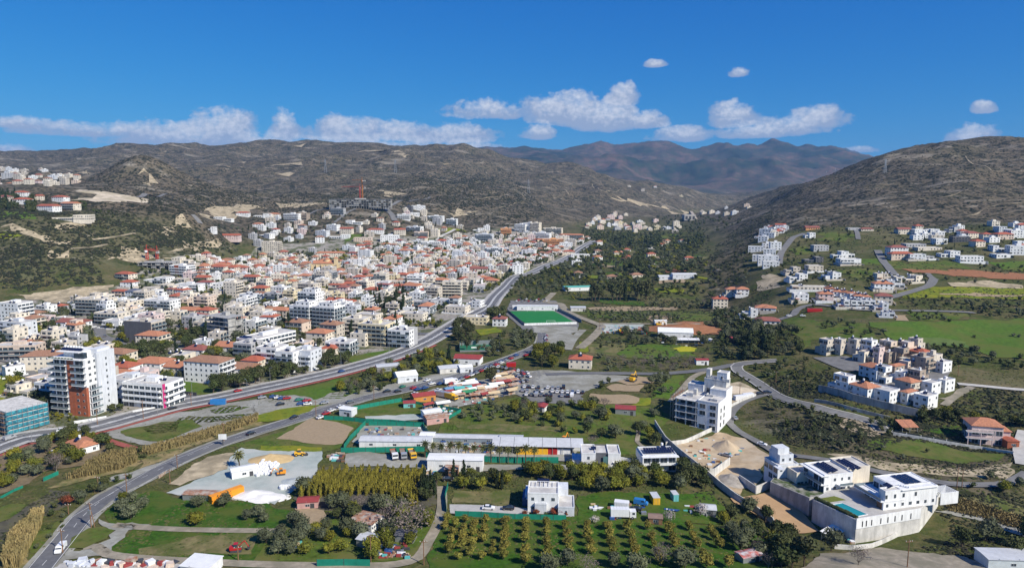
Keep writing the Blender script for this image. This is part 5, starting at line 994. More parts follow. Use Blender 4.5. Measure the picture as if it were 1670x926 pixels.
wallline('metal_fence', 'dark fence with white posts round the garden left of the pink house', 'fence', T(1250,693,(815,55),(1000,88),(1250,130)), 1.6, mat('fence_dark', (.05,.06,.06)), .06, posts=W_['white'])
wallline('guard_rail', 'rusty guard rail beside the valley road', 'guard rail', T(0,693,(1030,345),(1075,315)), 1.2, rust, .1, posts=rust)
# ------------------------------------------------------------------ villas made of volumes
def vol_house(name, label, cat, loc, yaw, vols, extra=None, foot=9, near=True, dens=3.0):
    """vols: (x0,y0,z0,x1,y1,z1, material, window sides, big sides, deck?)"""
    root = thing(name, loc, yaw, label, cat); FOOT.append((loc[0], loc[1], foot)); wl = MB(); rf = MB(); rs = random.Random(int(abs(loc[0])*9))
    for a, b, z0, c, e, z1, m, ws, big, dk in vols:
        wl.box(a, b, z0, c, e, z1, m)
        for s in ws: 
            nf = max(1, int((z1-max(z0, 0))/2.9)); fh = (z1-max(z0, 0))/nf
            for f in range(nf): wins(root, wl, (a, b, c, e), max(z0, 0)+f*fh, fh, s, near, dens, 1.0, 1.2, rs, bal=big)
        if dk:
            rf.box(a+.25, b+.25, z1, c-.25, e-.25, z1+.05, deck)
            for q in ((a-.05,b-.05,c+.05,b+.25),(a-.05,e-.25,c+.05,e+.05),(a-.05,b+.25,a+.25,e-.25),(c-.25,b+.25,c+.05,e-.25)): rf.box(*q[:2], z1+.003, *q[2:], z1+.45, m)
    wl.build('wall', root); rf.build('roof', root)
    if extra: extra(root)
    return root
def pvarray(root, x0, y0, nx, ny, z, flat=False):
    pm = MB()
    for i in range(nx):
        for j in range(ny): pm.slope(x0+i*1.08, y0+j*2.2, x0+i*1.08+1.0, y0+j*2.2+1.75, z+.12, z+(.18 if flat else .75), .05, pv)
    return pm.build('solar_panel', root)
def slabs(root, lst, m=W_['white'], name='canopy'):
    for q in lst: b = MB(); b.box(*q, m); b.build(name, root)
WH = W_['white']; GY = W_['pale']; TP = W_['taupe']
# podium of the pool villa: its corner from the ground, its top from the picture height of the pool edge
kx, ky, kz = P(*T(1250,693,(572,765))[0]); zt = HCAM+ray(*T(1250,693,(578,640))[0])[1]*ky
def PT_(zx, zy, z, t=B4): return PZ(*T(t[0], t[1], (zx, zy))[0], z)
zt2 = zt+1.5
pr = PT_(960,545,zt2); pl_ = PT_(285,470,zt2)
ang = math.atan2(pr[1]-ky, pr[0]-kx)
def poly_thing(name, label, cat, pts, z0, z1, m, top=None, par=.0):
    c = np.mean([p[:2] for p in pts], 0); root = thing(name, (c[0], c[1], z1), 0, label, cat); mb = MB(); mb.prism([(p[0]-c[0], p[1]-c[1]) for p in pts], z0-z1, 0, m); mb.build('wall', root)
    if top:
        t = MB(); t.prism([((p[0]-c[0])*.97, (p[1]-c[1])*.97) for p in pts], .003, .06, top); t.build('terrace', root)
    return root
K = (kx, ky)
pb_l = PT_(300,480,zt2); pb_b = PT_(520,360,zt2); pb_r = PT_(1120,430,zt2); pb_f = PT_(1000,545,zt2)
poly_thing('podium', 'tall concrete podium carrying the pool villa, white band along its top', 'podium', [K, pb_f[:2], pb_r[:2], pb_b[:2], pb_l[:2]], -16, zt2, wcon, paving)
bnd = thing('podium_band', (kx, ky, zt2), math.atan2(pb_f[1]-ky, pb_f[0]-kx), 'white rendered band with narrow slots along the podium face below the pool villa', 'wall band'); Lb = math.hypot(pb_f[0]-kx, pb_f[1]-ky)
b = MB(); b.box(-.05, -.25, -3.2, Lb, -.004, .5, W_['white']); b.build('wall', bnd)
for q_ in (.08, .14, .22, .36, .47, .58, .69, .83): b = MB(); b.box(Lb*q_, -.3, -2.7, Lb*q_+.45, -.26, -.7, dkm); b.build('slot_window', bnd)
FOOT.append((*np.mean([K, pb_f[:2], pb_r[:2], pb_b[:2]], 0), 22)); NOTREE_POD = [K, pb_f[:2], pb_r[:2], pb_b[:2], pb_l[:2]]
# pool, lawn, hedge on the podium
def flat_on(name, label, cat, pts, z, m, t=.1):
    c = np.mean([p[:2] for p in pts], 0); root = thing(name, (c[0], c[1], z), 0, label, cat); b = MB(); b.prism([(p[0]-c[0], p[1]-c[1]) for p in pts], 0.0, t, m); b.build('water' if m == pool else 'surface', root); return root, c
pp = [PT_(430,515,zt2), PT_(595,592,zt2), PT_(655,580,zt2), PT_(490,505,zt2)]
rt, c = flat_on('swimming_pool', 'turquoise swimming pool at the edge of the big villa terrace', 'pool', pp, zt2+.07, pool, .05)
b = MB()
for a, q in zip(pp, pp[1:]+pp[:1]): b.tube((a[0]-c[0], a[1]-c[1], .05), (q[0]-c[0], q[1]-c[1], .05), .16, WH, 4)
b.build('coping', rt)
rt, c = flat_on('lawn', 'small clipped lawn with one young tree beside the villa pool', 'lawn', [PT_(350,475,zt2), PT_(410,500,zt2), PT_(515,485,zt2), PT_(440,460,zt2)], zt2+.07, mat('clipped_lawn', (.12,.14,.02), .9, .15, 1), .06)
gx_, gy_ = (K[0]+pb_l[0])/2, (K[1]+pb_l[1])/2
al_ = math.atan2(pb_l[1]-K[1], pb_l[0]-K[0])
def local(org, yaw, x, y): return (org[0]+x*cos(yaw)-y*sin(yaw), org[1]+x*sin(yaw)+y*cos(yaw))
o_ = PT_(755,552,zt2); yawC = math.atan2(pr[1]-ky, pr[0]-kx)-.02
yawC = R(-38)+0  # long side looks to the front right
yr = math.atan2(PT_(1000,522,zt2)[1]-o_[1], PT_(1000,522,zt2)[0]-o_[0])
yawV = yr-pi/2   # the local +y axis runs along the bright right-hand face
def exC(root):
    slabs(root, [(-13.4,-1.2,3.0,.2,8.5,3.25),(-12,7,6.5,.5,22,6.75)]); pvarray(root, -10.5, 12, 7, 3, 7.0, True); pvarray(root, -5, 3.5, 3, 1, 6.75)
    b = MB(); b.box(-13.2,-1.0,3.25,-.2,-.85,4.2,rail); b.box(-13.2,-.85,3.25,-13.05,7,4.2,rail); b.build('railing', root)
    for y in (1, 4.5, 8, 13): link('window', WIN, root, (0.02, y, 4), pi/2, (.9, 1, 1.5))
    for x in (-11,-8,-5): link('window', GDOOR, root, (x, 3.0, .1), 0, (2.7, 1, 2.6))
    b = MB(); b.box(-3, -.02, 0.05, -.6, .0, 2.8, wood); b.build('timber_door', root)
    for k in range(5): link('water_heater', TANK2, root, (-3+k*.6, 8.5+k*.5, 6.8), 0, (.5,.5,.4))
    b = MB()
    for k in range(9): b.slope(1.0-5.5, 23+k*.8, 1.0, 23.3+k*.8, 4.2, 4.2, .12, WH)
    b.box(-4.6,22.6,0,-4.3,30,4.2,WH); b.box(.8,22.6,0,1.1,30,4.3,WH); b.build('pergola', root)
vol_house('villa', 'large white two-storey villa on a podium with pool and dark roof panels', 'villa', o_, yawV, [(-13,3.0,-.2,-3,22,3.1,WH,'L','L',1),(-3,0,-.2,0,22,3.1,WH,'R','',0),(-12,6,3.1,-3,22,6.5,WH,'FL','FL',1),(-3.0,0.5,3.1,0,22,6.5,WH,'','',1)], exC, 16)
# second villa, its terrace
kb = P(*T(1250,693,(272,590))[0]); ztb = HCAM+ray(*T(1250,693,(280,470))[0])[1]*kb[1]
pbb = [kb[:2], PT_(545,400,ztb)[:2], PT_(420,260,ztb)[:2], PT_(120,250,ztb)[:2], PT_(25,365,ztb)[:2]]
poly_thing('podium', 'grey retaining podium with planted edge under the second villa', 'podium', pbb, -14, ztb, cgrey, mat('planted_terrace', (.05,.08,.02), .9, .4, .6, c2=(.3,.28,.25), scale2=.3)); NOTREE_POD2 = pbb
FOOT.append((*np.mean(pbb, 0), 17))
ob = PT_(370,440,ztb)
def exB(root):
    slabs(root, [(-12.6,-1.6,3.1,.4,2,3.35),(-12.6,-1.6,6.4,.4,2,6.65)]); pvarray(root, -10, 3, 8, 2, 6.9); pvarray(root, -10.5, 12.5, 9, 2, 7.1)
    b = MB(); b.box(-12.6,-1.6,3.35,.4,-1.5,4.3,rail); b.build('railing', root); b = MB(); b.box(0,5,3.0,2.4,10.5,3.2,WH); b.box(2.3,5,3.2,2.4,10.5,4.1,rail); b.build('balcony', root)
vol_house('villa', 'white villa with wide balconies and roof solar racks, left of the pool villa', 'villa', ob, yawV, [(-12,0,-.2,0,12,6.5,WH,'FR','F',1),(-13,12,-.2,-3,22,7,W_['cream'],'L','',1)], exB, 13)
oc = PT_(70,370,ztb-1.5)
def exA(root):
    b = MB(); b.box(-8,2,9.5,-3.5,7,12,GY); b.build('stair_tower', root); pvarray(root, -9, 8, 4, 2, 6.8); slabs(root, [(-1,-1.4,6.2,3,1,6.45)], GY)
vol_house('villa', 'unfinished grey cubic villa above the graded plot', 'villa', oc, yawV, [(-9,0,-6,0,9,6.4,GY,'FR','F',1),(-9,2,6.4,-2,8,9.5,GY,'R','',1),(0,4,-4,6,14,5.5,W_['cream'],'R','R',1)], exA, 11)
hb = MB()
for t in np.linspace(.04, .94, 46):
    x = K[0]+(pb_l[0]-K[0])*t; y = K[1]+(pb_l[1]-K[1])*t; v, f = ICO; s = .75*rng.uniform(.8, 1.2); hb.add([(x-K[0]+a*s*1.2+.9, y-K[1]+b*s*1.2+.9, c*s+.3) for a, b, c in v*rng.uniform(.85, 1.15, (12, 1))], f, F_['tree'])
hr = thing('hedge', (K[0], K[1], zt2), 0, 'dark clipped hedge along the podium edge beside the villa pool', 'hedge'); hb.build('foliage', hr)
# small site shelter below the podium
def shed(label, tile, zx, zy, w, d, h, yaw, roof=metal, wall=WH, kind='shed', slope=.6, open_=False, near=True, cat=None, gable=False, z=None):
    px, py = T(tile[0], tile[1], (zx, zy))[0]; x, y, zz = place(px, py, d, w, yaw); root = thing(kind, (x, y, zz if z is None else z), R(yaw), label, cat or kind.replace('_', ' ')); FOOT.append((x, y, max(w, d)*.5))
    wl = MB(); X, Y = w/2, d/2
    if open_:
        n = max(2, int(w/4))
        for i in range(n+1):
            for s in (-1, 1): q_ = MB(); q_.box(-X+w*i/n-.1, s*(Y-.3)-.1, -1, -X+w*i/n+.1, s*(Y-.3)+.1, h+(slope if s > 0 else 0)-.05, metal); q_.build('post', root)
        b = MB(); b.box(-X, Y-.2, -1, X, Y, h+slope-.05, wall); b.build('back_wall', root)
    else:
        wl.box(-X, -Y, -2, X, Y, h, wall); wl.build('wall', root)
        for i in range(max(1, int(w/9))): link('window', WIN, root, (-X+w*(i+.5)/max(1, int(w/9)), -Y, h*.4), 0, (1.6, 1, .9))
        b = MB(); b.box(X-2.6, -Y-.06, -.1, X-1.2, -Y+.05, 2.1, dkm); b.build('door', root)
    r = MB()
    if gable: r.hip(-X, -Y, X, Y, h, slope+.6, roof, .3, gable=True)
    elif open_:
        r.slope(-X-.3, -Y-.4, X+.3, Y+.4, h, h+slope, .12, roof)
        for i in range(int(w/6)): r.slope(-X+3+i*6, -Y-.4, -X+3.12+i*6, Y+.4, h+.12, h+slope+.12, .05, dkm)
    else:
        r.hip(-X, -Y, X, Y, h, slope+.15, roof, .25, gable=True)
        for i in range(int(w/6)): r.box(-X+3+i*6, -Y-.2, h+.1, -X+3.15+i*6, -Y+.02, h+.35, metal)
    r.build('roof', root); return root
tin = mat('corrugated_roof', (.5,.51,.52), .5, .12, .5, .4); tinw = mat('white_sheet', (.72,.72,.7), .6, .08, .5); redtin = mat('red_sheet', (.28,.05,.045), .6, .12, .6); bluet = mat('blue_sheet', (.1,.3,.5), .6, .1, .6)
shed('open site shelter with white sheet roof below the podium corner', B4, 470, 745, 9, 4, 2.6, 38, tinw, metal, slope=.5, open_=True)
shed('long white shed with grey sheet roof beside the parked trucks', B2, 890, 150, 31, 7, 3.0, -2, tin, WH, slope=.9, kind='warehouse')
shed('small white shed with sloping roof behind the first palm', B2, 1095, 112, 6, 5, 3, -5, tinw, WH)
shed('white flat-sided shed between trucks and garden trees', B2, 1280, 300, 22, 7, 4.6, -2, tinw, WH, slope=.3, kind='warehouse')
shed('long open shed sheltering yellow and red containers', B3, 145, 196, 38, 6.5, 3.9, -3, tin, GY, open_=True, slope=1.4, kind='open_shed')
shed('low grey shed right of the palms', B2, 1640, 150, 10, 7, 3.4, -4, tin, WH)
shed('small white store behind the palm row', B2, 1590, 160, 6, 5, 3.2, -4, tinw, WH)
shed('row of low lock-up sheds with shade-coloured walls behind the palm row', B2, 1350, 118, 30, 5, 2.3, -3, tin, mat('painted_wall_shade', (.2,.24,.28)), kind='warehouse')  # wall colour carries the blue-grey shade behind the palms
shed('white office cabin beside the white bags in the gravel yard', B1, 1585, 340, 9, 5, 3.0, 30, tinw, WH, kind='cabin')
shed('little garden shed with bright red roof at the grove edge', B2, 325, 545, 7, 4.5, 2.6, 8, redtin, mat('pink_boards', (.5,.3,.27)))
shed('rusty patchwork tin shack hidden in the grove', B2, 670, 690, 8.5, 7, 3.2, -25, rust, WH, slope=.5, kind='shack')
shed('grey-blue tin lean-to in the lower grove', B2, 695, 800, 6, 5, 2.6, -20, tin, metal, slope=.5, kind='shack')
shed('dark tarpaulin shelter under the bare grey tree', B2, 950, 765, 6, 4, 2.4, -10, mat('tarp', (.1,.1,.11)), metal, kind='shack')
shed('low grey shack with rusty roof above the left orchard', B1, 1290, 490, 12, 4, 2.2, -3, rust, metal, slope=.3, kind='shack')
shed('small plank hut between villa lane and palms', B2, 1255, 330, 5, 4, 2.8, -4, rust, wood, kind='hut')
shed('brown wooden hut at the top of the front orchard', B3, 910, 645, 4.5, 3.5, 2.2, -8, mat('brown_roof', (.22,.15,.12)), wood, kind='hut')
shed('grey shack beside the blossoming bush in the paddock', B3, 1255, 592, 5, 4.5, 2.4, -10, tin, metal, kind='shack', slope=.8)
shed('blue-roofed tool shed near the bottom right dark trees', B3, 1540, 890, 7, 4, 2.2, 20, mat('mixed_red_tin', (.4,.12,.1), .7, .4, .7, c2=(.45,.45,.45), scale2=.5), metal, kind='shack')
shed('grey containers workshop at the bottom right corner', B4, 1600, 930, 15, 7, 3.2, -3, tin, mat('pale_sheet', (.5,.55,.56)), slope=.2, kind='workshop')
shed('white flat roof of a shed at the bottom edge', B1, 1262, 985, 9, 7, 3.0, -10, tinw, WH, slope=.1, kind='warehouse')
shed('red-roofed hut with orange wall at the market edge', M2, 1085, 765, 12, 7, 3.2, 25, redtin, mat('orange_boards', (.5,.22,.05)), kind='hut', slope=1.2)
shed('open white gable shed left of the roadside car lot', M2, 975, 640, 12, 10, 4, 25, tinw, GY, slope=1.5, gable=True, kind='warehouse')
shed('white tunnel-roofed store beside the valley road', M2, 1355, 578, 8, 7, 3.5, 20, tinw, GY, slope=1)
shed('grey shed with pale roof among the roadside trees', M2, 1255, 580, 14, 9, 3.2, 20, tin, wcon, slope=1)
shed('long low grey shed in the camp field trees', M2, 850, 565, 14, 8, 3, 20, tin, metal)
shed('farmhouse with long red roof below the cypress', M2, 1355, 525, 17, 10, 4, -10, redtin, WH, slope=1.8, kind='farmhouse', cat='farmhouse')
shed('teal and red garden hut in the middle of the camp field', M2, 985, 805, 6, 5, 2.6, 10, redtin, mat('teal_boards', (.15,.42,.4)), kind='hut')
shed('white container cabin at the gate of the camp field', M2, 570, 858, 7, 5, 3.4, -20, tinw, GY, kind='cabin')
shed('white lean-to on the camp field right side', M2, 1140, 870, 9, 6, 3, 25, tinw, WH)
shed('pink shack with rusty red roof by the camp yard', M2, 1170, 905, 11, 6, 3, 25, rust, mat('pink_boards', (.5,.3,.27)), kind='shack')
shed('low white shed with red roof in the lower meadow', M3, 715, 850, 10, 7, 2.8, -10, redtin, metal, kind='shed')
shed('small red and white tin hut in the citrus trees', M3, 160, 830, 5, 6, 2.6, -20, redtin, WH, kind='hut')
shed('white barn with dark domed end beside the red earthworks', M3, 1040, 355, 26, 14, 5, -10, tinw, WH, kind='barn', gable=True, slope=2)
shed('long thin white awning right of the barn', M3, 1165, 385, 27, 4, 2.5, -3, tinw, metal, open_=True)
shed('small white cabin on the works yard', M3, 945, 268, 10, 5, 3.5, 0, tinw, WH, kind='cabin')
shed('green-roofed shed beyond the football pitch', M3, 420, 45, 34, 12, 4, 10, mat('teal_roof', (.1,.4,.33)), WH, kind='warehouse')
shed('grey flat shed by the dirt track bend', M3, 410, 178, 14, 9, 3.5, 0, tin, wcon)
shed('long white warehouse far up the valley', U3, 1100, 895, 28, 12, 5, 0, tinw, GY, kind='warehouse'); shed('lower white warehouse far up the valley', U3, 1010, 900, 28, 10, 4, 0, tinw, GY, kind='warehouse')
shed('small red cabin right of the mustard field', M3, 1215, 525, 8, 5, 3, 0, redtin, WH, kind='cabin'); shed('red barn near the compound slope', M3, 1440, 380, 8, 6, 3.2, 0, redtin, mat('brown_boards', (.2,.08,.06)), kind='barn')
shed('orange open garden pavilion left of the pink house', B4, 930, 50, 7, 6, 2.6, 0, TILE['orange'], wood, open_=True, kind='pavilion', slope=1.5)
shed('brick red garden kiosk right of the pink house', B4, 1598, 150, 5, 6, 3.2, -5, TILE['red'], W_['brick'], kind='kiosk')
shed('white clubhouse along the far side of the football pitch', M3, 145, 175, 38, 6, 4.6, -2, tinw, WH, kind='clubhouse', slope=.1)
shed('small white booth beyond the left corner of the pitch', M3, 25, 165, 12, 4, 3, -2, tinw, WH, kind='cabin')
# pink house at the right edge
op = place(*T(1250,693,(1440,130))[0], 11, 0, -14)
def exP(root):
    r = MB(); r.hip(-7, -5, 5.5, 5.5, 8.2, 2.6, TILE['orange'], .6); r.hip(4, -3.5, 9, 4, 6.0, 1.6, TILE['orange'], .5); r.build('roof', root)
    for z in (2.7, 5.6): b = MB(); b.box(-9.5,-7,z,1,-5,z+.22,WH); b.box(-9.5,-7,z+.22,1,-6.9,z+1.1,W_['pink']); b.build('balcony', root)
    for x in (-9, -4, .6): b = MB(); b.box(x,-6.9,-3,x+.35,-6.5,5.6,W_['pink']); b.build('pillar', root)
    pvarray(root, -2, -4.5, 5, 1, 8.5)
vol_house('house', 'pink house with orange roofs and balconies at the right picture edge', 'house', op, R(-14), [(-7,-5,-4,5.5,5.5,8.2,W_['pink'],'FRL','F',0),(4,-3.5,-4,9,4,6,W_['pink'],'FR','',0)], exP, 10)
# three white valley villas
def exH(root):
    slabs(root, [(-6.2,-1.4,2.9,-2,.2,3.1)]); b = MB(); b.box(-7.6,-.5,-1,-5.8,7,3,mat('blue_shade_panel',(.05,.1,.2))); b.build('side_screen', root)
    b = MB()
    for i in range(6): b.box(-4.5+i*1.5, .2, 6.9, -4.35+i*1.5, 4.5, 7.05, WH)
    b.box(-5, .2, 6.7, 5, .4, 7.0, WH); b.build('pergola', root); pvarray(root, -2.5, 4.5, 4, 1, 6.7)
oh = place(*T(840,693,(185,565))[0], 10, 0, -4)
vol_house('villa', 'white cubic villa behind red hedge, between paddock and parking drive', 'villa', oh, R(-4), [(-5.5,-5,-1,5,5,6.6,WH,'FRL','',1),(-3,-6,-1,1,-5,3.1,GY,'F','F',1),(5,-7.5,-1,10.5,2,3.0,GY,'F','',1),(-6.8,0,-1,-5.5,8,4,GY,'L','',0),(5,2,-1,8.5,8,5.6,GY,'F','',0)], exH, 9)
def exH2(root):
    slabs(root, [(-7.4,-1.6,2.9,7.6,-.1,3.1),(4.5,-5.6,3.0,9.0,-4.4,3.2)]); b = MB(); b.box(.6,-5.08,0,2.4,-4.9,5.4,mat('green_glass',(.1,.2,.2),.1)); b.build('glazing', root); pvarray(root, -4, -1, 2, 1, 6.6)
oh2 = place(*T(840,693,(560,285))[0], 10, 0, -3)
vol_house('villa', 'white villa with grey centre panel, left of two above the garden trees', 'villa', oh2, R(-3), [(-8,-5,-1,-2.4,5,6.3,WH,'FL','',1),(-2.4,-4.4,-1,2.6,5,6.2,mat('dark_panel',(.12,.12,.13)),'','',1),(2.6,-5,-1,7.5,5,6.3,WH,'FR','',1),(-11.5,-3,-1,-8,4,3,GY,'','',0)], exH2, 10)
def exH3(root):
    slabs(root, [(-7.4,-6,3.0,7.3,-4,3.25),(-7.4,-6,6.2,7.3,-4,6.45)]); b = MB(); b.box(-7.4,-6,3.25,7.3,-5.85,4.0,WH); b.build('balcony', root); pvarray(root, -5.5, -2.5, 11, 2, 6.9); link('water_heater', TANKM, root, (3, 3.6, 6.6), .3)
oh3 = place(*T(840,693,(940,300))[0], 10, 0, 4)
vol_house('villa', 'white villa with full roof of solar panels, right of two above the garden trees', 'villa', oh3, R(4), [(-6.8,-4,-1,6.8,5,6.4,GY,'FR','F',1),(-7.4,-6,3.25,-7.0,5,6.2,WH,'','',0)], exH3, 10)
# ------------------------------------------------------------------ unfinished buildings
def skeleton(label, tile, zx, zy, w, d, n, yaw, m=rawc, fh=3.3, infill=.3, nm='unfinished_building', seed=1):
    x, y, z = place(*T(tile[0], tile[1], (zx, zy))[0], d, w, yaw); root = thing(nm, (x, y, z), R(yaw), label, 'building site'); FOOT.append((x, y, max(w, d)*.5)); rs = random.Random(seed); X, Y = w/2, d/2
    nx = max(2, int(w/5)); ny = max(1, int(d/6)); big = (nx+1)*(ny+1)*n > 100; cl = MB()
    def one(nm_, *q):
        b_ = MB(); b_.box(*q); b_.build(nm_, root)
    for f in range(n):
        s = MB(); sh = rs.uniform(0, .06)*w; s.box(-X-.8, -Y-.8, (f+1)*fh-.25, X+.8-sh, Y+.5, (f+1)*fh, m); s.build('floor_slab', root)
        for i in range(nx+1):
            for j in range(ny+1): cx = -X+.3+(w-.6)*i/nx; cy = -Y+.3+(d-.6)*j/ny; (cl.box if big else (lambda *q: one('column', *q)))(cx-.25, cy-.25, f*fh-(4 if f == 0 else 0), cx+.25, cy+.25, (f+1)*fh-.26, m)
        for i in range(nx):
            if rs.random() < infill: one('infill_wall', -X+w*i/nx+.6, -Y+.5, f*fh, -X+w*(i+1)/nx-.4, -Y+.75, (f+1)*fh-.26, m)
            if rs.random() < .6: one('infill_wall', -X+w*i/nx+.6, Y-1.5, f*fh, -X+w*(i+1)/nx-.4, Y-1.2, (f+1)*fh-.26, rust if rs.random() < .3 else m)
        one('infill_wall', X-.9, -Y+1, f*fh, X-.6, Y-1 if rs.random() < .5 else 0, (f+1)*fh-.26, m)
    if big: cl.build('columns', root)['kind'] = 'stuff'
    t = MB(); t.box(-X*.2, 0, n*fh, X*.15, Y*.6, n*fh+2.5, m)
    for i in range(nx+1): t.box(-X+.3+(w-.6)*i/nx-.1, -Y+.2, n*fh, -X+.3+(w-.6)*i/nx+.1, -Y+.4, n*fh+1.1, m)
    t.build('stair_core', root); return root
skeleton('bare concrete frame of a five-level building in mid town', M1, 1410, 352, 25, 14, 5, -28)
skeleton('very long concrete frame on the hillside under the crane', U2, 665, 437, 128, 22, 5, 2, infill=.4, seed=4)
skeleton('low concrete frame at the foot of the hill excavation', U1, 1010, 832, 42, 18, 2, 0, infill=.1)
oz = place(*T(840,463,(1195,930))[0], 16, 0, -34); oz = (oz[0], oz[1], oz[2])
def exZ(root):
    for z in (.2, 3.3, 6.6, 9.9, 12.9):
        b = MB(); b.box(-12.5,-9.2,z-.3,-1,-4.9,z,wcon); b.build('floor_slab', root)
    for x in (-11,-7.5,-4):
        for z in (.3,3.4,6.7,9.9): b = MB(); b.box(x,-5.05,z,x+2.4,-4.95,z+2.4,dkm); b.build('window', root)
    for x in (-12, -7, -2): b = MB(); b.box(x,-9,-4,x+.5,-8.5,12.9,wcon); b.build('pillar', root)
    for y in (-5, 0): 
        for z in (1, 4.5, 8): b = MB(); b.box(9.0,y,z,9.12,y+1.3,z+2,dkm); b.build('window', root)
    sc = MB()
    for i in range(6):
        sc.tube((-15,-8+i*3.2,-4),(-15,-8+i*3.2,14),.09,metal,4); sc.tube((-13.6,-8+i*3.2,-4),(-13.6,-8+i*3.2,14),.09,metal,4)
    for k in range(7): sc.box(-15,-8,-2+k*2.4,-13.6,8,-1.9+k*2.4,wood)
    sc.build('scaffold', root)
    for q in ((-9,-3,13),(0,0,13),(4,-6,13),(-3,10,19.5),(5,9,19.5)): b = MB(); b.box(q[0],q[1],q[2],q[0]+3.5,q[1]+.3,q[2]+1.6,wcon); b.box(q[0],q[1]+.3,q[2],q[0]+.3,q[1]+3,q[2]+1.6,wcon); b.build('parapet', root)
vol_house('unfinished_building', 'tall stepped white building under construction above the excavated pit', 'building site', oz, R(-34), [(-12,-5,-6,-1,8,12.6,wcon,'','',1),(-1,-9,-6,9,3,13.4,WH,'F','F',1),(1,3,-4,9,13,16.6,WH,'','',1),(-4,9,-4,7,16,19.8,wcon,'F','F',1),(2,10,19.8,7,15,23.5,WH,'F','',1),(-12,8,-4,-4,15,16,GY,'L','L',1),(-3.8,11,19.8,-1.8,14,24.5,wcon,'','',0),(-7,2,12.6,-5.4,4,15.6,wcon,'','',0)], exZ, 17, dens=4)
# teal-netted building at the left edge
on = place(*T(0,463,(-45,950))[0], 18, 0, -34)
def exN(root):
    nb = MB()
    for i in range(13): nb.tube((-13+i*2.15,-10,-2),(-13+i*2.15,-10,12),.06,metal,4)
    for k in range(6): nb.box(-13,-10.3,-.5+k*2.2,13,-9.2,-.42+k*2.2,wood)
    for i in range(9): nb.tube((13.4,-9+i*2.2,-2),(13.4,-9+i*2.2,12),.07,metal,4)
    nb.build('scaffold', root)
vol_house('unfinished_building', 'building wrapped in blue-green scaffold netting at the left edge', 'building site', on, R(-30), [(-12,-8,-2,12,9,10.5,wcon,'','',0)]+[(-12.8,-9.1,k*2.2+.4,12.8,-9.0,k*2.2+1.9,mat('blue_green_net', (.02,.13,.18), .6, .4, 1.5, c2=(.06,.3,.36), scale2=.7),'','',0) for k in range(5)]+[(12.6,-9,k*2.2+.4,12.7,9,k*2.2+1.9,mat('blue_green_net', (.03,.2,.24)),'','',0) for k in range(5)], exN, 14)
# church
oc_ = place(*T(420,230,(435,850))[0], 18, 0, 4)
def exCh(root):
    st = W_['stone']; b = MB()
    for i in range(5): 
        x = -15.5+i*7; b.cyl(x+3, -9.3, 2, 8, 1.2, glass, 10)
    b.build('arched_window', root)
    for i in range(6): b = MB(); b.box(-18.4+i*7, -10.2, -2, -17.2+i*7, -9, 11, st); b.build('buttress', root)
    r = MB(); r.hip(-16, -7, 12, 7, 12, 4, TILE['orange'], .5, gable=True); r.cyl(2, 0, 14, 17, 4.5, st, 14); r.cyl(2, 0, 17, 20, 4.8, TILE['orange'], 14, .3); r.build('roof', root)
    t = MB(); t.box(13, -8, 11, 18, -3, 19, st); t.hip(13, -8, 18, -3, 19, 2.4, TILE['orange'], .3); t.build('bell_tower', root)
vol_house('church', 'yellow stone church with orange roof and bell tower in the town centre', 'church', oc_, R(4), [(-19,-9,-3,19,9,11,W_['stone'],'FR','',1)], exCh, 20)
# cranes over the long frame
def crane(label, tile, zx, zy, h, jib, ang, m):
    x, y, z = P(*T(tile[0], tile[1], (zx, zy))[0]); root = thing('tower_crane', (x, y, z), ang, label, 'crane'); b = MB(); s = 1.1
    for i in (-s, s):
        for j in (-s, s): b.tube((i, j, -1), (i, j, h), .28, m, 4)
    for k in range(int(h/3)): z0 = k*3; b.tube((-s,-s,z0),(s,-s,z0+3),.18,m,4); b.tube((s,-s,z0),(s,s,z0+3),.18,m,4); b.tube((s,s,z0),(-s,s,z0+3),.18,m,4); b.tube((-s,s,z0),(-s,-s,z0+3),.18,m,4)
    b.build('mast', root); b = MB()
    for j in (-.8, .8): b.tube((-jib*.3, j, h), (jib, j, h), .22, m, 4)
    b.tube((-2, 0, h+1.6), (jib, 0, h+1.2), .22, m, 4)
    for k in range(int(jib/3)): b.tube((k*3, -.8, h), (k*3+1.5, 0, h+1.4), .14, m, 4); b.tube((k*3+1.5, 0, h+1.4), (k*3+3, .8, h), .14, m, 4)
    b.build('jib', root); b = MB(); b.box(-jib*.3, -1.4, h-3, -jib*.3+3, 1.4, h, rawc); b.build('counterweight', root)
    b = MB(); b.tube((0,0,h),(0,0,h+7),.3,m,4); b.tube((0,0,h+7),(jib*.7,0,h+1.3),.1,m,4); b.tube((0,0,h+7),(-jib*.28,0,h+.3),.1,m,4); b.box(-1.2,-2.8,h-2.6,1.2,-1,h-.2,WH); b.build('cab', root)
ora = mat('crane_orange', (.6,.22,.04), .5); redm = mat('crane_red', (.45,.06,.04), .5)
crane('orange tower crane with raised jib over the long hillside frame', U2, 680, 375, 42, 34, 2.5, ora); crane('red tower crane behind the orange one on the hillside', U2, 665, 372, 26, 44, 3.0, redm)
crane('red loader crane above the town hill excavation, left one', U1, 955, 770, 12, 9, .2, redm); crane('red loader crane above the town hill excavation, right one', U1, 1020, 765, 10, 8, 3.0, redm)
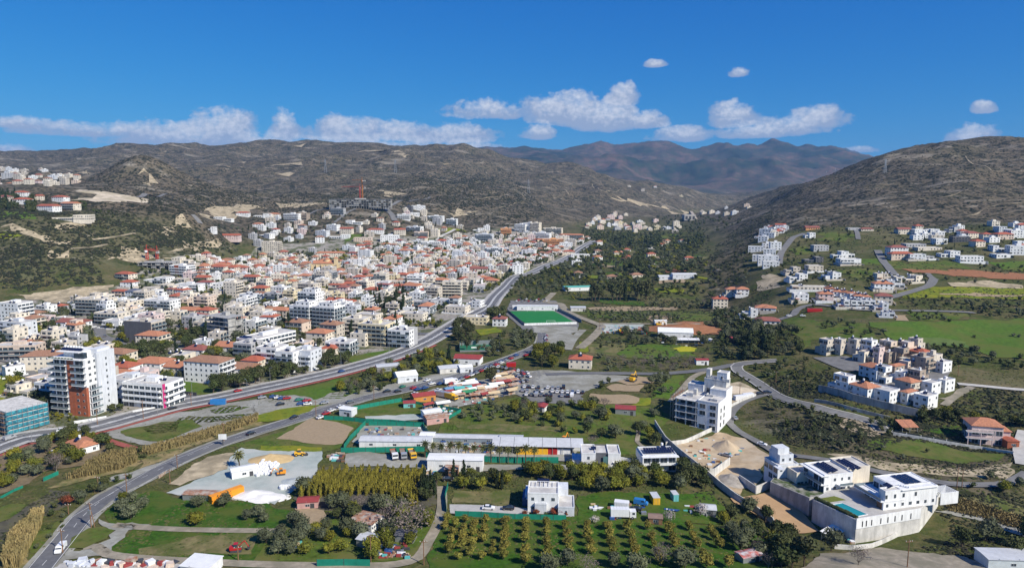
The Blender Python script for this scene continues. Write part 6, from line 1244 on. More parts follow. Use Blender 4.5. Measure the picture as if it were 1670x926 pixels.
# ------------------------------------------------------------------ stand, goals, lamps of the pitch
def strut(name, label, cat, p, q, h, m, w=.3, group=None): return wallline(name, label, cat, [p, q], h, m, w, posts=metal, group=group, dens=5)
pA = T(840,463,(245,160),(430,252),(400,262),(60,272),(-50,180))
strut('sports_fence', 'high mesh fence on the right side of the football pitch', 'fence', pA[0], pA[1], 3, mat('mesh_grey', (.2,.22,.24), .6), .06)
strut('sports_fence', 'white panelled fence on the near side of the football pitch', 'fence', pA[2], pA[3], 2.2, WH, .08)
strut('sports_fence', 'mesh fence on the left side of the football pitch', 'fence', pA[3], pA[4], 2.4, mat('mesh_grey', (.2,.22,.24), .6), .06)
for lb, u, r_ in (('white goal at the near end of the football pitch', (.5,.045), 0), ('white goal at the far end of the football pitch', (.5,.955), pi)):
    p = pq(*u); g_ = thing('goal', (p[0], p[1], gz(*p)+.6), r_, lb, 'goal'); b = MB(); b.tube((-3.6,0,0),(-3.6,0,2.4),.1,WH); b.tube((3.6,0,0),(3.6,0,2.4),.1,WH); b.tube((-3.6,0,2.4),(3.6,0,2.4),.1,WH); b.build('frame', g_)
    b = MB(); b.tube((-3.6,0,2.4),(-3.6,1.4,0),.06,WH); b.tube((3.6,0,2.4),(3.6,1.4,0),.06,WH); b.build('net_support', g_)
p0 = P(*T(420,463,(1440,420))[0]); nc = thing('tennis_court', (p0[0], p0[1], p0[2]), R(5), 'fenced dark green tennis court under the tall trees by the road', 'tennis court'); b = MB(); b.box(-14,-9,.1,14,12,.25,turfd); b.build('surface', nc)
b = MB(); [b.box(*q, metal) for q in ((-14,-9.1,.1,14,-9,1.2),(-14,12,.1,14,12.1,3.5),(-14.1,-9,.1,-14,12,3.5),(14,-9,.1,14.1,12,3.5))]; b.build('fence', nc); b = MB(); b.box(-6,1.4,.25,6,1.5,1.3,WH); b.build('net', nc)
# dam and its gate house at the head of the valley
pd0 = P(1139,357); pd1 = P(1214, 357); dm = thing('dam', pd0, 0, 'long pale earth dam wall across the head of the valley', 'dam'); b = MB(); LX = pd1[0]-pd0[0]; b.add([(-10,0,-10),(LX,0,-10),(LX,0,0),(-10,0,0),(-10,60,20),(LX,60,20),(LX,70,20),(-10,70,20),(-10,70,-30),(LX,70,-30)], [(3,2,5,4),(4,5,6,7),(0,1,2,3),(7,6,9,8),(0,3,4,7,8),(1,9,6,5,2)], mat('dam_rock', (.3,.26,.22), .95, .15, .03)); b.build('embankment', dm)
b = MB(); b.box(-42,-10,-4,-11,20,12,mat('spillway', (.4,.38,.35))); [b.box(-39+i*10,-10.5,-1,-33+i*10,-10,8,dkm) for i in range(3)]; b.build('spillway', dm)
# ------------------------------------------------------------------ vehicles
PAINT = {'white': mat('paint_white', (.75,.75,.75), .35, .04, 1, .5), 'black': mat('paint_black', (.02,.02,.022), .25, .1, 1, .6), 'silver': mat('paint_silver', (.42,.43,.45), .3, .04, 1, .5, .3), 'grey': mat('paint_grey', (.13,.14,.15), .3, .05, 1, .5), 'blue': mat('paint_blue', (.03,.08,.25), .3, .05, 1, .5),
         'red': mat('paint_red', (.4,.02,.02), .3, .05, 1, .5), 'green': mat('paint_green', (.03,.2,.12), .35, .05, 1, .5), 'yellow': mat('paint_yellow', (.75,.42,.02), .4, .05, 1, .5), 'orange': mat('paint_orange', (.75,.28,.02), .5, .08, 1), 'teal': mat('paint_teal', (.15,.5,.5), .5, .08, 1), 'sky': mat('paint_sky', (.03,.18,.45), .45, .1, 1)}
tyre = mat('tyre', (.02,.02,.02), .8); rim = mat('rim', (.35,.35,.36), .4, .05, 1, .5, .5); lampm = mat('headlight', (.7,.7,.65), .2); tail = mat('tail_light', (.35,.01,.01), .3)
RIMOF = {}
def carm(c, van=False):
    b = MB(); m = PAINT[c]; hw = .88
    if van: pr_ = [(-2.5,.35),(-2.5,1.9),(-2.3,2.05),(1.2,2.05),(1.75,1.3),(2.4,1.05),(2.5,.6),(2.5,.35)]
    else: pr_ = [(-2.1,.35),(-2.15,.85),(-2.0,1.0),(-1.55,1.05),(1.0,.98),(1.95,.82),(2.15,.65),(2.15,.35)]
    n = len(pr_); b.add([(x,-hw,z) for x,z in pr_]+[(x,hw,z) for x,z in pr_], [tuple(range(n)), tuple(range(2*n-1,n-1,-1))]+[(i,n+i,n+(i+1)%n,(i+1)%n) for i in range(n)], m)
    g_ = MB()
    if van: g_.add([(1.15,-.8,2.0),(1.15,.8,2.0),(1.8,.8,1.33),(1.8,-.8,1.33)], [(0,3,2,1)], glass); g_.box(.2,-.9,1.3,1.2,.9,1.85,glass)
    else:
        g_.add([(-1.7,-.8,1.02),(.95,-.8,.99),(.95,.8,.99),(-1.7,.8,1.02),(-1.15,-.62,1.44),(.3,-.62,1.44),(.3,.62,1.44),(-1.15,.62,1.44)], [(0,1,5,4),(1,2,6,5),(2,3,7,6),(3,0,4,7),(4,5,6,7)], glass); b.box(-1.1,-.6,1.441,.25,.6,1.49,m)
    w_ = MB()
    w_.tube((0,-.12,0),(0,.12,0),.32,tyre,12); r2_ = MB(); r2_.tube((0,-.13,0),(0,.13,0),.19,rim,8)
    d_ = MB()
    X = 2.5 if van else 2.15
    for y in (-.6, .6): b.box(X-.06,y-.17,.6,X+.02,y+.17,.75,lampm); b.box(-X-.03,y-.17,.7,-X+.04,y+.17,.85,tail)
    wm_ = w_.mesh('wheel'); RIMOF[wm_.name] = r2_.mesh('rim'); return b.mesh('body'), g_.mesh('glazing'), wm_
CARM = {}
def carmesh(c, van=False):
    if (c, van) not in CARM:
        b, g_, w_ = carm(c, van); CARM[c, van] = (b, g_, w_)
        mb = MB()
        for me in (b, g_): mb2 = [(tuple(v.co)) for v in me.vertices]; k = len(mb.v); mb.v += mb2; [mb.f.append([k+i for i in p.vertices]) or mb.m.append(mb.mi(me.materials[p.material_index])) for p in me.polygons]
        for x in (-1.35, 1.35):
            for y in (-.8, .8): mb.tube((x,y-.12,.32),(x,y+.12,.32),.32,tyre,8)
        CARM[c, van, 'one'] = mb.mesh('parked_car')
    return CARM[c, van]
CARS = []
def car(x, y, rz, c, van=False, parts=None, place_=None, group=None, label=None):
    carmesh(c, van); parts = (y < 330) if parts is None else parts; z = gz(x, y)+.05+.2+y*.0007
    nm = 'van' if van else 'parked_car'
    if parts:
        o = thing(nm, (x, y, z), rz, label, 'van' if van else 'car', group); b, g_, w_ = CARM[c, van]; link('body', b, o); link('glazing', g_, o)
        for q in (-1.35, 1.35):
            for s in (-.8, .8): link('rim', RIMOF[w_.name], link('wheel', w_, o, (q, s, .32)))
    else: o = link(nm, CARM[c, van, 'one'], None, (x, y, z), rz); tag(o, label, 'van' if van else 'car', group); ALL.append(o)
    if not label: CARS.append((o, x, y, c, van, place_))
    return o
def carp(tile, zx, zy, ang, c, van=False, **k):
    x, y, z = P(*T(tile[0], tile[1], (zx, zy))[0]); return car(x, y, R(ang), c, van, **k)
RD = 0
def along(L, zxzy, tile, off, c, van=False, rev=False, **k):
    x, y, z = P(*T(tile[0], tile[1], zxzy)[0]); i = int(np.argmin(np.hypot(L[:, 0]-x, L[:, 1]-y))); i = min(max(i, 1), len(L)-2); d = L[i+1]-L[i-1]; a = math.atan2(d[1], d[0]); p = L[i]+np.array([sin(a), -cos(a)])*off
    return car(p[0], p[1], a+(pi if rev else 0), c, van, **k)
along(L2, (300,815), B1, 1.7, 'white', True, rev=True, label='white van driving down the valley road at bottom left')
along(L2, (1640,65), B1, 1.7, 'black', label='black car on the valley road beyond the billboard')
along(L2, (250,880), M2, -1.7, 'black', rev=True, label='black car on the valley road left of the camp gate')
along(L2, (850,725), M2, -1.7, 'black', rev=True, label='black car on the valley road near the roadside car lot')
along(L2, (910,718), M2, 1.7, 'black', label='second black car on the valley road near the roadside car lot')
along(L1, (570,575), M2, 3, 'blue', label='dark blue car alone on the middle stretch of the highway')
along(L1, (1100,810), M1, 5, 'black', label='black car on the highway in front of the magenta-striped block')
along(L1, (1595,710), M1, -3, 'red', label='dark red car on the highway below the roadside trees')
along(L1, (420,55), B1, -3, 'white', label='white car on the highway beside the garden trees')
along(L1, (320,80), B1, 4, 'black', label='dark car beside the highway next to the left garden')
along(L1, (30,100), B1, -3, 'silver', True, label='silver van on the highway at the left picture edge')
for zx, zy, c in ((105,740,'blue'),(133,745,'white'),(160,750,'blue'),(192,750,'red'),(150,788,'black'),(270,760,'green'),(320,765,'red'),(283,785,'blue'),(325,787,'white'),(435,780,'silver'),(30,745,'silver')): carp(M2, zx, zy, 20+zx % 17, c, place_='on the gravel lay-by below the highway')
for zx, zy, c in ((480,830,'white'),(445,850,'red'),(600,775,'grey'),(540,805,'white'),(408,875,'white'),(1010,683,'red'),(1040,692,'blue'),(1085,683,'blue'),(1130,655,'white'),(1185,655,'blue'),(1100,633,'white'),(1050,625,'black'),(990,630,'black'),(1020,720,'white'),(1170,697,'white'),(940,675,'green')): carp(M2, zx, zy, 40+zx % 23, c, place_='beside the valley road by the camp')
for i in range(26):
    t = i/25; x = 1260+t*400; y = 640-t*170; carp(M2, x+(i%2)*16, y-(i%2)*14+14, 45+(i*17)%30, ['red','blue','white','black','silver','grey'][i*7 % 6], place_='along the road beside the market stalls')
for i in range(14): carp(M2, 1560+(i%7)*26, 545+(i//7)*32+(i%7)*5, 80+(i*13)%20, ['white','silver','red','grey','black'][i*3 % 5], place_='on the asphalt lot above the market')
# the packed car park
pa = [P(*p)[:2] for p in T(840,463,(-30,700),(90,665),(210,670),(480,700),(400,760),(120,738))]
c_ = np.mean(pa, 0); k_ = 0
for j in range(-9, 10):
    for i in range(-22, 23):
        x = c_[0]+i*2.75*cos(-.12)-j*7.2*sin(-.12); y = c_[1]+i*2.75*sin(-.12)+j*7.2*cos(-.12)
        if inpoly(x, y, pa) and rng.random() < .82: car(x+rng.normal()*.15, y+rng.normal()*.3, pi/2-.12+rng.normal()*.05, ['white','white','silver','black','grey','blue','white','silver','black','white','silver','red'][rng.integers(12)], rng.random() < .06, place_='in the packed car park'); k_ += 1
pb = [P(*p)[:2] for p in T(840,463,(-60,620),(80,575),(170,580),(110,640),(0,650))]
c_ = np.mean(pb, 0)
for j in range(-8, 9):
    for i in range(-12, 13):
        x = c_[0]+i*3.0*cos(.5)-j*7.6*sin(.5); y = c_[1]+i*3.0*sin(.5)+j*7.6*cos(.5)
        if inpoly(x, y, pb) and rng.random() < .62: car(x, y, pi/2+.5+rng.normal()*.1, ['white','blue','silver','black','grey','red'][rng.integers(6)], place_='in the loose car park behind the market')
for i in range(12): carp(M3, 205-(i%3)*3, 345+i*8, 80, ['red','silver','white','black'][i % 4], place_='on the stadium approach')
for zx, zy, c in ((110,452,'blue'),(90,460,'grey'),(70,470,'red'),(125,445,'black')): carp(M3, zx, zy, 60, c, place_='at the road bend below the stadium')
for i in range(16): carp(M3, 10+i*13, 118-(i % 3)*6, 85, ['white','grey','black','red','silver'][i*3 % 5], place_='beyond the football pitch')
carp(B2, 1497, 550, -5, 'white', label='white car on the drive of the red-hedged villa'); carp(B2, 1625, 552, 175, 'black', label='dark car on the drive of the red-hedged villa')
carp(B2, 1235, 363, 5, 'black', label='dark car parked beside the plank hut'); carp(B3, 1375, 208, -40, 'silver', label='silver pickup-like car standing in the excavated pit')
carp(M3, 1585,720, 5, 'black', label='dark car parked on the curved road, left of two'); carp(M3, 1632,712, 5, 'black', label='dark car parked on the curved road, right of two')
carp(M3, 1362, 852, 80, 'white', True, label='white van parked beside the building site'); carp(M3, 1428, 880, 85, 'silver', label='silver car parked under the trees opposite the building site'); carp(B3, 1600,135,-35,'white', label='white car on the lane beside the grey cubic villa')
carp(M4, 10, 712, -40, 'black', label='dark car at the compound road bend'); carp(B1, 355, 190, 20, 'white', label='white car beside the orange-tiled cottage'); carp(M1, 795, 408, 0, 'black', label='dark car on the town street'); carp(M4, 235, 214, -10, 'white', label='white car on the estate road'); carp(M4,145,214,0,'white', label='second white car on the estate road')
carp(U4, 85, 778, 60, 'blue', label='blue car on the curving hillside road')
for i in range(26):
    z_ = [(120,520),(90,512),(100,500),(1110,735),(1090,742),(1130,740),(620,350),(680,345),(560,370),(640,440),(640,395),(980,200),(1260,240),(1200,300),(1000,300),(850,345),(1500,130),(1560,105),(1420,190),(300,445),(150,540),(60,505),(110,505),(740,410),(940,400),(1040,390)][i]
    carp(M1, *z_, 30+i*37 % 90, ['white','silver','grey','red','black'][i % 5], place_='parked among the town blocks')
# trucks
def truck(label, tile, zx, zy, ang, c, bodyc, dump=True, L=7.5, box=False):
    x, y, z = P(*T(tile[0], tile[1], (zx, zy))[0]); o = thing('truck', (x, y, z+.3), R(ang), label, 'truck'); hw = 1.2
    b = MB(); b.box(L/2-2.1,-hw,.7,L/2,hw,2.9,PAINT[c]); b.box(L/2-.3,-hw*.95,.5,L/2+.15,hw*.95,1.0,dkm); b.build('cab', o); b = MB(); b.box(L/2-.05,-hw*.9,1.75,L/2+.03,hw*.9,2.6,glass); b.box(L/2-1.3,-hw-.02,1.75,L/2-.4,hw+.02,2.5,glass); b.build('windscreen', o)
    b = MB(); x0 = -L/2
    if box: b.box(x0,-hw-.05,.9,L/2-2.3,hw+.05,3.5,bodyc); [b.box(x0+i*1.0,-hw-.08,.9,x0+.06+i*1.0,hw+.08,3.5,bodyc) for i in range(1, int(L-2.4))]
    else: b.add([(x0,-hw,1.1),(L/2-2.3,-hw,1.1),(L/2-2.3,hw,1.1),(x0,hw,1.1),(x0-.3,-hw-.05,2.2),(L/2-2.1,-hw-.05,2.4),(L/2-2.1,hw+.05,2.4),(x0-.3,hw+.05,2.2)], [(0,1,5,4),(1,2,6,5),(2,3,7,6),(3,0,4,7),(0,3,2,1)], bodyc); b.box(x0+.1,-hw+.1,1.15,L/2-2.4,hw-.1,1.8,mat('load', (.25,.2,.15)))
    b.build('cargo_body', o); b = MB(); b.box(x0,-.5,.6,L/2-.2,.5,.95,dkm); b.build('chassis', o); wm = MB(); wm.tube((0,-.18,0),(0,.18,0),.5,tyre,12); wm.tube((0,-.19,0),(0,.19,0),.25,rim,8); wme = wm.mesh('wheel')
    for q in (x0+.9, x0+2.1, L/2-1.2):
        for s in (-1, 1): link('wheel', wme, o, (q, s*(hw-.15), .5))
    return o
truck('left of three dump trucks, white cab and red-brown tipper', B2, 885, 212, -72, 'white', mat('tipper_red', (.3,.08,.05)), L=8)
truck('middle one of three dump trucks, silver cab and dark tipper', B2, 945, 210, -75, 'silver', mat('tipper_dark', (.2,.1,.08)), L=8)
truck('right of three dump trucks, all yellow', B2, 1003, 210, -72, 'yellow', PAINT['yellow'], L=8)
truck('white box truck parked in the paddock', B3, 700, 605, -3, 'white', PAINT['white'], L=8.5, box=True)
truck('yellow box truck at the market', M2, 1255, 752, -40, 'yellow', PAINT['yellow'], L=8, box=True); truck('silver box trailer truck at the market', M2, 1195, 738, 150, 'silver', PAINT['silver'], L=11, box=True)
truck('white lorry beside the camp field road', M2, 1250, 650, 30, 'white', PAINT['white'], L=8, box=True)
def container(label, tile, zx, zy, ang, m, L=6.1, W=2.5, H=2.6, lift=0, roofm=None):
    x, y, z = P(*T(tile[0], tile[1], (zx, zy))[0]); o = thing('shipping_container', (x, y, z+.1+lift), R(ang), label, 'container'); b = MB(); b.box(-L/2,-W/2,0,L/2,W/2,H,m)
    for i in range(int(L/.6)): b.box(-L/2+.25+i*.6,-W/2-.05,.15,-L/2+.5+i*.6,W/2+.05,H-.15,m)
    b.build('body', o); d = MB(); d.box(L/2,-W/2+.1,.1,L/2+.05,-.02,H-.1,m); d.box(L/2,.02,.1,L/2+.05,W/2-.1,H-.1,m); [d.box(L/2+.05,q-.03,.2,L/2+.1,q+.03,H-.2,metal) for q in (-.8,-.3,.3,.8)]; d.build('door', o)
    if roofm: r = MB(); r.box(-L/2-.1,-W/2-.1,H,L/2+.1,W/2+.1,H+.1,roofm); r.build('roof', o)
    return o
container('long orange container in the gravel yard', B1, 1470, 470, 50, PAINT['orange'], 12.2)
container('blue container standing alone beside the highway', M1, 1415, 780, 8, PAINT['sky'], 7.5)
container('white container cabin left of the box truck in the paddock', B3, 690, 538, -15, PAINT['white'], 5)
container('yellow container on end of the paddock', B3, 905, 498, -86, PAINT['yellow'], 5, roofm=tin)
container('turquoise container near the dark trees in the paddock', B3, 1032, 482, -84, PAINT['teal'], 3.6, 2, roofm=tin)
container('red container yard box on the estate corner', M4, 310, 180, -3, PAINT['red'], 12)
for i, (zx, c) in enumerate(((55,'yellow'),(110,'yellow'),(165,'yellow'),(225,'red'),(310,'white'))): container(('first yellow','second yellow','third yellow','red','white')[i]+' container under the long open shed', B3, zx, 188, -3, PAINT[c], 6.1)
container('white office container beside the curved road at the building site', M3, 1460, 750, 20, PAINT['white'], 8); container('white container behind the site office on the curved road', M3, 1510, 738, 20, PAINT['white'], 6)
container('big red container in the asphalt lot above the market', M2, 1643, 535, 5, PAINT['red'], 6)
def machine(label, tile, zx, zy, ang, c, boom=False, s=1):
    x, y, z = P(*T(tile[0], tile[1], (zx, zy))[0]); o = thing('digger' if boom else 'wheel_loader', (x, y, z+.2), R(ang), label, 'digger' if boom else 'loader'); o.scale = (s, s, s); m = PAINT[c]
    b = MB(); b.box(-2.6,-1.1,1.0,.2,1.1,2.1,m); b.box(-2.7,-1.0,.9,-1.2,1.0,2.4,m); b.box(.2,-.5,.8,1.8,.5,1.5,m); b.build('body', o); b = MB(); b.box(-1.0,-.8,2.1,.5,.8,3.4,glass); b.box(-1.1,-.9,3.4,.6,.9,3.55,m); b.build('cab', o)
    b = MB()
    if boom: b.tube((.3,0,1.8),(3.2,0,4.4),.22,m); b.tube((3.2,0,4.4),(4.8,0,1.6),.18,m); b.box(4.2,-.5,.8,5.2,.5,1.7,dkm)
    else: b.tube((.6,-.6,1.8),(3.0,-.6,1.0),.16,m); b.tube((.6,.6,1.8),(3.0,.6,1.0),.16,m); b.add([(2.9,-1.3,.3),(4.1,-1.3,.2),(2.9,1.3,.3),(4.1,1.3,.2),(2.9,-1.3,1.4),(2.9,1.3,1.4)], [(0,1,3,2),(0,2,5,4),(0,4,1),(2,3,5)], dkm)
    b.build('boom', o)
    if boom: b = MB(); b.box(-2.3,-1.3,0,2.0,-.7,.85,dkm); b.box(-2.3,.7,0,2.0,1.3,.85,dkm); b.build('track', o)
    else:
        wm = MB(); wm.tube((0,-.3,0),(0,.3,0),.8,tyre,12); wm.tube((0,-.31,0),(0,.31,0),.35,m,8); me = wm.mesh('wheel')
        for q in (-1.7, 1.5):
            for t in (-1.1, 1.1): link('wheel', me, o, (q, t, .8))
    return o
machine('yellow wheel loader beside the tan mound in the gravel yard', B2, 275, 200, 10, 'yellow', False, .8); machine('orange digger working near the white bags', B2, 150, 325, 200, 'orange', True, .75)
machine('yellow digger on the bare dig field', M3, 765, 632, 60, 'yellow', True, 1.2); machine('yellow digger at the earthworks', M3, 935, 272, 0, 'yellow', True, 1); machine('yellow loader on the works yard', M3, 690, 312, 20, 'yellow')
machine('orange digger arm behind the open shed', B3, 320, 118, 60, 'orange', True, .9); machine('red old farm machine in the bottom left field', B1, 1535, 820, 10, 'red', True, .75)
bl = thing('boat', P(*T(840,693,(525,548))[0]), R(-5), 'small white motor boat on the paddock grass', 'boat'); b = MB(); b.add([(-2.3,-.8,.9),(1.2,-.85,.9),(2.8,0,1.2),(1.2,.85,.9),(-2.3,.8,.9),(-2.1,-.45,.1),(1.0,-.4,.1),(2.0,0,.4),(1.0,.4,.1),(-2.1,.45,.1)], [(0,1,6,5),(1,2,7,6),(2,3,8,7),(3,4,9,8),(4,0,5,9),(0,4,3,2,1),(5,6,7,8,9)], PAINT['white']); b.build('hull', bl); b = MB(); b.box(-.6,-.5,.9,.6,.5,1.5,PAINT['white']); b.box(.55,-.5,1.1,.75,.5,1.75,glass); b.build('cabin', bl)
b2 = thing('boat', P(*T(840,693,(1015,558))[0]), R(-15), 'narrow blue boat on the paddock grass', 'boat'); b = MB(); b.add([(-2.6,-.6,.7),(1.5,-.6,.7),(3.0,0,1.0),(1.5,.6,.7),(-2.6,.6,.7),(-2.4,-.3,.1),(1.4,-.3,.1),(2.2,0,.3),(1.4,.3,.1),(-2.4,.3,.1)], [(0,1,6,5),(1,2,7,6),(2,3,8,7),(3,4,9,8),(4,0,5,9),(0,4,3,2,1)], PAINT['blue']); b.build('hull', b2); b = MB(); b.box(-1.9,-.45,.5,-1.4,.45,.75,PAINT['white']); b.box(.4,-.45,.5,.9,.45,.75,PAINT['white']); b.build('seat', b2)
carp(B3, 780, 558, 160, 'black', label='dark covered car behind the box truck'); carp(B3, 815, 520, -20, 'sky', True, label='blue and silver wrecked van left of the yellow container')
# mounds, bags and heaps
def mound(name, label, tile, zx, zy, r, h, m, sx=1.4):
    x, y, z = P(*T(tile[0], tile[1], (zx, zy))[0]); n = 26; rr = np.linspace(0, 1, 9); vs = [(0, 0, h)]; f = []
    for k in rr[1:]:
        for i in range(n): a = 2*pi*i/n; q = r*k*(1+.25*float(vnoise(cos(a)*2+x, sin(a)*2+y, 3))); vs.append((q*cos(a)*sx, q*sin(a), h*(1-k)**1.15*(1+.3*(float(vnoise(q*cos(a)+x, q*sin(a), 4))-.5))-(.3 if k == 1 else 0)))
    f = [(0, 1+i, 1+(i+1) % n) for i in range(n)]
    for j in range(7):
        for i in range(n): f.append((1+j*n+i, 1+(j+1)*n+i, 1+(j+1)*n+(i+1) % n, 1+j*n+(i+1) % n))
    mb = MB(); mb.add(vs, f, m); o = mb.build(name, None, (x, y, z), smooth=True); tag(o, label, 'mound'); ALL.append(o); return o
wsand = mat('white_sand', (.72,.7,.66), .95, .08, .5); ysand = mat('yellow_sand', (.5,.36,.18), .95, .12, .5)
mound('sand_mound', 'white sand mound beside the orange container', B1, 1650, 455, 4.5, 2.0, wsand, 1.8); mound('sand_mound', 'tan sand mound at the far end of the gravel yard', B2, 90, 225, 6, 2.6, ysand, 1.6); mound('sand_mound', 'small grey gravel mound in the yard', B2, 250, 370, 4.5, 1.6, mat('grey_sand', (.4,.43,.42)), 1.4)
mound('sand_mound', 'low white mound at the yard front edge', B2, 40, 470, 5, 1.2, wsand, 1.8); mound('earth_mound', 'big mound of dug earth rising in the excavated pit', B3, 1370, 150, 8, 4.2, mat('dug_earth', (.46,.36,.24), .95, .15, .5), .8); mound('earth_mound', 'rocky earth heap between pit and graded plot', B3, 1400, 360, 6, 3, mat('dug_rock', (.3,.27,.23), .95, .3, .6), 1.1)
mound('earth_mound', 'long red earth bank at the earthworks', M3, 1100, 300, 14, 6, rsoil, 2.6); mound('earth_mound', 'pale earth heap beside the construction apron', M3, 1420, 690, 7, 3, mat('pale_earth', (.5,.42,.32), .95, .15, .4), 1.8)
bagm = mat('bag_white', (.74,.74,.75), .7, .06, 1); bb = MB(); v, f = ICO
bb.add([(-.5,-.5,0),(.5,-.5,0),(.5,.5,0),(-.5,.5,0),(-.58,-.58,.5),(.58,-.58,.5),(.58,.58,.5),(-.58,.58,.5),(-.45,-.45,1.0),(.45,-.45,1.0),(.45,.45,1.0),(-.45,.45,1.0),(0,0,1.15)], [(3,2,1,0),(0,1,5,4),(1,2,6,5),(2,3,7,6),(3,0,4,7),(4,5,9,8),(5,6,10,9),(6,7,11,10),(7,4,8,11),(8,9,12),(9,10,12),(10,11,12),(11,8,12)], bagm); BAG = bb.mesh('bulk_bag')
pbg = [P(*p)[:2] for p in T(0,693,(1640,270),(1700,235),(1810,255),(1760,330),(1690,345),(1640,320))]; cb = np.mean(pbg, 0)
for i in range(-9, 10):
    for j in range(-9, 10):
        x = cb[0]+i*1.35; y = cb[1]+j*1.6
        if inpoly(x, y, pbg) and rng.random() < .8: o = link('bulk_bag', BAG, None, (x+rng.normal()*.12, y+rng.normal()*.12, gz(x, y)+.15+(1.1 if rng.random() < .25 else 0)*0), rng.uniform(0, 3), (1.15, 1.15, rng.uniform(.9, 1.3))); tag(o, 'white bulk bag standing in the close pack in the gravel yard', 'bulk bag', 'white bulk bags packed together in the yard'); ALL.append(o)
for q in range(7): x, y, z = P(*T(420,693,(155+q%4*14, 408+(q//4)*10))[0]); o = link('bulk_bag', BAG, None, (x, y, z+.1), q, 1.2); tag(o, 'white bulk bag in the small loose cluster on pale gravel', 'bulk bag', 'small loose cluster of white bulk bags'); ALL.append(o)
# market stalls
sc_ = ['white','teal','tan','green','white','red','white','blue','rust']; sm_ = {'white': tinw, 'teal': mat('awning_teal', (.1,.4,.38), .7), 'tan': mat('awning_tan', (.55,.42,.25), .7), 'green': mat('awning_green', (.04,.22,.1), .7), 'red': redtin, 'blue': mat('awning_blue', (.12,.25,.4), .7), 'rust': rust}
for i, (zx, zy, w, d) in enumerate([(a_, b_, c_*.62, d_*.8) for a_, b_, c_, d_ in [(1350,672,22,6),(1390,690,16,6),(1330,700,16,5),(1410,705,16,5),(1470,700,14,5),(1250,705,12,5),(1370,725,12,6),(1440,728,10,5),(1510,695,12,5),(1290,730,10,5),(1560,650,16,6),(1600,635,18,6),(1640,650,14,6),(1590,660,14,5),(1540,630,10,5),(1310,745,9,4),(1640,715,9,6),(1500,715,9,4),(1105,810,9,3),(1200,800,12,4),(1280,690,12,5),(1330,720,10,5),(1410,745,10,5),(1480,740,10,4),(1545,675,14,5),(1620,600,14,5),(1575,612,12,5),(1655,680,12,5),(1240,725,8,4),(1380,655,12,4),(1450,690,9,4),(1530,735,10,4)]]):
    c = sc_[(i*5) % len(sc_)] if i < 10 else ('rust','tan','rust','red','white')[i % 5]; x, y, z = P(*T(420,463,(zx,zy))[0]); o = thing('market_stall', (x, y, z+.2), R(20+(i*11) % 20), None, 'market stall'); b = MB(); b.hip(-w/2,-d/2,w/2,d/2,2.5,.9,sm_[c],.2,gable=True); b.build('awning', o)
    
    for p in (-1, 0, 1):
        for q in (-1, 1): b = MB(); b.box(p*w/2*.92-.06, q*d/2*.9-.06, -.2, p*w/2*.92+.06, q*d/2*.9+.06, 2.5, metal); b.build('post', o)
    b = MB(); b.box(-w*.4,-d*.25,0,w*.4,d*.1,.9,sm_['tan' if i % 2 else 'rust']); b.build('counter', o); AUTO.append(dict(o=o, x=x, y=y, kind='x', base={'tan':'tan','rust':'rusty brown'}.get(c, c)+' market stall awning'))
# debris yard at the bottom edge: stacked crates and slabs
for i in range(34):
    zx = 430+i*21; zy = 905+((i*37) % 5)*7-14; x, y, z = P(*T(0,693,(zx, zy))[0]); c = i % 5; m = (rust, WH, W_['peach'], dkm, redtin)[c] if i > 8 else W_['pale']; b = MB(); s = .5+(i*29 % 7)*.12
    for k in range(1+i % 3): b.box(-s*1.2+k*.1, -s, .45*k, s*1.2-k*.1, s, .45*k+.4, m)
    b.box(-s*1.25,-s*1.05,-.1,s*1.25,s*1.05,.0,wood); o = b.build('stacked_pallet', None, (x, y, z+.2), i*.7); tag(o, None, 'pallet stack', 'pallet stacks in the builder yard at the bottom edge'); ALL.append(o); AUTO.append(dict(o=o, x=x, y=y, kind='x', base=('rusty','white','peach','black','red')[c]+' pallet stack' if i > 8 else 'pale grey pallet stack'))
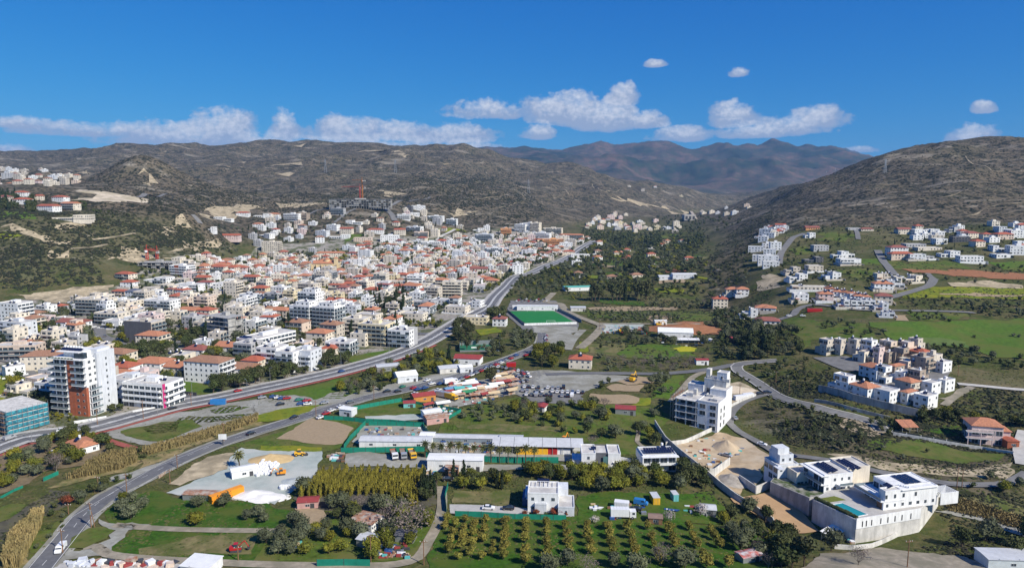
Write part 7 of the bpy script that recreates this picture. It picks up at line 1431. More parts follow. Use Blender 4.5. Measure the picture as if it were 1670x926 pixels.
# ------------------------------------------------------------------ poles and lamps
def pole(label, tile, zx, zy, h=9, arm=2.2, box=False):
    x, y, z = P(*T(tile[0], tile[1], (zx, zy))[0]); o = thing('utility_pole', (x, y, z), R((int(zx)*13) % 60-30), label, 'utility pole'); b = MB(); b.tube((0,0,-.5),(0,0,h),.17,wood,8,.12); b.build('pole', o); b = MB(); b.box(-arm/2,-.08,h-.8,arm/2,.08,h-.62,wood); [b.cyl(q,0,h-.62,h-.35,.07,WH,6) for q in (-arm*.45,0.25,arm*.45)]; b.build('crossarm', o)
    if box: b = MB(); b.box(-.5,-.5,h-4.2,.5,.1,h-2.6,metal); b.tube((1.6,0,-.3),(0.1,0,h-1.2),.13,wood); b.build('transformer', o)
for lb, t, zx, zy, h, bx in [('utility pole beside the valley road bend, tallest at bottom left',B1,408,830,8,0),('twin pole with transformer at the track junction',B1,592,665,9,1),('utility pole at the reed verge of the valley road',B1,823,445,8,0),('utility pole near the side lot',B1,1150,280,6,0),('utility pole beside the rusty guard rail',B1,1103,382,6,0),
      ('utility pole beside the billboard',B1,1452,108,9,0),('utility pole left of the brown hedge',B1,445,575,4,0),('thin pole between the dark bushes on the left',B1,638,430,6,0),('utility pole on the bottom track under the red farm machine',B1,1545,880,5,0),('leaning pole at the bottom of the grove track',B2,1078,905,8,0),('thin pole at the bottom centre fence',B2,735,890,9,0),
      ('utility pole at the lay-by of the valley road',M2,380,868,9,0),('utility pole left of the bright green fence',M2,755,750,8,0),('grey lamp pole on the bottom right dirt lot',B4,912,920,9,0),('utility pole on the slope below the compound',M4,145,700,7,0),('utility pole left of the curved road cliff',M4,60,640,7,0),('utility pole on the compound lane',M4,1240,600,7,0),('pair of poles behind the pool villa, left one',B4,1232,415,9,0),('pair of poles behind the pool villa, right one',B4,1265,410,8,0),
      ('utility pole on the construction apron',M3,1455,735,8,0),('tall pole at the works yard',M3,545,300,9,0),('lamp pole in front of the red-clad tower',M1,632,915,8,0),('lamp pole before the magenta-striped block',M1,930,880,10,0),('lamp pole at the highway bend junction',M1,1240,790,7,0)]:
    pole(lb, t, zx, zy, h, 2.2, bool(bx))
lm = MB(); lm.tube((0,0,-.3),(0,0,9),.1,metal,6,.06); POLEM = lm.mesh('pole'); lm = MB(); lm.tube((0,0,8.9),(1.8,0,9.3),.06,metal,5); lm.box(1.5,-.15,9.2,2.3,.15,9.35,metal); ARMM = lm.mesh('lamp_arm')
sgn = 1; sL = np.concatenate([[0], np.cumsum(np.linalg.norm(np.diff(L1, axis=0), axis=1))]); q = 40; nlamp = 0
while q < sL[-1]*.86:
    i = int(np.searchsorted(sL, q)); i = min(max(i, 1), len(L1)-2); d = L1[i+1]-L1[i-1]; a = math.atan2(d[1], d[0]); p = L1[i]+np.array([sin(a), -cos(a)])*8.4*sgn; nlamp += 1
    o = thing('street_lamp', (p[0], p[1], gz(*p)+.2), a+(pi/2)*sgn, None, 'street lamp', 'street lamps along the highway'); link('pole', POLEM, o); link('lamp_arm', ARMM, o); AUTO.append(dict(o=o, x=p[0], y=p[1], kind='x', base='highway lamp on '+('near' if sgn > 0 else 'far')+' kerb')); sgn *= -1; q += 24
bbx = P(*T(0,693,(1445,135))[0]); o = thing('billboard', bbx, R(5), 'white billboard on one leg beside the valley road', 'billboard'); b = MB(); b.box(-1.7,-.1,3,1.7,.1,5.4,WH); b.build('panel', o); b = MB(); b.tube((0,.2,-.3),(0,.2,4.5),.2,dkm); b.build('pole', o)
# lattice masts on the ridges
def pylon(label, px, py, h):
    x, y, z = P(px, py); o = thing('pylon', (x, y, z), 0, label, 'pylon'); b = MB(); s = h*.09
    for i in (-1, 1):
        for j in (-1, 1): b.tube((i*s, j*s, -2), (i*s*.15, j*s*.15, h), h*.006+.12, metal, 4)
    for k in range(6): t = k/6; q = s*(1-t*.85); b.tube((-q,-q,h*t),(q,-q,h*(t+.14)),.15,metal,4); b.tube((q,-q,h*t),(-q,-q,h*(t+.14)),.15,metal,4)
    b.build('lattice', o); b = MB(); [b.tube((-s*1.6,0,h*t),(s*1.6,0,h*t),.2,metal,4) for t in (.75,.85,.95)]; b.build('crossarm', o)
pylon('lattice pylon on the left ridge face above the cranes', 531, 282, 46); pylon('lattice pylon on the ridge face right of the cranes', 645, 282, 46); pylon('lattice pylon on the slope left of the upper valley', 862, 315, 44); pylon('lattice pylon on the right hill flank', 1443, 282, 30); pylon('small lattice mast on the right hill shoulder', 1362, 278, 22); pylon('thin mast left of the shoulder mast', 1348, 282, 14)
# ------------------------------------------------------------------ the rest of the town, house by house
EXC = [PITCH_W]+[pw(T(840,463,(-60,110),(430,110),(410,320),(60,330)))]+[pw(T(0,463,(1095,630),(1350,650),(1390,700),(1370,740),(1095,720)))]
def fill(poly_px, sp, kindw, yaw0, keep=.85, exc=(), ymax=9e9, hmax=9e9, size=1.0):
    poly = [P(*p)[:2] for p in poly_px]; xs = [p[0] for p in poly]; ys = [p[1] for p in poly]; c = np.mean(poly, 0); Rr = max(math.hypot(p[0]-c[0], p[1]-c[1]) for p in poly); n = int(Rr/sp)+1; a = R(yaw0); out = []
    for i in range(-n, n+1):
        for j in range(-n, n+1):
            gx = (i+rng.uniform(-.22, .22))*sp*1.06+(j % 2)*sp*.3; gy = (j+rng.uniform(-.18, .18))*sp
            if j % 3 == 0: gy += sp*.15
            x = c[0]+gx*cos(a)-gy*sin(a); y = c[1]+gx*sin(a)+gy*cos(a)
            if inpoly(x, y, poly) and rng.random() < keep and not any(inpoly(x, y, e) for e in exc): out.append((float(x), float(y)))
    if not out: return []
    o = np.array(out); ok = road_clear(o[:, 0], o[:, 1], 6.5*size); return [(x, y, yaw0, kindw, size) for (x, y), k in zip(out, ok) if k]
TOWN1 = [(20,700),(200,640),(420,600),(560,560),(700,520),(745,500),(700,470),(400,470),(200,480),(130,490),(0,530)]
TOWN2 = [(205,480),(400,470),(700,470),(800,480),(838,452),(880,430),(930,412),(950,395),(900,378),(830,385),(700,392),(600,400),(540,412),(470,414),(420,420),(370,428),(230,445)]
TOWN3 = [(375,422),(345,362),(480,345),(560,350),(700,345),(760,375),(840,372),(830,390),(560,392),(400,400)]
CAND = fill(TOWN1, 17, 'low', -15, .78, EXC)+fill(TOWN2, 16, 'mid', -10, .87, EXC)+fill(TOWN3, 26, 'sparse', -10, .5, EXC)
CAND += fill(T(840,230,(590,470),(700,465),(850,520),(850,570),(700,580),(590,575),(480,570),(430,570),(500,500)), 34, 'sparse', 10, .62)
CAND += fill(T(840,230,(850,510),(1100,530),(1130,620),(900,640),(700,610)), 42, 'sparse', 0, .5)
CAND += fill(T(840,230,(1100,400),(1600,400),(1560,470),(1180,480)), 70, 'sparse', 0, .4)+fill(T(840,230,(560,240),(1100,330),(1250,390),(900,370),(700,310)), 110, 'sparse', 0, .3)
CAND += fill(T(0,230,(-100,190),(270,180),(560,240),(450,290),(330,300),(250,290),(-100,280)), 34, 'low', 0, .45)
CAND += fill(T(1250,230,(-30,570),(60,560),(120,570),(60,640),(-60,780),(-70,700)), 15, 'villa', -20, .7, size=.5)
CAND += fill(T(1250,230,(850,560),(1669,560),(2100,560),(2100,780),(1500,780),(1250,690),(850,640)), 27, 'villa', 0, .55, size=.7)
CAND += fill(T(1250,230,(850,1010),(1050,960),(1100,920),(900,900),(560,930),(640,1000)), 17, 'villa', -8, .5, size=.5)
CAND += fill(T(1250,463,(-10,180),(90,150),(120,190),(60,250),(-20,250)), 16, 'villa', -15, .6, size=.5)
CAND += fill(T(840,230,(430,600),(850,640),(1150,620),(1200,760),(1250,926),(420,926),(300,830)), 40, 'farm', 5, .42)
CAND.sort(key=lambda c: c[1]); NH = 0; FARB = MB(); NFAR = 0
LIM_H, LIM_A = 235, 40; nh = sum(1 for o in ALL if o.name.startswith('house')); na = sum(1 for o in ALL if o.name.startswith('apartment'))
for x, y, yaw, kw, sz in CAND:
    r = rng.random(); w = rng.uniform(8.5, 17); d = rng.uniform(8, 12.5); pal = ['white']*4+['cream']*5+['beige']*3+['peach','pink','pale','grey','yellow']
    if kw == 'farm': n = 1+int(rng.random() < .45); w *= .9; roof = ['flat','red','orange','brown'][rng.integers(4)]; wall = pal[rng.integers(9)]
    elif kw == 'villa': w = rng.uniform(10, 15); d = rng.uniform(8, 11); n = 2; roof = 'flat' if r < .75 else 'red'; wall = pal[rng.integers(6)]
    elif kw == 'mid' : n = 1+int(rng.random() < .75)+int(rng.random() < .18); roof = ['flat','red','orange','brown','dusk'][rng.choice(5, p=[.6,.11,.13,.1,.06])]; wall = pal[rng.integers(len(pal))]
    else: n = 2+int(rng.random() < .35)+int(rng.random() < .2)*(kw == 'low'); roof = ['flat','red','orange','brown','dusk'][rng.choice(5, p=[.72,.07,.08,.08,.05])]; wall = pal[rng.integers(len(pal))]
    if rng.random() < .07 and kw not in ('villa', 'farm'): n = 4; w *= 1.35; d *= 1.2; roof = 'flat'
    rad = max(w, d)*.45
    if occupied(x, y, rad): continue
    z = gz(x, y); apt = n >= 3; cnt = na if apt else nh
    if (nh < 290 and not apt) or (na < 175 and apt):
        bldg(x, y, z, w, d, n, yaw+rng.normal()*5+rng.choice([0, 0, 90]), wall, roof, bal='F' if apt or rng.random() < .25 else '', pent=rng.random() < .1 and apt, tanks=int(rng.integers(1, 4)), foot=rad, near=y < 400)
        if apt: na += 1
        else: nh += 1
    else:
        FOOT.append((x, y, rad)); a = R(yaw+rng.normal()*6); ca, sa = cos(a), sin(a); t = MB(); H = n*3.05; m = W_[wall]; t.box(-w/2,-d/2,-4,w/2,d/2,H,m)
        if roof == 'flat': t.box(-w/2+.3,-d/2+.3,H,w/2-.3,d/2-.3,H+.08,deck); t.box(-1.5,-1,H+.08,2,2.5,H+2.2,m); t.cyl(w*.25,0,H,H+1.6,.7,tank,6)
        else: t.hip(-w/2,-d/2,w/2,d/2,H,2.4,TILE[roof],.5)
        for f in range(n):
            for k in range(3):
                xx = -w/2+w*(k+.5)/3; t.box(xx-.7,-d/2-.05,f*3.05+.9,xx+.7,-d/2+.05,f*3.05+2.3,glass); yy = -d/2+d*(k+.5)/3; t.box(w/2-.05,yy-.6,f*3.05+.9,w/2+.05,yy+.6,f*3.05+2.3,glass)
        n0 = len(FARB.v); FARB.v += [(x+p[0]*ca-p[1]*sa, y+p[0]*sa+p[1]*ca, z+p[2]) for p in t.v]; FARB.f += [[n0+i for i in f] for f in t.f]; FARB.m += [FARB.mi(t.mats[k]) for k in t.m]; NFAR += 1
if NFAR: o = FARB.build('distant_houses'); tag(o, 'mass of small white and red-roofed houses in the far part of town', 'houses', None, 'stuff'); ALL.append(o)
print('HOUSES', nh, na, NFAR)
# ------------------------------------------------------------------ planting
NOTREE += [NOTREE_POD, NOTREE_POD2, PITCH_W, pa, pb]+PATCHES_HARD
for i, (tile, lst) in enumerate([(B2, [(1230,600),(1215,655),(1280,640),(1345,610),(1340,670),(1405,650),(1480,615),(1605,625),(1270,690),(1395,700),(1470,680),(1330,720),(1460,735),(1605,680),(1600,735),(1255,750),(1385,760),(1530,770),(1320,780),(1240,810),(1375,820),(1520,825),(1598,790),(1300,850),(1450,850),(1595,850)]),
      (B3, [(70,630),(70,680),(65,740),(65,805),(65,875),(200,640),(205,695),(205,750),(213,812),(210,870),(325,650),(335,700),(345,752),(350,820),(467,650),(470,712),(483,765),(492,812),(595,655),(610,712),(625,768),(635,825),(725,655),(745,715),(760,768),(778,825),(640,885),(855,655),(883,722),(900,775),(925,830),(940,880),(805,890),(1000,675),(1020,720),(1040,770),(1062,828),(1090,885),(1125,660),(1150,720),(1182,775),(1215,840),(1240,900),(1265,680),(1285,725),(1325,775),(1385,900),(1400,685),(1420,735)])]):
    for zx, zy in lst: tree1('orchard', tile, zx, zy+24, rng.uniform(3.1, 4.3)*(1.15 if zy > 870 and tile == B3 else 1), 'front orchard trees')
for zx, zy, h in [(340,880,5),(640,890,5),(945,880,7),(1100,900,6.5),(230,930,6),(480,940,6),(800,930,6)]: tree1('olive' if zx % 3 else 'almond', B3, zx, zy+30, h)
tree1('almond', B2, 985, 745, 13.5, None, 'big bare grey tree spreading over the grove'); tree1('cypress', M2, 1243, 500, 11, None, 'single tall cypress beside the red-roofed farmhouse'); tree1('cypress', M2, 987, 395, 10, None, 'tall cypress leaning against the white and grey block')
tree1('euca', M2, 1515, 660, 12, None, 'round brown-green tree standing alone at the market'); tree1('cypress', M2, 540, 240, 15, None, 'tall cypress between the white towers and the cream houses'); tree1('cypress', M2, 205, 320, 16, None, 'tall cypress left of the two white towers')
tree1('tree', M1, 1403, 440, 9, None, 'round dark tree beside the long white banded block'); tree1('white', B3, 1200, 592, 5, None, 'white-blossomed bush beside the grey paddock shack'); tree1('white', B3, 995, 635, 4.5, None, 'pale bare bush right of the brown wooden hut'); tree1('almond', B3, 495, 135, 5, None, 'pale bare tree alone in the middle meadow')
tree1('almond', B1, 365, 300, 8, None, 'white leafless tree among the left garden bushes'); tree1('white', B3, 520, 640, 3, None, 'tiny pale bush by the top of the orchard')
for zx, zy, h in [(560,700,10),(300,800,0)]: pass
# nursery of narrow yellow conifers in slanting rows
for r_ in range(14):
    x0 = 430+r_*50
    for k in range(16):
        zx = x0-k*8.5+rng.normal()*1.5; zy = 296+k*9.5+rng.normal()*1.5
        if zx > 270: tree1('conifer', B2, zx, zy+20, rng.uniform(2.9, 4.0), 'yellow conifers in the nursery rows')
for k in range(26): tree1('conifer', B2, 285+k*8+rng.normal()*5, 470-(k%5)*14+rng.normal()*5, rng.uniform(3.5, 5), 'yellow conifers in the nursery rows')
for k in range(30): tree1('conifer', B2, 870+(k%10)*18, 460+(k//10)*28+rng.normal()*6, rng.uniform(3, 4.5), 'yellow conifers in the nursery rows')
C4 = {'olive': 5, 'citrus': 3, 'tree': 2, 'almond': .4}
grove(B2, [(1050,370),(1170,370),(1180,520),(1060,500)], {'cypress': 2, 'tree': 1}, 2.6, (3.5, 5), grp='dark hedge conifers')
grove(B2, [(440,520),(760,520),(900,560),(1140,600),(1130,740),(1000,880),(780,890),(650,740),(450,640)], C4, 5.0, (4, 6.5), keep=.88)
grove(B2, [(40,740),(180,660),(440,640),(650,740),(780,890),(460,880),(40,870)], {'olive': 6, 'citrus': 2}, 5.4, (3.8, 5.6), keep=.8)
grove(B2, [(180,500),(260,440),(400,290),(500,150),(500,210),(420,280),(270,490),(200,520)], {'olive': 2, 'tree': 1}, 4.5, (4, 6.5), keep=.9, clear=.5)
grove(B2, [(0,600),(100,590),(180,650),(60,700),(0,720)], {'olive': 4, 'citrus': 2}, 7, (3.5, 5), keep=.7)
grove(B1, [(700,560),(770,480),(950,450),(960,640),(820,620)], {'olive': 4, 'citrus': 1}, 6, (4, 6), keep=.85)
grove(B1, [(960,450),(1669,470),(1669,670),(980,640)], {'olive': 5, 'citrus': 2}, 9.5, (3.5, 5.5), keep=.6)
grove(B1, [(1250,690),(1669,690),(1669,860),(1300,850)], {'olive': 5, 'almond': 1}, 13, (3, 4.5), keep=.5)
grove(B1, [(0,200),(240,240),(400,200),(470,260),(250,340),(120,400),(0,440),(-80,440),(-80,200)], {'citrus': 4, 'olive': 3, 'tree': 2, 'almond': .6}, 5.2, (3.5, 6), keep=.85)
grove(B1, [(230,120),(420,60),(640,60),(700,130),(740,190),(560,240),(400,260),(250,200)], {'citrus': 3, 'tree': 3, 'olive': 1}, 5.2, (4, 7.5), keep=.8)
grove(B1, [(460,440),(560,380),(640,370),(830,330),(900,340),(700,430),(560,500),(470,500)], {'tree': 2, 'bush': 0, 'olive': 1}, 4.2, (3, 4.6), keep=.85, clear=.3)
grove(B1, [(290,560),(400,500),(500,480),(540,520),(440,600),(330,640)], {'rust': 1, 'olive': 1, 'tree': 1}, 4.2, (2.5, 4), keep=.8, clear=.3)
grove(B1, [(200,860),(300,690),(420,590),(520,540),(560,560),(440,640),(320,760),(240,880),(200,926)], {'tree': 1, 'olive': 1}, 3.8, (1.6, 2.8), keep=.75, clear=.3)
grove(B1, [(1000,215),(880,250),(780,200),(900,170)], {'tree': 1}, 5, (2.5, 4), keep=.7, clear=.3)
grove(B2, [(1260,340),(1669,330),(1669,430),(1260,430)], {'tree': 3, 'citrus': 2, 'cypress': 0.6}, 4.0, (4, 6.2), keep=.92)
grove(B3, [(0,300),(350,260),(420,300),(760,300),(960,340),(980,440),(860,420),(700,450),(430,430),(380,370),(60,380)], {'citrus': 5, 'tree': 2, 'olive': 1}, 4.6, (4.5, 6.8), keep=.92)
grove(B3, [(1010,300),(1100,290),(1230,370),(1250,430),(1100,450),(1010,400)], {'tree': 4, 'olive': 1}, 4.5, (5, 8), keep=.95)
grove(B3, [(0,560),(370,575),(370,600),(0,600)], {'rust': 1, 'tree': .3}, 3, (1.8, 2.6), clear=0, bclear=-2)
grove(B3, [(1400,540),(1480,540),(1669,640),(1669,926),(1500,926),(1420,760),(1350,650)], {'olive': 3, 'tree': 3, 'citrus': 1, 'almond': .6}, 5.5, (4, 7), keep=.75)
grove(B3, [(1040,150),(1180,250),(1270,330),(1210,320),(1100,230)], {'bush': 0, 'citrus': 1, 'tree': 1}, 3, (1.2, 2.0), keep=.8, clear=0)
grove(B3, [(400,0),(520,40),(680,60),(900,0),(920,60),(980,140),(860,170),(700,120),(560,100),(380,60),(0,20),(0,-30)], {'olive': 2, 'tree': 3, 'citrus': 2, 'almond': 1}, 7, (4, 7), keep=.7)
grove(B4, [(0,680),(160,690),(230,780),(230,926),(0,926)], {'citrus': 1, 'tree': 5, 'almond': .5}, 4.6, (5, 8), keep=.95)
grove(B4, [(200,800),(330,820),(330,926),(200,926)], {'euca': 1}, 6, (8, 11))
tree1('olive', B4, 420, 815, 7.5, None, 'grey-green olive at the podium foot'); tree1('olive', B4, 470, 480, 4, None, None) if False else None
grove(B4, [(780,800),(960,760),(1240,830),(1240,926),(800,926)], {'euca': 1, 'tree': 2}, 6.5, (8, 12), keep=.85)
grove(B4, [(1250,760),(1450,730),(1520,800),(1430,830),(1280,850)], {'tree': 2, 'olive': 1}, 6.5, (6, 8.5), keep=.85)
grove(B4, [(1560,700),(1750,680),(1750,850),(1560,850)], {'tree': 2}, 7, (6, 9), keep=.85)
tree1('almond', B4, 595, 905, 6.5, None, 'small leafless tree on the bottom right dirt lot')
grove(B4, [(1200,430),(1230,360),(1600,340),(1669,400),(1560,440),(1300,430)], {'tree': 2, 'olive': 1, 'citrus': .5}, 5.5, (3, 5), keep=.7, clear=.5)
grove(B4, [(150,-10),(700,10),(640,180),(400,170),(230,110),(60,60)], {'tree': 3, 'olive': 2}, 7, (2.5, 4.5), keep=.85)
grove(B4, [(700,150),(1050,160),(1100,210),(1500,230),(1560,280),(1250,270),(900,240),(720,200)], {'tree': 3, 'olive': 1}, 9, (2.5, 4), keep=.7)
grove(B4, [(1280,60),(1290,-20),(1800,-40),(1800,60),(1660,40),(1600,20)], {'tree': 3, 'citrus': 1}, 6, (4, 7), keep=.8)
grove(B4, [(980,-60),(1250,-60),(1240,-10),(1000,10)], {'tree': 3, 'citrus': 1}, 5, (4, 7), keep=.8)
# middle ground
grove(M2, [(1330,830),(1500,780),(1850,800),(1700,900),(1669,930),(1330,880)], {'olive': 1}, 5.5, (3, 4.2), keep=.92, yaw=20)
grove(M2, [(590,620),(800,540),(880,530),(960,570),(950,640),(760,730),(560,720),(430,690),(540,680)], {'olive': 3, 'citrus': 3, 'tree': 2, 'almond': .8}, 5.6, (4, 6), keep=.85)
grove(M2, [(960,460),(1180,430),(1260,520),(1420,530),(1380,580),(1200,590),(1050,600),(960,540)], {'citrus': 3, 'tree': 3, 'olive': 2}, 6, (4, 7), keep=.85)
grove(M2, [(0,570),(330,500),(590,470),(600,520),(380,580),(120,650),(0,680)], {'tree': 4, 'euca': 1}, 5.2, (6, 8.5), keep=.95, clear=2.5)
grove(M1, [(1370,620),(1600,570),(1669,560),(1669,690),(1380,730)], {'tree': 4, 'euca': 1}, 5.2, (6, 8.5), keep=.95, clear=2.5)
grove(M2, [(1280,290),(1390,280),(1380,450),(1270,400)], {'euca': 3, 'tree': 1}, 7, (8, 12), keep=.9)
grove(M2, [(1480,170),(1620,170),(1600,240),(1500,230)], {'tree': 2, 'palm': 0}, 7, (7, 10), keep=.9)
grove(M2, [(1380,380),(1669,330),(1669,470),(1450,480),(1400,450)], {'tree': 2, 'olive': 2, 'euca': 1}, 8, (4, 8), keep=.8)
grove(M3, [(0,290),(130,290),(140,350),(60,420),(0,440)], {'olive': 2, 'tree': 2}, 6, (4, 6), keep=.9)
grove(M3, [(120,440),(230,410),(330,430),(260,540),(120,550)], {'euca': 1, 'citrus': 1, 'tree': 1}, 7, (6, 9), keep=.9)
grove(M3, [(150,600),(300,570),(600,585),(620,650),(560,690),(240,670),(150,640)], {'olive': 3, 'tree': 2}, 5.5, (4, 5.4), keep=.97)
grove(M3, [(600,490),(1170,480),(1200,560),(700,575),(570,560)], {'almond': 3, 'olive': 2}, 6, (3.5, 5), keep=.9)
grove(M3, [(490,340),(700,370),(1100,390),(700,400),(500,480),(600,500)], {'olive': 2, 'tree': 1}, 8, (3.5, 5), keep=.6)
grove(M3, [(900,600),(1000,580),(990,640),(880,730),(840,700)], {'olive': 1, 'tree': 1}, 5, (3.5, 5), keep=.9)
grove(M3, [(170,770),(400,760),(500,780),(700,800),(660,900),(500,926),(0,926),(0,790)], {'citrus': 4, 'olive': 2, 'almond': .7, 'tree': 1}, 6, (4, 6.2), keep=.75)
grove(M3, [(870,700),(1080,690),(1000,780),(900,900),(840,900)], {'tree': 1, 'olive': 2}, 6, (3, 5), keep=.6)
grove(M3, [(450,180),(860,190),(1090,230),(1070,250),(700,250),(500,230)], {'olive': 3, 'tree': 1}, 7, (3.5, 5), keep=.8)
grove(M3, [(700,310),(1300,340),(1669,290),(1669,500),(1300,500),(1200,400),(700,390)], {'tree': 3, 'olive': 2, 'euca': .5}, 8, (4, 8), keep=.75)
grove(M3, [(1300,180),(1480,190),(1640,300),(1669,400),(1400,400),(1280,290)], {'tree': 3, 'olive': 1}, 6.5, (4, 7.5), keep=.95)
grove(M3, [(1450,350),(1669,380),(1669,480),(1480,500)], {'tree': 2, 'cypress': 1}, 6, (6, 10), keep=.95)
grove(M3, [(860,130),(1280,110),(1270,170),(860,150)], {'tree': 2, 'olive': 2, 'almond': 1}, 8, (4, 6), keep=.9)
for zx, h in ((520,20),(545,16),(630,22),(660,22),(710,19),(790,22),(815,20),(850,22),(500,14),(680,16)): tree1('euca' if zx != 710 else 'cypress', M3, zx, 112, h, 'tall poplar-like trees of the valley centre')
grove(M3, [(-420,-30),(0,-40),(250,0),(250,90),(160,110),(0,110)], {'tree': 2, 'olive': 2}, 10, (4, 7), keep=.7)
grove(M3, [(210,-20),(480,-20),(480,90),(330,110),(280,60)], {'tree': 2, 'olive': 2, 'citrus': 1}, 11, (4, 7), keep=.6)
grove(M3, [(480,0),(1300,0),(1300,150),(1060,100),(540,90)], {'tree': 3, 'olive': 2}, 13, (5, 9), keep=.6)
grove(U3, [(430,580),(850,600),(1200,560),(1250,640),(1150,760),(1300,900),(1200,1000),(900,1000),(420,980),(100,980),(-60,930),(120,870),(300,800),(420,720),(440,620)], {'tree': 5, 'olive': 2, 'citrus': 1, 'euca': 1}, 10.5, (5, 10), keep=.72)
grove(U3, [(830,760),(720,830),(850,880),(830,800)], {'tree': 1}, 8, (10, 16), keep=1)
grove(U3, [(660,620),(760,620),(760,690),(660,690)], {'tree': 1}, 12, (12, 18)); grove(U3, [(850,620),(940,620),(940,690),(850,690)], {'tree': 1}, 12, (12, 18)); grove(U3, [(1060,640),(1220,630),(1220,670),(1060,670)], {'tree': 1}, 14, (12, 16))
grove(U3, [(80,700),(200,680),(280,720),(280,760),(100,840),(0,830),(0,780)], {'tree': 1}, 11, (8, 12), keep=.95)
grove(U3, [(850,490),(1150,480),(1480,500),(1400,560),(1250,600),(900,590)], {'tree': 3, 'olive': 1}, 28, (7, 12), keep=.7)
grove(U2, [(1270,880),(1400,860),(1669,850),(1669,926),(1290,926)], {'citrus': 2, 'tree': 2}, 9, (4, 6), keep=.95)
grove(U2, [(1180,790),(1400,800),(1400,820),(1180,815)], {'citrus': 2}, 9, (4, 6)); grove(M2, [(1350,0),(1540,10),(1500,60),(1350,60)], {'citrus': 2, 'tree': 2}, 8, (4, 6), keep=.95); grove(M2, [(850,250),(1010,260),(1200,250),(1180,300),(1000,290)], {'citrus': 2, 'tree': 2}, 6, (4, 7), keep=.95)
# trees between the houses of the town
TW = [P(*p)[:2] for p in TOWN1]; grove(None or M1, [], {'tree': 5, 'cypress': 1, 'olive': 2, 'citrus': 1.5, 'euca': .6}, 7.2, (3.5, 8.5), keep=.72, world=TW, clear=.5, bclear=.3)
TW = [P(*p)[:2] for p in TOWN2]; grove(M1, [], {'tree': 5, 'cypress': 1, 'olive': 2, 'citrus': 1.3}, 9, (4, 9), keep=.72, world=TW, clear=.5, bclear=.3)
TW = [P(*p)[:2] for p in TOWN3]; grove(M1, [], {'tree': 5, 'cypress': 1, 'olive': 2}, 19, (4, 8), keep=.7, world=TW, clear=1)
grove(M1, [(810,420),(870,410),(1060,430),(1070,470),(960,480),(820,480)], {'tree': 1}, 4.5, (6, 9), keep=1, clear=.2, bclear=-1); grove(M1, [(150,200),(330,190),(380,240),(220,260)], {'olive': 1, 'tree': 1}, 6, (4, 6.5), keep=.95)
grove(M1, [(60,560),(180,540),(190,600),(100,620)], {'tree': 1, 'olive': 1}, 5, (5, 7)); grove(M1, [(230,820),(300,830),(520,870),(520,895),(330,890)], {'tree': 1, 'citrus': 1}, 3.5, (2, 3.4), clear=.2, bclear=-6)
grove(M1, [(670,810),(800,790),(810,830),(690,850)], {'tree': 1}, 4, (3, 5), bclear=-3); grove(M1, [(1200,340),(1300,330),(1300,410),(1210,400)], {'tree': 1}, 6, (7, 10), bclear=-2); grove(M2, [(600,110),(690,110),(680,190),(610,180)], {'tree': 1}, 7, (7, 10), bclear=-2); grove(M2, [(750,100),(980,110),(970,200),(760,190)], {'tree': 1, 'cypress': 1}, 8, (8, 12), bclear=-2)
# right slopes
grove(M3, [(1669,520),(1520,500),(1540,560),(1669,640)], {'tree': 1}, 6, (3, 5)); grove(M4, [(0,500),(280,490),(420,560),(560,590),(300,660),(330,720),(100,650),(0,600)], {'tree': 3, 'olive': 1}, 6, (2.5, 5), keep=.85)
grove(M4, [(0,290),(120,280),(270,380),(280,460),(60,480),(0,470)], {'tree': 3, 'olive': 1, 'euca': .6}, 7, (5, 8), keep=.9); grove(M4, [(330,270),(470,240),(700,290),(860,400),(700,370),(480,340)], {'tree': 3, 'olive': 1}, 8, (3, 5.5), keep=.8)
grove(M4, [(960,400),(1300,410),(1500,490),(1480,520),(1160,560),(1100,480),(960,440)], {'olive': 2, 'tree': 3}, 6, (3.5, 5.5), keep=.97); grove(M4, [(1500,490),(1669,480),(1900,500),(1900,600),(1669,580),(1480,560)], {'tree': 1}, 7, (4, 6), keep=.8)
grove(M4, [(1220,780),(1400,680),(1669,720),(1900,760),(1669,926),(1580,926),(1380,860)], {'tree': 2, 'olive': 2}, 9, (2.2, 4), keep=.7); grove(M4, [(0,740),(200,790),(420,850),(820,870),(1000,900),(560,850),(450,880),(420,926),(0,926)], {'tree': 2, 'olive': 2}, 6, (2.2, 4.2), keep=.8)
grove(M4, [(860,90),(1280,110),(1280,170),(940,160)], {'tree': 2, 'olive': 1}, 9, (3, 5), keep=.9); grove(M4, [(1280,120),(1669,100),(2000,110),(2000,220),(1669,210),(1480,230),(1340,200)], {'tree': 2, 'olive': 1}, 10, (4, 6.5), keep=.85); grove(M4, [(900,180),(1200,200),(1200,250),(960,240)], {'tree': 2, 'olive': 1}, 7, (3, 5), keep=.85)
grove(M4, [(1290,330),(1390,340),(1380,355),(1300,350)], {'tree': 1}, 5, (2.5, 3.5)); grove(M4, [(1540,330),(1640,330),(1650,350),(1560,350)], {'olive': 1}, 6, (3, 4)); grove(M4, [(100,130),(260,100),(330,150),(250,200),(120,150)], {'tree': 1, 'cypress': .3}, 8, (4, 6), keep=.9)
grove(M4, [(130,0),(420,40),(1100,0),(1100,-60),(130,-60)], {'tree': 3, 'olive': 1}, 9, (3, 6), keep=.75)
grove(U4, [(200,570),(860,570),(1669,560),(1669,780),(1300,760),(780,700),(700,560),(480,680),(420,560),(300,640)], {'tree': 4, 'olive': 1, 'cypress': .3}, 14, (3, 6), keep=.6); grove(U4, [(110,640),(480,640),(480,870),(100,860)], {'tree': 4, 'olive': 1}, 11, (3, 6), keep=.6); grove(U4, [(1300,800),(1669,820),(2000,840),(2000,870),(1669,860),(1400,850)], {'tree': 2}, 9, (3, 5), keep=.9)
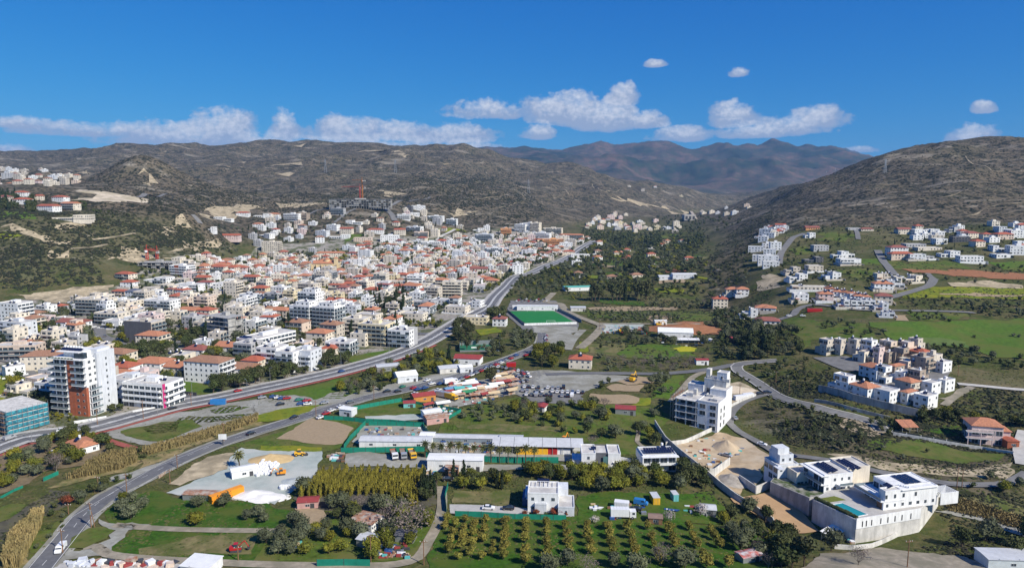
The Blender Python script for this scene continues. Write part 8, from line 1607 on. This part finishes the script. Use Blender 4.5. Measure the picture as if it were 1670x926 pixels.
grove(U4, [(850,880),(1090,870),(1669,900),(1669,926),(850,926)], {'tree': 2, 'olive': 1}, 11, (3, 5), keep=.7); grove(U4, [(0,680),(130,640),(60,760),(30,860),(0,880)], {'tree': 2}, 9, (3, 6), keep=.8)
grove(U3, [(1250,900),(1400,760),(1540,680),(1560,780),(1500,926),(1300,926)], {'tree': 3, 'olive': 1}, 9, (3, 6), keep=.85)
grove(U1, [(0,340),(110,340),(110,470),(0,450)], {'tree': 3, 'cypress': 1}, 9, (6, 11), keep=.9, bclear=-3); grove(U1, [(170,380),(230,380),(230,470),(170,460)], {'tree': 2}, 8, (8, 13)); grove(U1, [(480,380),(560,410),(560,450),(490,420)], {'tree': 2}, 8, (6, 10)); grove(U1, [(600,460),(830,450),(860,500),(700,510),(620,500)], {'tree': 3}, 13, (4, 7), keep=.7)
grove(U1, [(1230,700),(1480,680),(1540,800),(1400,800),(1250,760)], {'tree': 2, 'olive': 1}, 10, (4, 7), keep=.8); grove(U1, [(830,790),(1050,800),(1060,860),(840,850)], {'tree': 1}, 9, (5, 7), keep=.9)
grove(M4, [(690,860),(860,890),(880,990),(760,1000),(680,920)], {'tree': 2, 'olive': 1}, 4.5, (3, 5), keep=.9, clear=-6)
grove(M3, [(-60,-60),(1250,-60),(1250,-10),(-60,-10)], {'tree': 3, 'olive': 2, 'citrus': 1}, 12, (4, 8), keep=.6)
for q in ([(1380,560),(1450,530),(1560,640),(1669,720),(1640,740),(1500,660),(1420,600)],): grove(M3, q, {'tree': 1, 'olive': 1}, 3.4, (1.6, 3), keep=.6, clear=.4)
grove(M4, [(60,750),(300,830),(560,890),(560,930),(300,880),(60,800)], {'tree': 1, 'olive': 1}, 3.6, (1.8, 3.4), keep=.6, clear=.4)
# palms
pt = MB(); pt.tube((0,0,-.2),(.05,0,.8),.035,bark,8,.028); PTR = pt.mesh('trunk')
def palmcrown(seed, n=34, L=.36, m=None):
    r = random.Random(seed); mb = MB()
    for i in range(n):
        a = i*2.399; e = 1.25-1.9*(i/n); pts = []; p = Vector((.05, 0, .8)); d = Vector((cos(a)*cos(e), sin(a)*cos(e), sin(e))); sd = Vector((-sin(a), cos(a), 0))
        for k in range(6): pts.append(p.copy()); p = p+d*L/5; d = (d+Vector((0, 0, -.26))).normalized()
        for k in range(5):
            w0 = .055*(1-abs(k-2)/3.2); w1 = .055*(1-abs(k-1)/3.2)
            if k == 4: w1 = .004
            for s in (-1, 1): mb.add([pts[k], pts[k+1], pts[k+1]+sd*w1*s+Vector((0,0,-.03)), pts[k]+sd*w0*s+Vector((0,0,-.03))], [(0,1,2,3)], m or F_['palm'])
    return mb.mesh('fronds')
PCR = [palmcrown(i) for i in range(3)]
def palm(label, tile, zx, zy, h, s=1.0, group=None, base=None):
    x, y, z = P(*T(tile[0], tile[1], (zx, zy))[0]); o = thing('palm_tree', (x, y, z), rng.uniform(0, 6), label, 'palm tree', group); link('trunk', PTR, o, (0,0,0), 0, (h*s, h*s, h)); link('fronds', PCR[int(rng.integers(3))], o, (0,0,h*.8*(1-s) if s != 1 else 0), 0, (h*s, h*s, h*s))
    if not label: AUTO.append(dict(o=o, x=x, y=y, kind='x', base=base or 'tall palm tree'))
for i, q in enumerate((1085,1135,1190,1245,1300,1350,1405,1465,1515,1570,1625,1680,1735,1790)): palm(None, B2, q, (212,218,225,222,228,230,232,238,240,245,248,250,250,250)[i], rng.uniform(7, 8.6), .8, 'row of palms behind the green fence', 'palm in the row')
palm('big lone date palm in the gravel yard', B1, 1555, 275, 6.8, 1.15); palm('palm beside the walled housing compound corner', M4, 1012, 880, 7.5, .95)
for q in ((250,480),(270,420),(380,390),(440,385),(480,380),(1490,530),(1540,530),(1570,530),(1600,545),(270,410)): palm(None, M1, *q, 7.5, .7, None, 'town palm tree')
for q in ((120,560),(310,510),(1495,200),(1550,190),(370,410)): palm(None, M2, *q, 7, .75, None, 'town palm tree')
for q in ((455,90),(490,100),(560,95)): palm(None, B1, *q, 6, .8, None, 'palm in the cottage garden')
for q in ((1270,75),(1290,80)): palm(None, B4, *q, 6, .8, None, 'palm beside the pink house')
# ------------------------------------------------------------------ trees out of the list: the largest as things, the rest as one mass
TREES.sort(key=lambda t: -(t[3]*(1.0 if len(t) < 6 or not t[5] else 99))/t[2])
NAMES = {'olive': 'olive_tree', 'citrus': 'citrus_tree', 'tree': 'leafy_tree', 'orchard': 'orchard_tree', 'cypress': 'cypress', 'conifer': 'conifer', 'almond': 'bare_tree', 'euca': 'tall_tree', 'white': 'blossom_tree', 'rust': 'red_shrub', 'bush': 'leafy_tree'}
DESC = {'olive': 'grey-green olive tree', 'citrus': 'yellow-green citrus tree', 'tree': 'dark green leafy tree', 'orchard': 'round orchard tree', 'cypress': 'dark cypress', 'conifer': 'narrow yellow conifer', 'almond': 'bare twiggy tree', 'euca': 'tall loose-crowned tree', 'white': 'pale blossoming tree', 'rust': 'red hedge shrub', 'bush': 'dark green leafy tree'}
cnt = {}; CAP = {'conifer': 290, 'tree': 170, 'olive': 200, 'citrus': 130, 'orchard': 200}; rest = []; ttot = 0
for t in TREES:
    k, x, y, h, grp = t[:5]; lb = t[5] if len(t) > 5 else None; k = 'tree' if k == 'bush' else k
    if cnt.get(k, 0) < CAP.get(k, 45) or lb:
        cnt[k] = cnt.get(k, 0)+1; ttot += 1; i = int(rng.integers(3)); cm, tmsh, _, _ = PRO[k, i]; o = thing(NAMES[k], (x, y, gz(x, y)), rng.uniform(0, 6.28), lb, 'shrub' if k == 'rust' else ('cypress' if k == 'cypress' else 'tree'), grp); s = rng.uniform(.88, 1.14); c = link('crown', cm, o, (0,0,0), 0, (h*s, h*s*rng.uniform(.92, 1.08), h)); link('trunk', tmsh, o, (0,0,0), 0, h)
        if not lb: AUTO.append(dict(o=o, x=x, y=y, kind='x', base=DESC[k], tree=True))
    else: rest.append((k, x, y, h))
print('TREES', cnt, len(rest))
VV = []; FF = []; NP = []; MI = []; base = 0; order = sorted(set(r[0] for r in rest))
for mi_, k in enumerate(order):
    rs_ = [r for r in rest if r[0] == k]
    for i in range(3):
        v, f = PRO[k, i][2:]; sub = rs_[i::3]
        if not sub: continue
        A = np.array([(r[1], r[2], r[3]) for r in sub]); n = len(A); z = hz(A[:, 0], A[:, 1]); a = rng.uniform(0, 6.28, n); s = A[:, 2]*rng.uniform(.88, 1.15, n); ca, sa = np.cos(a)[:, None], np.sin(a)[:, None]
        px_ = v[None, :, 0]*s[:, None]; py_ = v[None, :, 1]*s[:, None]; X = A[:, 0:1]+px_*ca-py_*sa; Yq = A[:, 1:2]+px_*sa+py_*ca; Z = z[:, None]+v[None, :, 2]*A[:, 2:3]*.95-.1*A[:, 2:3]
        VV.append(np.stack([X, Yq, Z], 2).reshape(-1, 3)); fl, nn2 = fr(f); fl = np.array(fl); FF.append((fl[None, :]+(np.arange(n)*len(v))[:, None]+base).ravel()); NP.append(np.tile(nn2, n)); MI.append(np.full(n*len(nn2), mi_)); base += n*len(v)
if VV: o = link('distant_trees', npmesh('distant_trees', np.vstack(VV), np.concatenate(FF), np.concatenate(NP), [F_[k] for k in order], np.concatenate(MI))); tag(o, 'dark mass of valley trees and groves farther off', 'trees', None, 'stuff'); ALL.append(o)
# ------------------------------------------------------------------ maquis: low bushes over slopes and verges
SB = []
def scrub(pts, tile, n, s, kw=1.0):
    poly = [P(*p)[:2] for p in T(tile[0], tile[1], *pts)]; xs = [p[0] for p in poly]; ys = [p[1] for p in poly]; x = rng.uniform(min(xs), max(xs), n*3); y = rng.uniform(min(ys), max(ys), n*3); ok = inpoly(x, y, poly); x, y = x[ok][:n], y[ok][:n]
    cl = fbm(x/22, y/22, 77, 3); ok = (cl+rng.uniform(-.25, .25, len(x)) > .46); x, y = x[ok], y[ok]
    if len(x): 
        ok = road_clear(x, y, .5) & foot_clear(x, y, .3); x, y = x[ok], y[ok]
    for q in NOTREE: k = ~inpoly(x, y, q); x, y = x[k], y[k]
    SB.append((x, y, rng.uniform(s[0], s[1], len(x))))
scrub([(-400,340),(60,340),(300,350),(700,400),(1250,520),(1500,680),(1400,800),(700,760),(600,900),(0,1000),(-400,1000)], U1, 6500, (1.2, 3.6))
scrub([(-200,700),(300,720),(640,820),(680,926),(100,960),(-200,980)], U1, 1500, (1.5, 4)); scrub([(0,420),(600,480),(1200,540),(1400,700),(900,760),(300,760),(0,700)], U1, 2600, (2, 4.5)); scrub([(500,300),(700,160),(1000,160),(1280,290),(1200,340),(900,370),(640,330)], U1, 4500, (1.8, 4.2))
scrub([(900,370),(1280,300),(1669,300),(1669,430),(1330,440),(1200,470),(950,420)], U1, 4500, (1.8, 4))
scrub([(-100,380),(480,330),(1669,360),(1669,430),(1200,440),(850,430),(420,500),(100,500)], U2, 6000, (1.8, 4.5)); scrub([(900,240),(1669,200),(1900,460),(1669,560),(1400,540),(1200,420)], U2, 7000, (2, 5))
scrub([(20,400),(300,240),(600,150),(1000,60),(1669,60),(2100,60),(2100,560),(1200,560),(200,560),(-60,570)], U4, 19000, (1.6, 4.2)); scrub([(1250,900),(1300,680),(1500,520),(1669,430),(1669,560),(1500,700),(1450,926)], U3, 4000, (1.6, 3.6))
scrub([(-100,640),(200,560),(640,600),(860,720),(900,880),(850,926),(1669,926),(1669,700),(1230,660),(1230,760),(1000,860),(500,820),(0,700)], M4, 3600, (.6, 1.9)); scrub([(0,0),(600,-40),(1669,40),(1669,330),(1560,190),(900,100),(640,190),(380,180),(100,120)], B4, 4500, (.5, 1.7)); scrub([(700,180),(1560,270),(1560,360),(900,290),(480,240)], B4, 1200, (.4, 1.2))
scrub([(1000,560),(1230,450),(1669,440),(1900,900),(1300,900),(900,760),(960,640)], B4, 2600, (.5, 1.5)); scrub([(0,640),(330,430),(450,430),(300,600),(60,860),(-100,900)], B1, 900, (.4, 1.2)); scrub([(1040,140),(1200,560),(1600,900),(1900,1000),(1400,560),(1240,330)], B3, 900, (.5, 1.4))
scrub([(840,60),(1669,20),(2100,20),(2100,230),(1340,215),(900,180)], M4, 2200, (.7, 2)); scrub([(100,560),(1669,560),(1669,926),(60,926)], U4, 2600, (.8, 2.2)); scrub([(0,-10),(1669,0),(1669,110),(1300,500),(1100,560),(500,380),(500,120)], M3, 3500, (.8, 2.4)); scrub([(420,560),(1250,560),(1300,926),(420,926)], U3, 3500, (1.5, 4))
scrub([(900,0),(1450,70),(1200,160),(860,260),(540,330),(560,260),(880,160)], B1, 700, (.4, 1.1)); scrub([(-60,0),(1669,-700),(2200,-900),(2200,-1000),(0,-100)], M2, 10, (1, 2))
x = np.concatenate([s[0] for s in SB]); y = np.concatenate([s[1] for s in SB]); s = np.concatenate([s[2] for s in SB]); z = hz(x, y)
v0, f0 = ICO; top = v0[:, 2] > -.6; n = len(x); VR = []; 
jit = rng.uniform(.72, 1.22, (n, 12)); ang = rng.uniform(0, 6.28, n); V_ = v0[None]*jit[:, :, None]; sx = s*rng.uniform(.8, 1.5, n)
X = x[:, None]+(V_[:, :, 0]*np.cos(ang)[:, None]-V_[:, :, 1]*np.sin(ang)[:, None])*sx[:, None]*.5; Yq = y[:, None]+(V_[:, :, 0]*np.sin(ang)[:, None]+V_[:, :, 1]*np.cos(ang)[:, None])*s[:, None]*.5; Z = z[:, None]+V_[:, :, 2]*s[:, None]*.36+s[:, None]*.12
fa = np.array(f0); F3 = (fa[None]+(np.arange(n)*12)[:, None, None]).reshape(-1, 3)
o = link('scrub', npmesh('scrub', np.stack([X, Yq, Z], 2).reshape(-1, 3), F3.ravel(), np.full(len(F3), 3), [F_['bush']])); tag(o, 'dark maquis bushes dotted over the hill slopes and verges', 'scrub', None, 'stuff'); ALL.append(o); print('SCRUB', n)
# weeds and tufts that mottle the near fields
nw = 44000; yw = np.exp(rng.uniform(math.log(195), math.log(520), nw)); xw = rng.uniform(-.8, .8, nw)*yw; ok = (fbm(xw/14, yw/14, 91, 3)+rng.uniform(-.2, .2, nw) > .5); xw, yw = xw[ok], yw[ok]
for q in PATCHES_HARD: k = ~inpoly(xw, yw, q); xw, yw = xw[k], yw[k]
ok = road_clear(xw, yw, .6) & foot_clear(xw, yw, .2); xw, yw = xw[ok], yw[ok]
for q in NOTREE: k = ~inpoly(xw, yw, q); xw, yw = xw[k], yw[k]
nw = len(xw); sw = rng.uniform(.35, 1.1, nw); vw = ICO[0][None]*rng.uniform(.6, 1.3, (nw, 12))[:, :, None]
F3 = (np.array(ICO[1])[None]+(np.arange(nw)*12)[:, None, None]).reshape(-1, 3)
o = link('weeds', npmesh('weeds', np.stack([xw[:, None]+vw[:, :, 0]*sw[:, None]*.7, yw[:, None]+vw[:, :, 1]*sw[:, None]*.7, hz(xw, yw)[:, None]+.12+vw[:, :, 2]*sw[:, None]*.22], 2).reshape(-1, 3), F3.ravel(), np.full(len(F3), 3), [foliage('weed_leaves', (.07,.085,.022), .5, (.14,.125,.04))])); tag(o, 'weeds and low tufts mottling the near fields', 'weeds', None, 'stuff'); ALL.append(o); print('WEEDS', nw)
# scrap and yard clutter
cb_ = MB(); cm_ = [rust, WH, metal, dkm, wood, sm_['teal'], redtin, sm_['tan'], W_['pale'], PAINT['blue']]; rc = random.Random(11)
for t_, n_, pts in [(B2, 60, [(760,780),(960,770),(980,870),(770,860)]), (B2, 22, [(180,760),(280,750),(260,800),(170,790)]), (B3, 26, [(420,500),(1250,520),(1300,640),(600,640)]), (M3, 90, [(540,270),(860,285),(860,330),(560,330)]), (M2, 80, [(1080,790),(1310,800),(1240,870),(1090,870)]), (M2, 120, [(1250,690),(1669,620),(1669,720),(1350,790)]),
                  (B2, 70, [(1100,110),(1669,120),(1669,200),(1120,190)]), (B2, 40, [(1085,240),(1160,250),(1150,330),(1090,330)]), (B2, 30, [(440,190),(560,190),(560,240),(470,240)]), (B2, 30, [(700,20),(1060,20),(1060,80),(720,80)]), (M3, 40, [(930,340),(1250,350),(1250,400),(930,400)]), (B4, 20, [(330,640),(560,740),(560,770),(320,660)]), (B3, 40, [(1050,130),(1300,60),(1500,160),(1300,300)])]:
    pl2 = [P(*p)[:2] for p in T(t_[0], t_[1], *pts)]; xs = [p[0] for p in pl2]; ys = [p[1] for p in pl2]
    for k in range(n_*3):
        x = rc.uniform(min(xs), max(xs)); y = rc.uniform(min(ys), max(ys))
        if not inpoly(x, y, pl2) or n_ <= 0: continue
        n_ -= 1; z = gz(x, y); a, b_, c = rc.uniform(.2, 1.1), rc.uniform(.2, .7), rc.uniform(.2, .9); cb_.box(x-a, y-b_, z-.1, x+a, y+b_, z+c+.2, rc.choice(cm_))
o = cb_.build('scrap_clutter'); tag(o, 'small scrap, boxes and rubble littering the yards and plots', 'scrap', None, 'stuff'); ALL.append(o)
# dry reeds
def reeds(pts, tile, n, h, label, name='reed_bed'):
    poly = [P(*p)[:2] for p in T(tile[0], tile[1], *pts)]; xs = [p[0] for p in poly]; ys = [p[1] for p in poly]; x = rng.uniform(min(xs), max(xs), n*4); y = rng.uniform(min(ys), max(ys), n*4); ok = inpoly(x, y, poly); x, y = x[ok][:n], y[ok][:n]; x, y = x[(q := road_clear(x, y, .8))], y[q]; n = len(x)
    z = hz(x, y); hh = rng.uniform(h[0], h[1], n); a = rng.uniform(0, 6.28, n); w_ = .13; lx = rng.normal(0, .35, n); ly = rng.normal(0, .35, n)
    V_ = np.stack([np.stack([x-np.cos(a)*w_, y-np.sin(a)*w_, z], 1), np.stack([x+np.cos(a)*w_, y+np.sin(a)*w_, z], 1), np.stack([x+lx+np.cos(a)*w_*1.4, y+ly+np.sin(a)*w_*1.4, z+hh], 1), np.stack([x+lx-np.cos(a)*w_*1.4, y+ly-np.sin(a)*w_*1.4, z+hh], 1)], 1).reshape(-1, 3)
    o = link(name, npmesh(name, V_, np.arange(4*n), np.full(n, 4), [F_['reed']])); tag(o, label, 'reeds', None, 'stuff'); ALL.append(o)
reeds([(20,926),(60,760),(200,640),(270,650),(190,800),(130,926)], B1, 3800, (2.5, 4.2), 'tall pale dry reeds at the bottom left corner'); reeds([(200,590),(280,570),(270,650),(210,650)], B1, 700, (2, 3.2), 'small clump of dry reeds above the reed corner')
reeds([(560,270),(700,200),(880,170),(890,240),(780,290),(600,330),(430,360),(540,300)], B1, 3600, (1.5, 3), 'tan dry reeds beside the side lot'); reeds([(900,170),(1100,115),(1400,25),(1669,-60),(1669,-20),(1450,60),(1200,130),(960,200)], B1, 4200, (1.2, 2.4), 'strip of dry reeds between the two roads')
reeds([(1160,500),(1250,480),(1669,600),(1900,700),(1669,680),(1400,610),(1180,560)], B4, 3500, (.6, 1.3), 'dry pale grass on the slope right of the villa drive')
# ------------------------------------------------------------------ labels for everything that repeats
LM = [('the red-clad tower',125,640),('the magenta-striped block',238,640),('the highway bend',300,655),('the long banded block',410,545),('the bare concrete frame',355,535),('the two white towers',505,510),('the stone church',528,440),('the white school',635,390),('the cream gridded block',735,480),
      ('the football pitch',880,520),('the orange far block',903,395),('the hillside frame',590,328),('the hill excavation',255,425),('the hillside mansion',125,352),('the left lawn block',12,510),('the tennis court',785,565),('the market stalls',775,640),('the car park',905,640),('the camp field',670,670),('the truck yard',640,745),
      ('the palm row',760,735),('the gravel yard',420,780),('the nursery rows',590,790),('the bare grey tree',667,875),('the front orchard',900,890),('the paddock trucks',1010,830),('the white villa pair',1025,750),('the building site tower',1145,670),('the excavated pit',1180,740),('the pool villa',1450,810),('the pink house',1615,700),
      ('the housing compound',1440,620),('the big meadow',1550,545),('the stepped terrace',1390,485),('the earthworks',1110,530),('the valley farmhouse',945,595),('the mustard field',1120,568),('the red terrace',1560,445),('the hillside road',1285,405),('the far villa rows',1480,400),('the dam',1175,358),('the upper village',1010,365),
      ('the cottage garden',120,740),('the valley road bend',100,860),('the bottom left field',350,870),('the yellow complex',605,555),('the low yellow building',775,525),('the quarry clearing',180,322),('the far left town',60,285),('the lower meadow',900,690),('the left meadow',40,635),('the villa drive',800,830),('the podium foot',1380,890),('the tall poplars',1010,480)]
ORD = ['first','second','third','fourth','fifth','sixth','seventh','eighth','ninth','tenth','eleventh','twelfth']
def ordw(i): return ORD[i] if i < 12 else '%d%s' % (i+1, {1:'st',2:'nd',3:'rd'}.get((i+1) % 10 if (i+1) % 100 not in (11,12,13) else 0, 'th'))
for r in AUTO:
    r['p'] = proj(r['x'], r['y'], gz(r['x'], r['y']))
    if r['kind'] == 'b': r['base'] = ' '.join([NUM[r['n']], ADJ[r['wall']]]+([TROOF[r['roof']]] if r['roof'] != 'flat' else ['flat-roofed'])+['block' if r['n'] > 2 else 'house'])
for o, x, y, c, van, pl0 in CARS: AUTO.append(dict(o=o, x=x, y=y, kind='c', base='%s %s' % (c, 'van' if van else 'car'), p=proj(x, y, gz(x, y)), where=pl0))
def near_lm(p):
    best = sorted(LM, key=lambda l: math.hypot(l[1]-p[0], (l[2]-p[1])*1.8))[0]; dx = p[0]-best[1]; dy = (p[1]-best[2])*1.8
    if math.hypot(dx, dy) < 14: return 'at '+best[0]
    return ('right of ' if dx > 0 else 'left of ')+best[0] if abs(dx) > abs(dy) else ('below ' if dy > 0 else 'above ')+best[0]
grp_ = {}
for r in AUTO:
    wh = r.get('where') or near_lm(r['p']); r['key'] = r['base']+' '+wh; grp_.setdefault(r['key'], []).append(r)
for k, rs_ in grp_.items():
    rs_.sort(key=lambda r: r['p'][0])
    for i, r in enumerate(rs_):
        r['o']['label'] = k if len(rs_) == 1 else '%s, %s of %d from left' % (k, ordw(i), len(rs_))
        if len(rs_) > 2 and not r['o'].get('group'): r['o']['group'] = (r['base']+'s '+(r.get('where') or near_lm(r['p'])))
print('OBJ', len(bpy.data.objects), 'top', len(ALL))
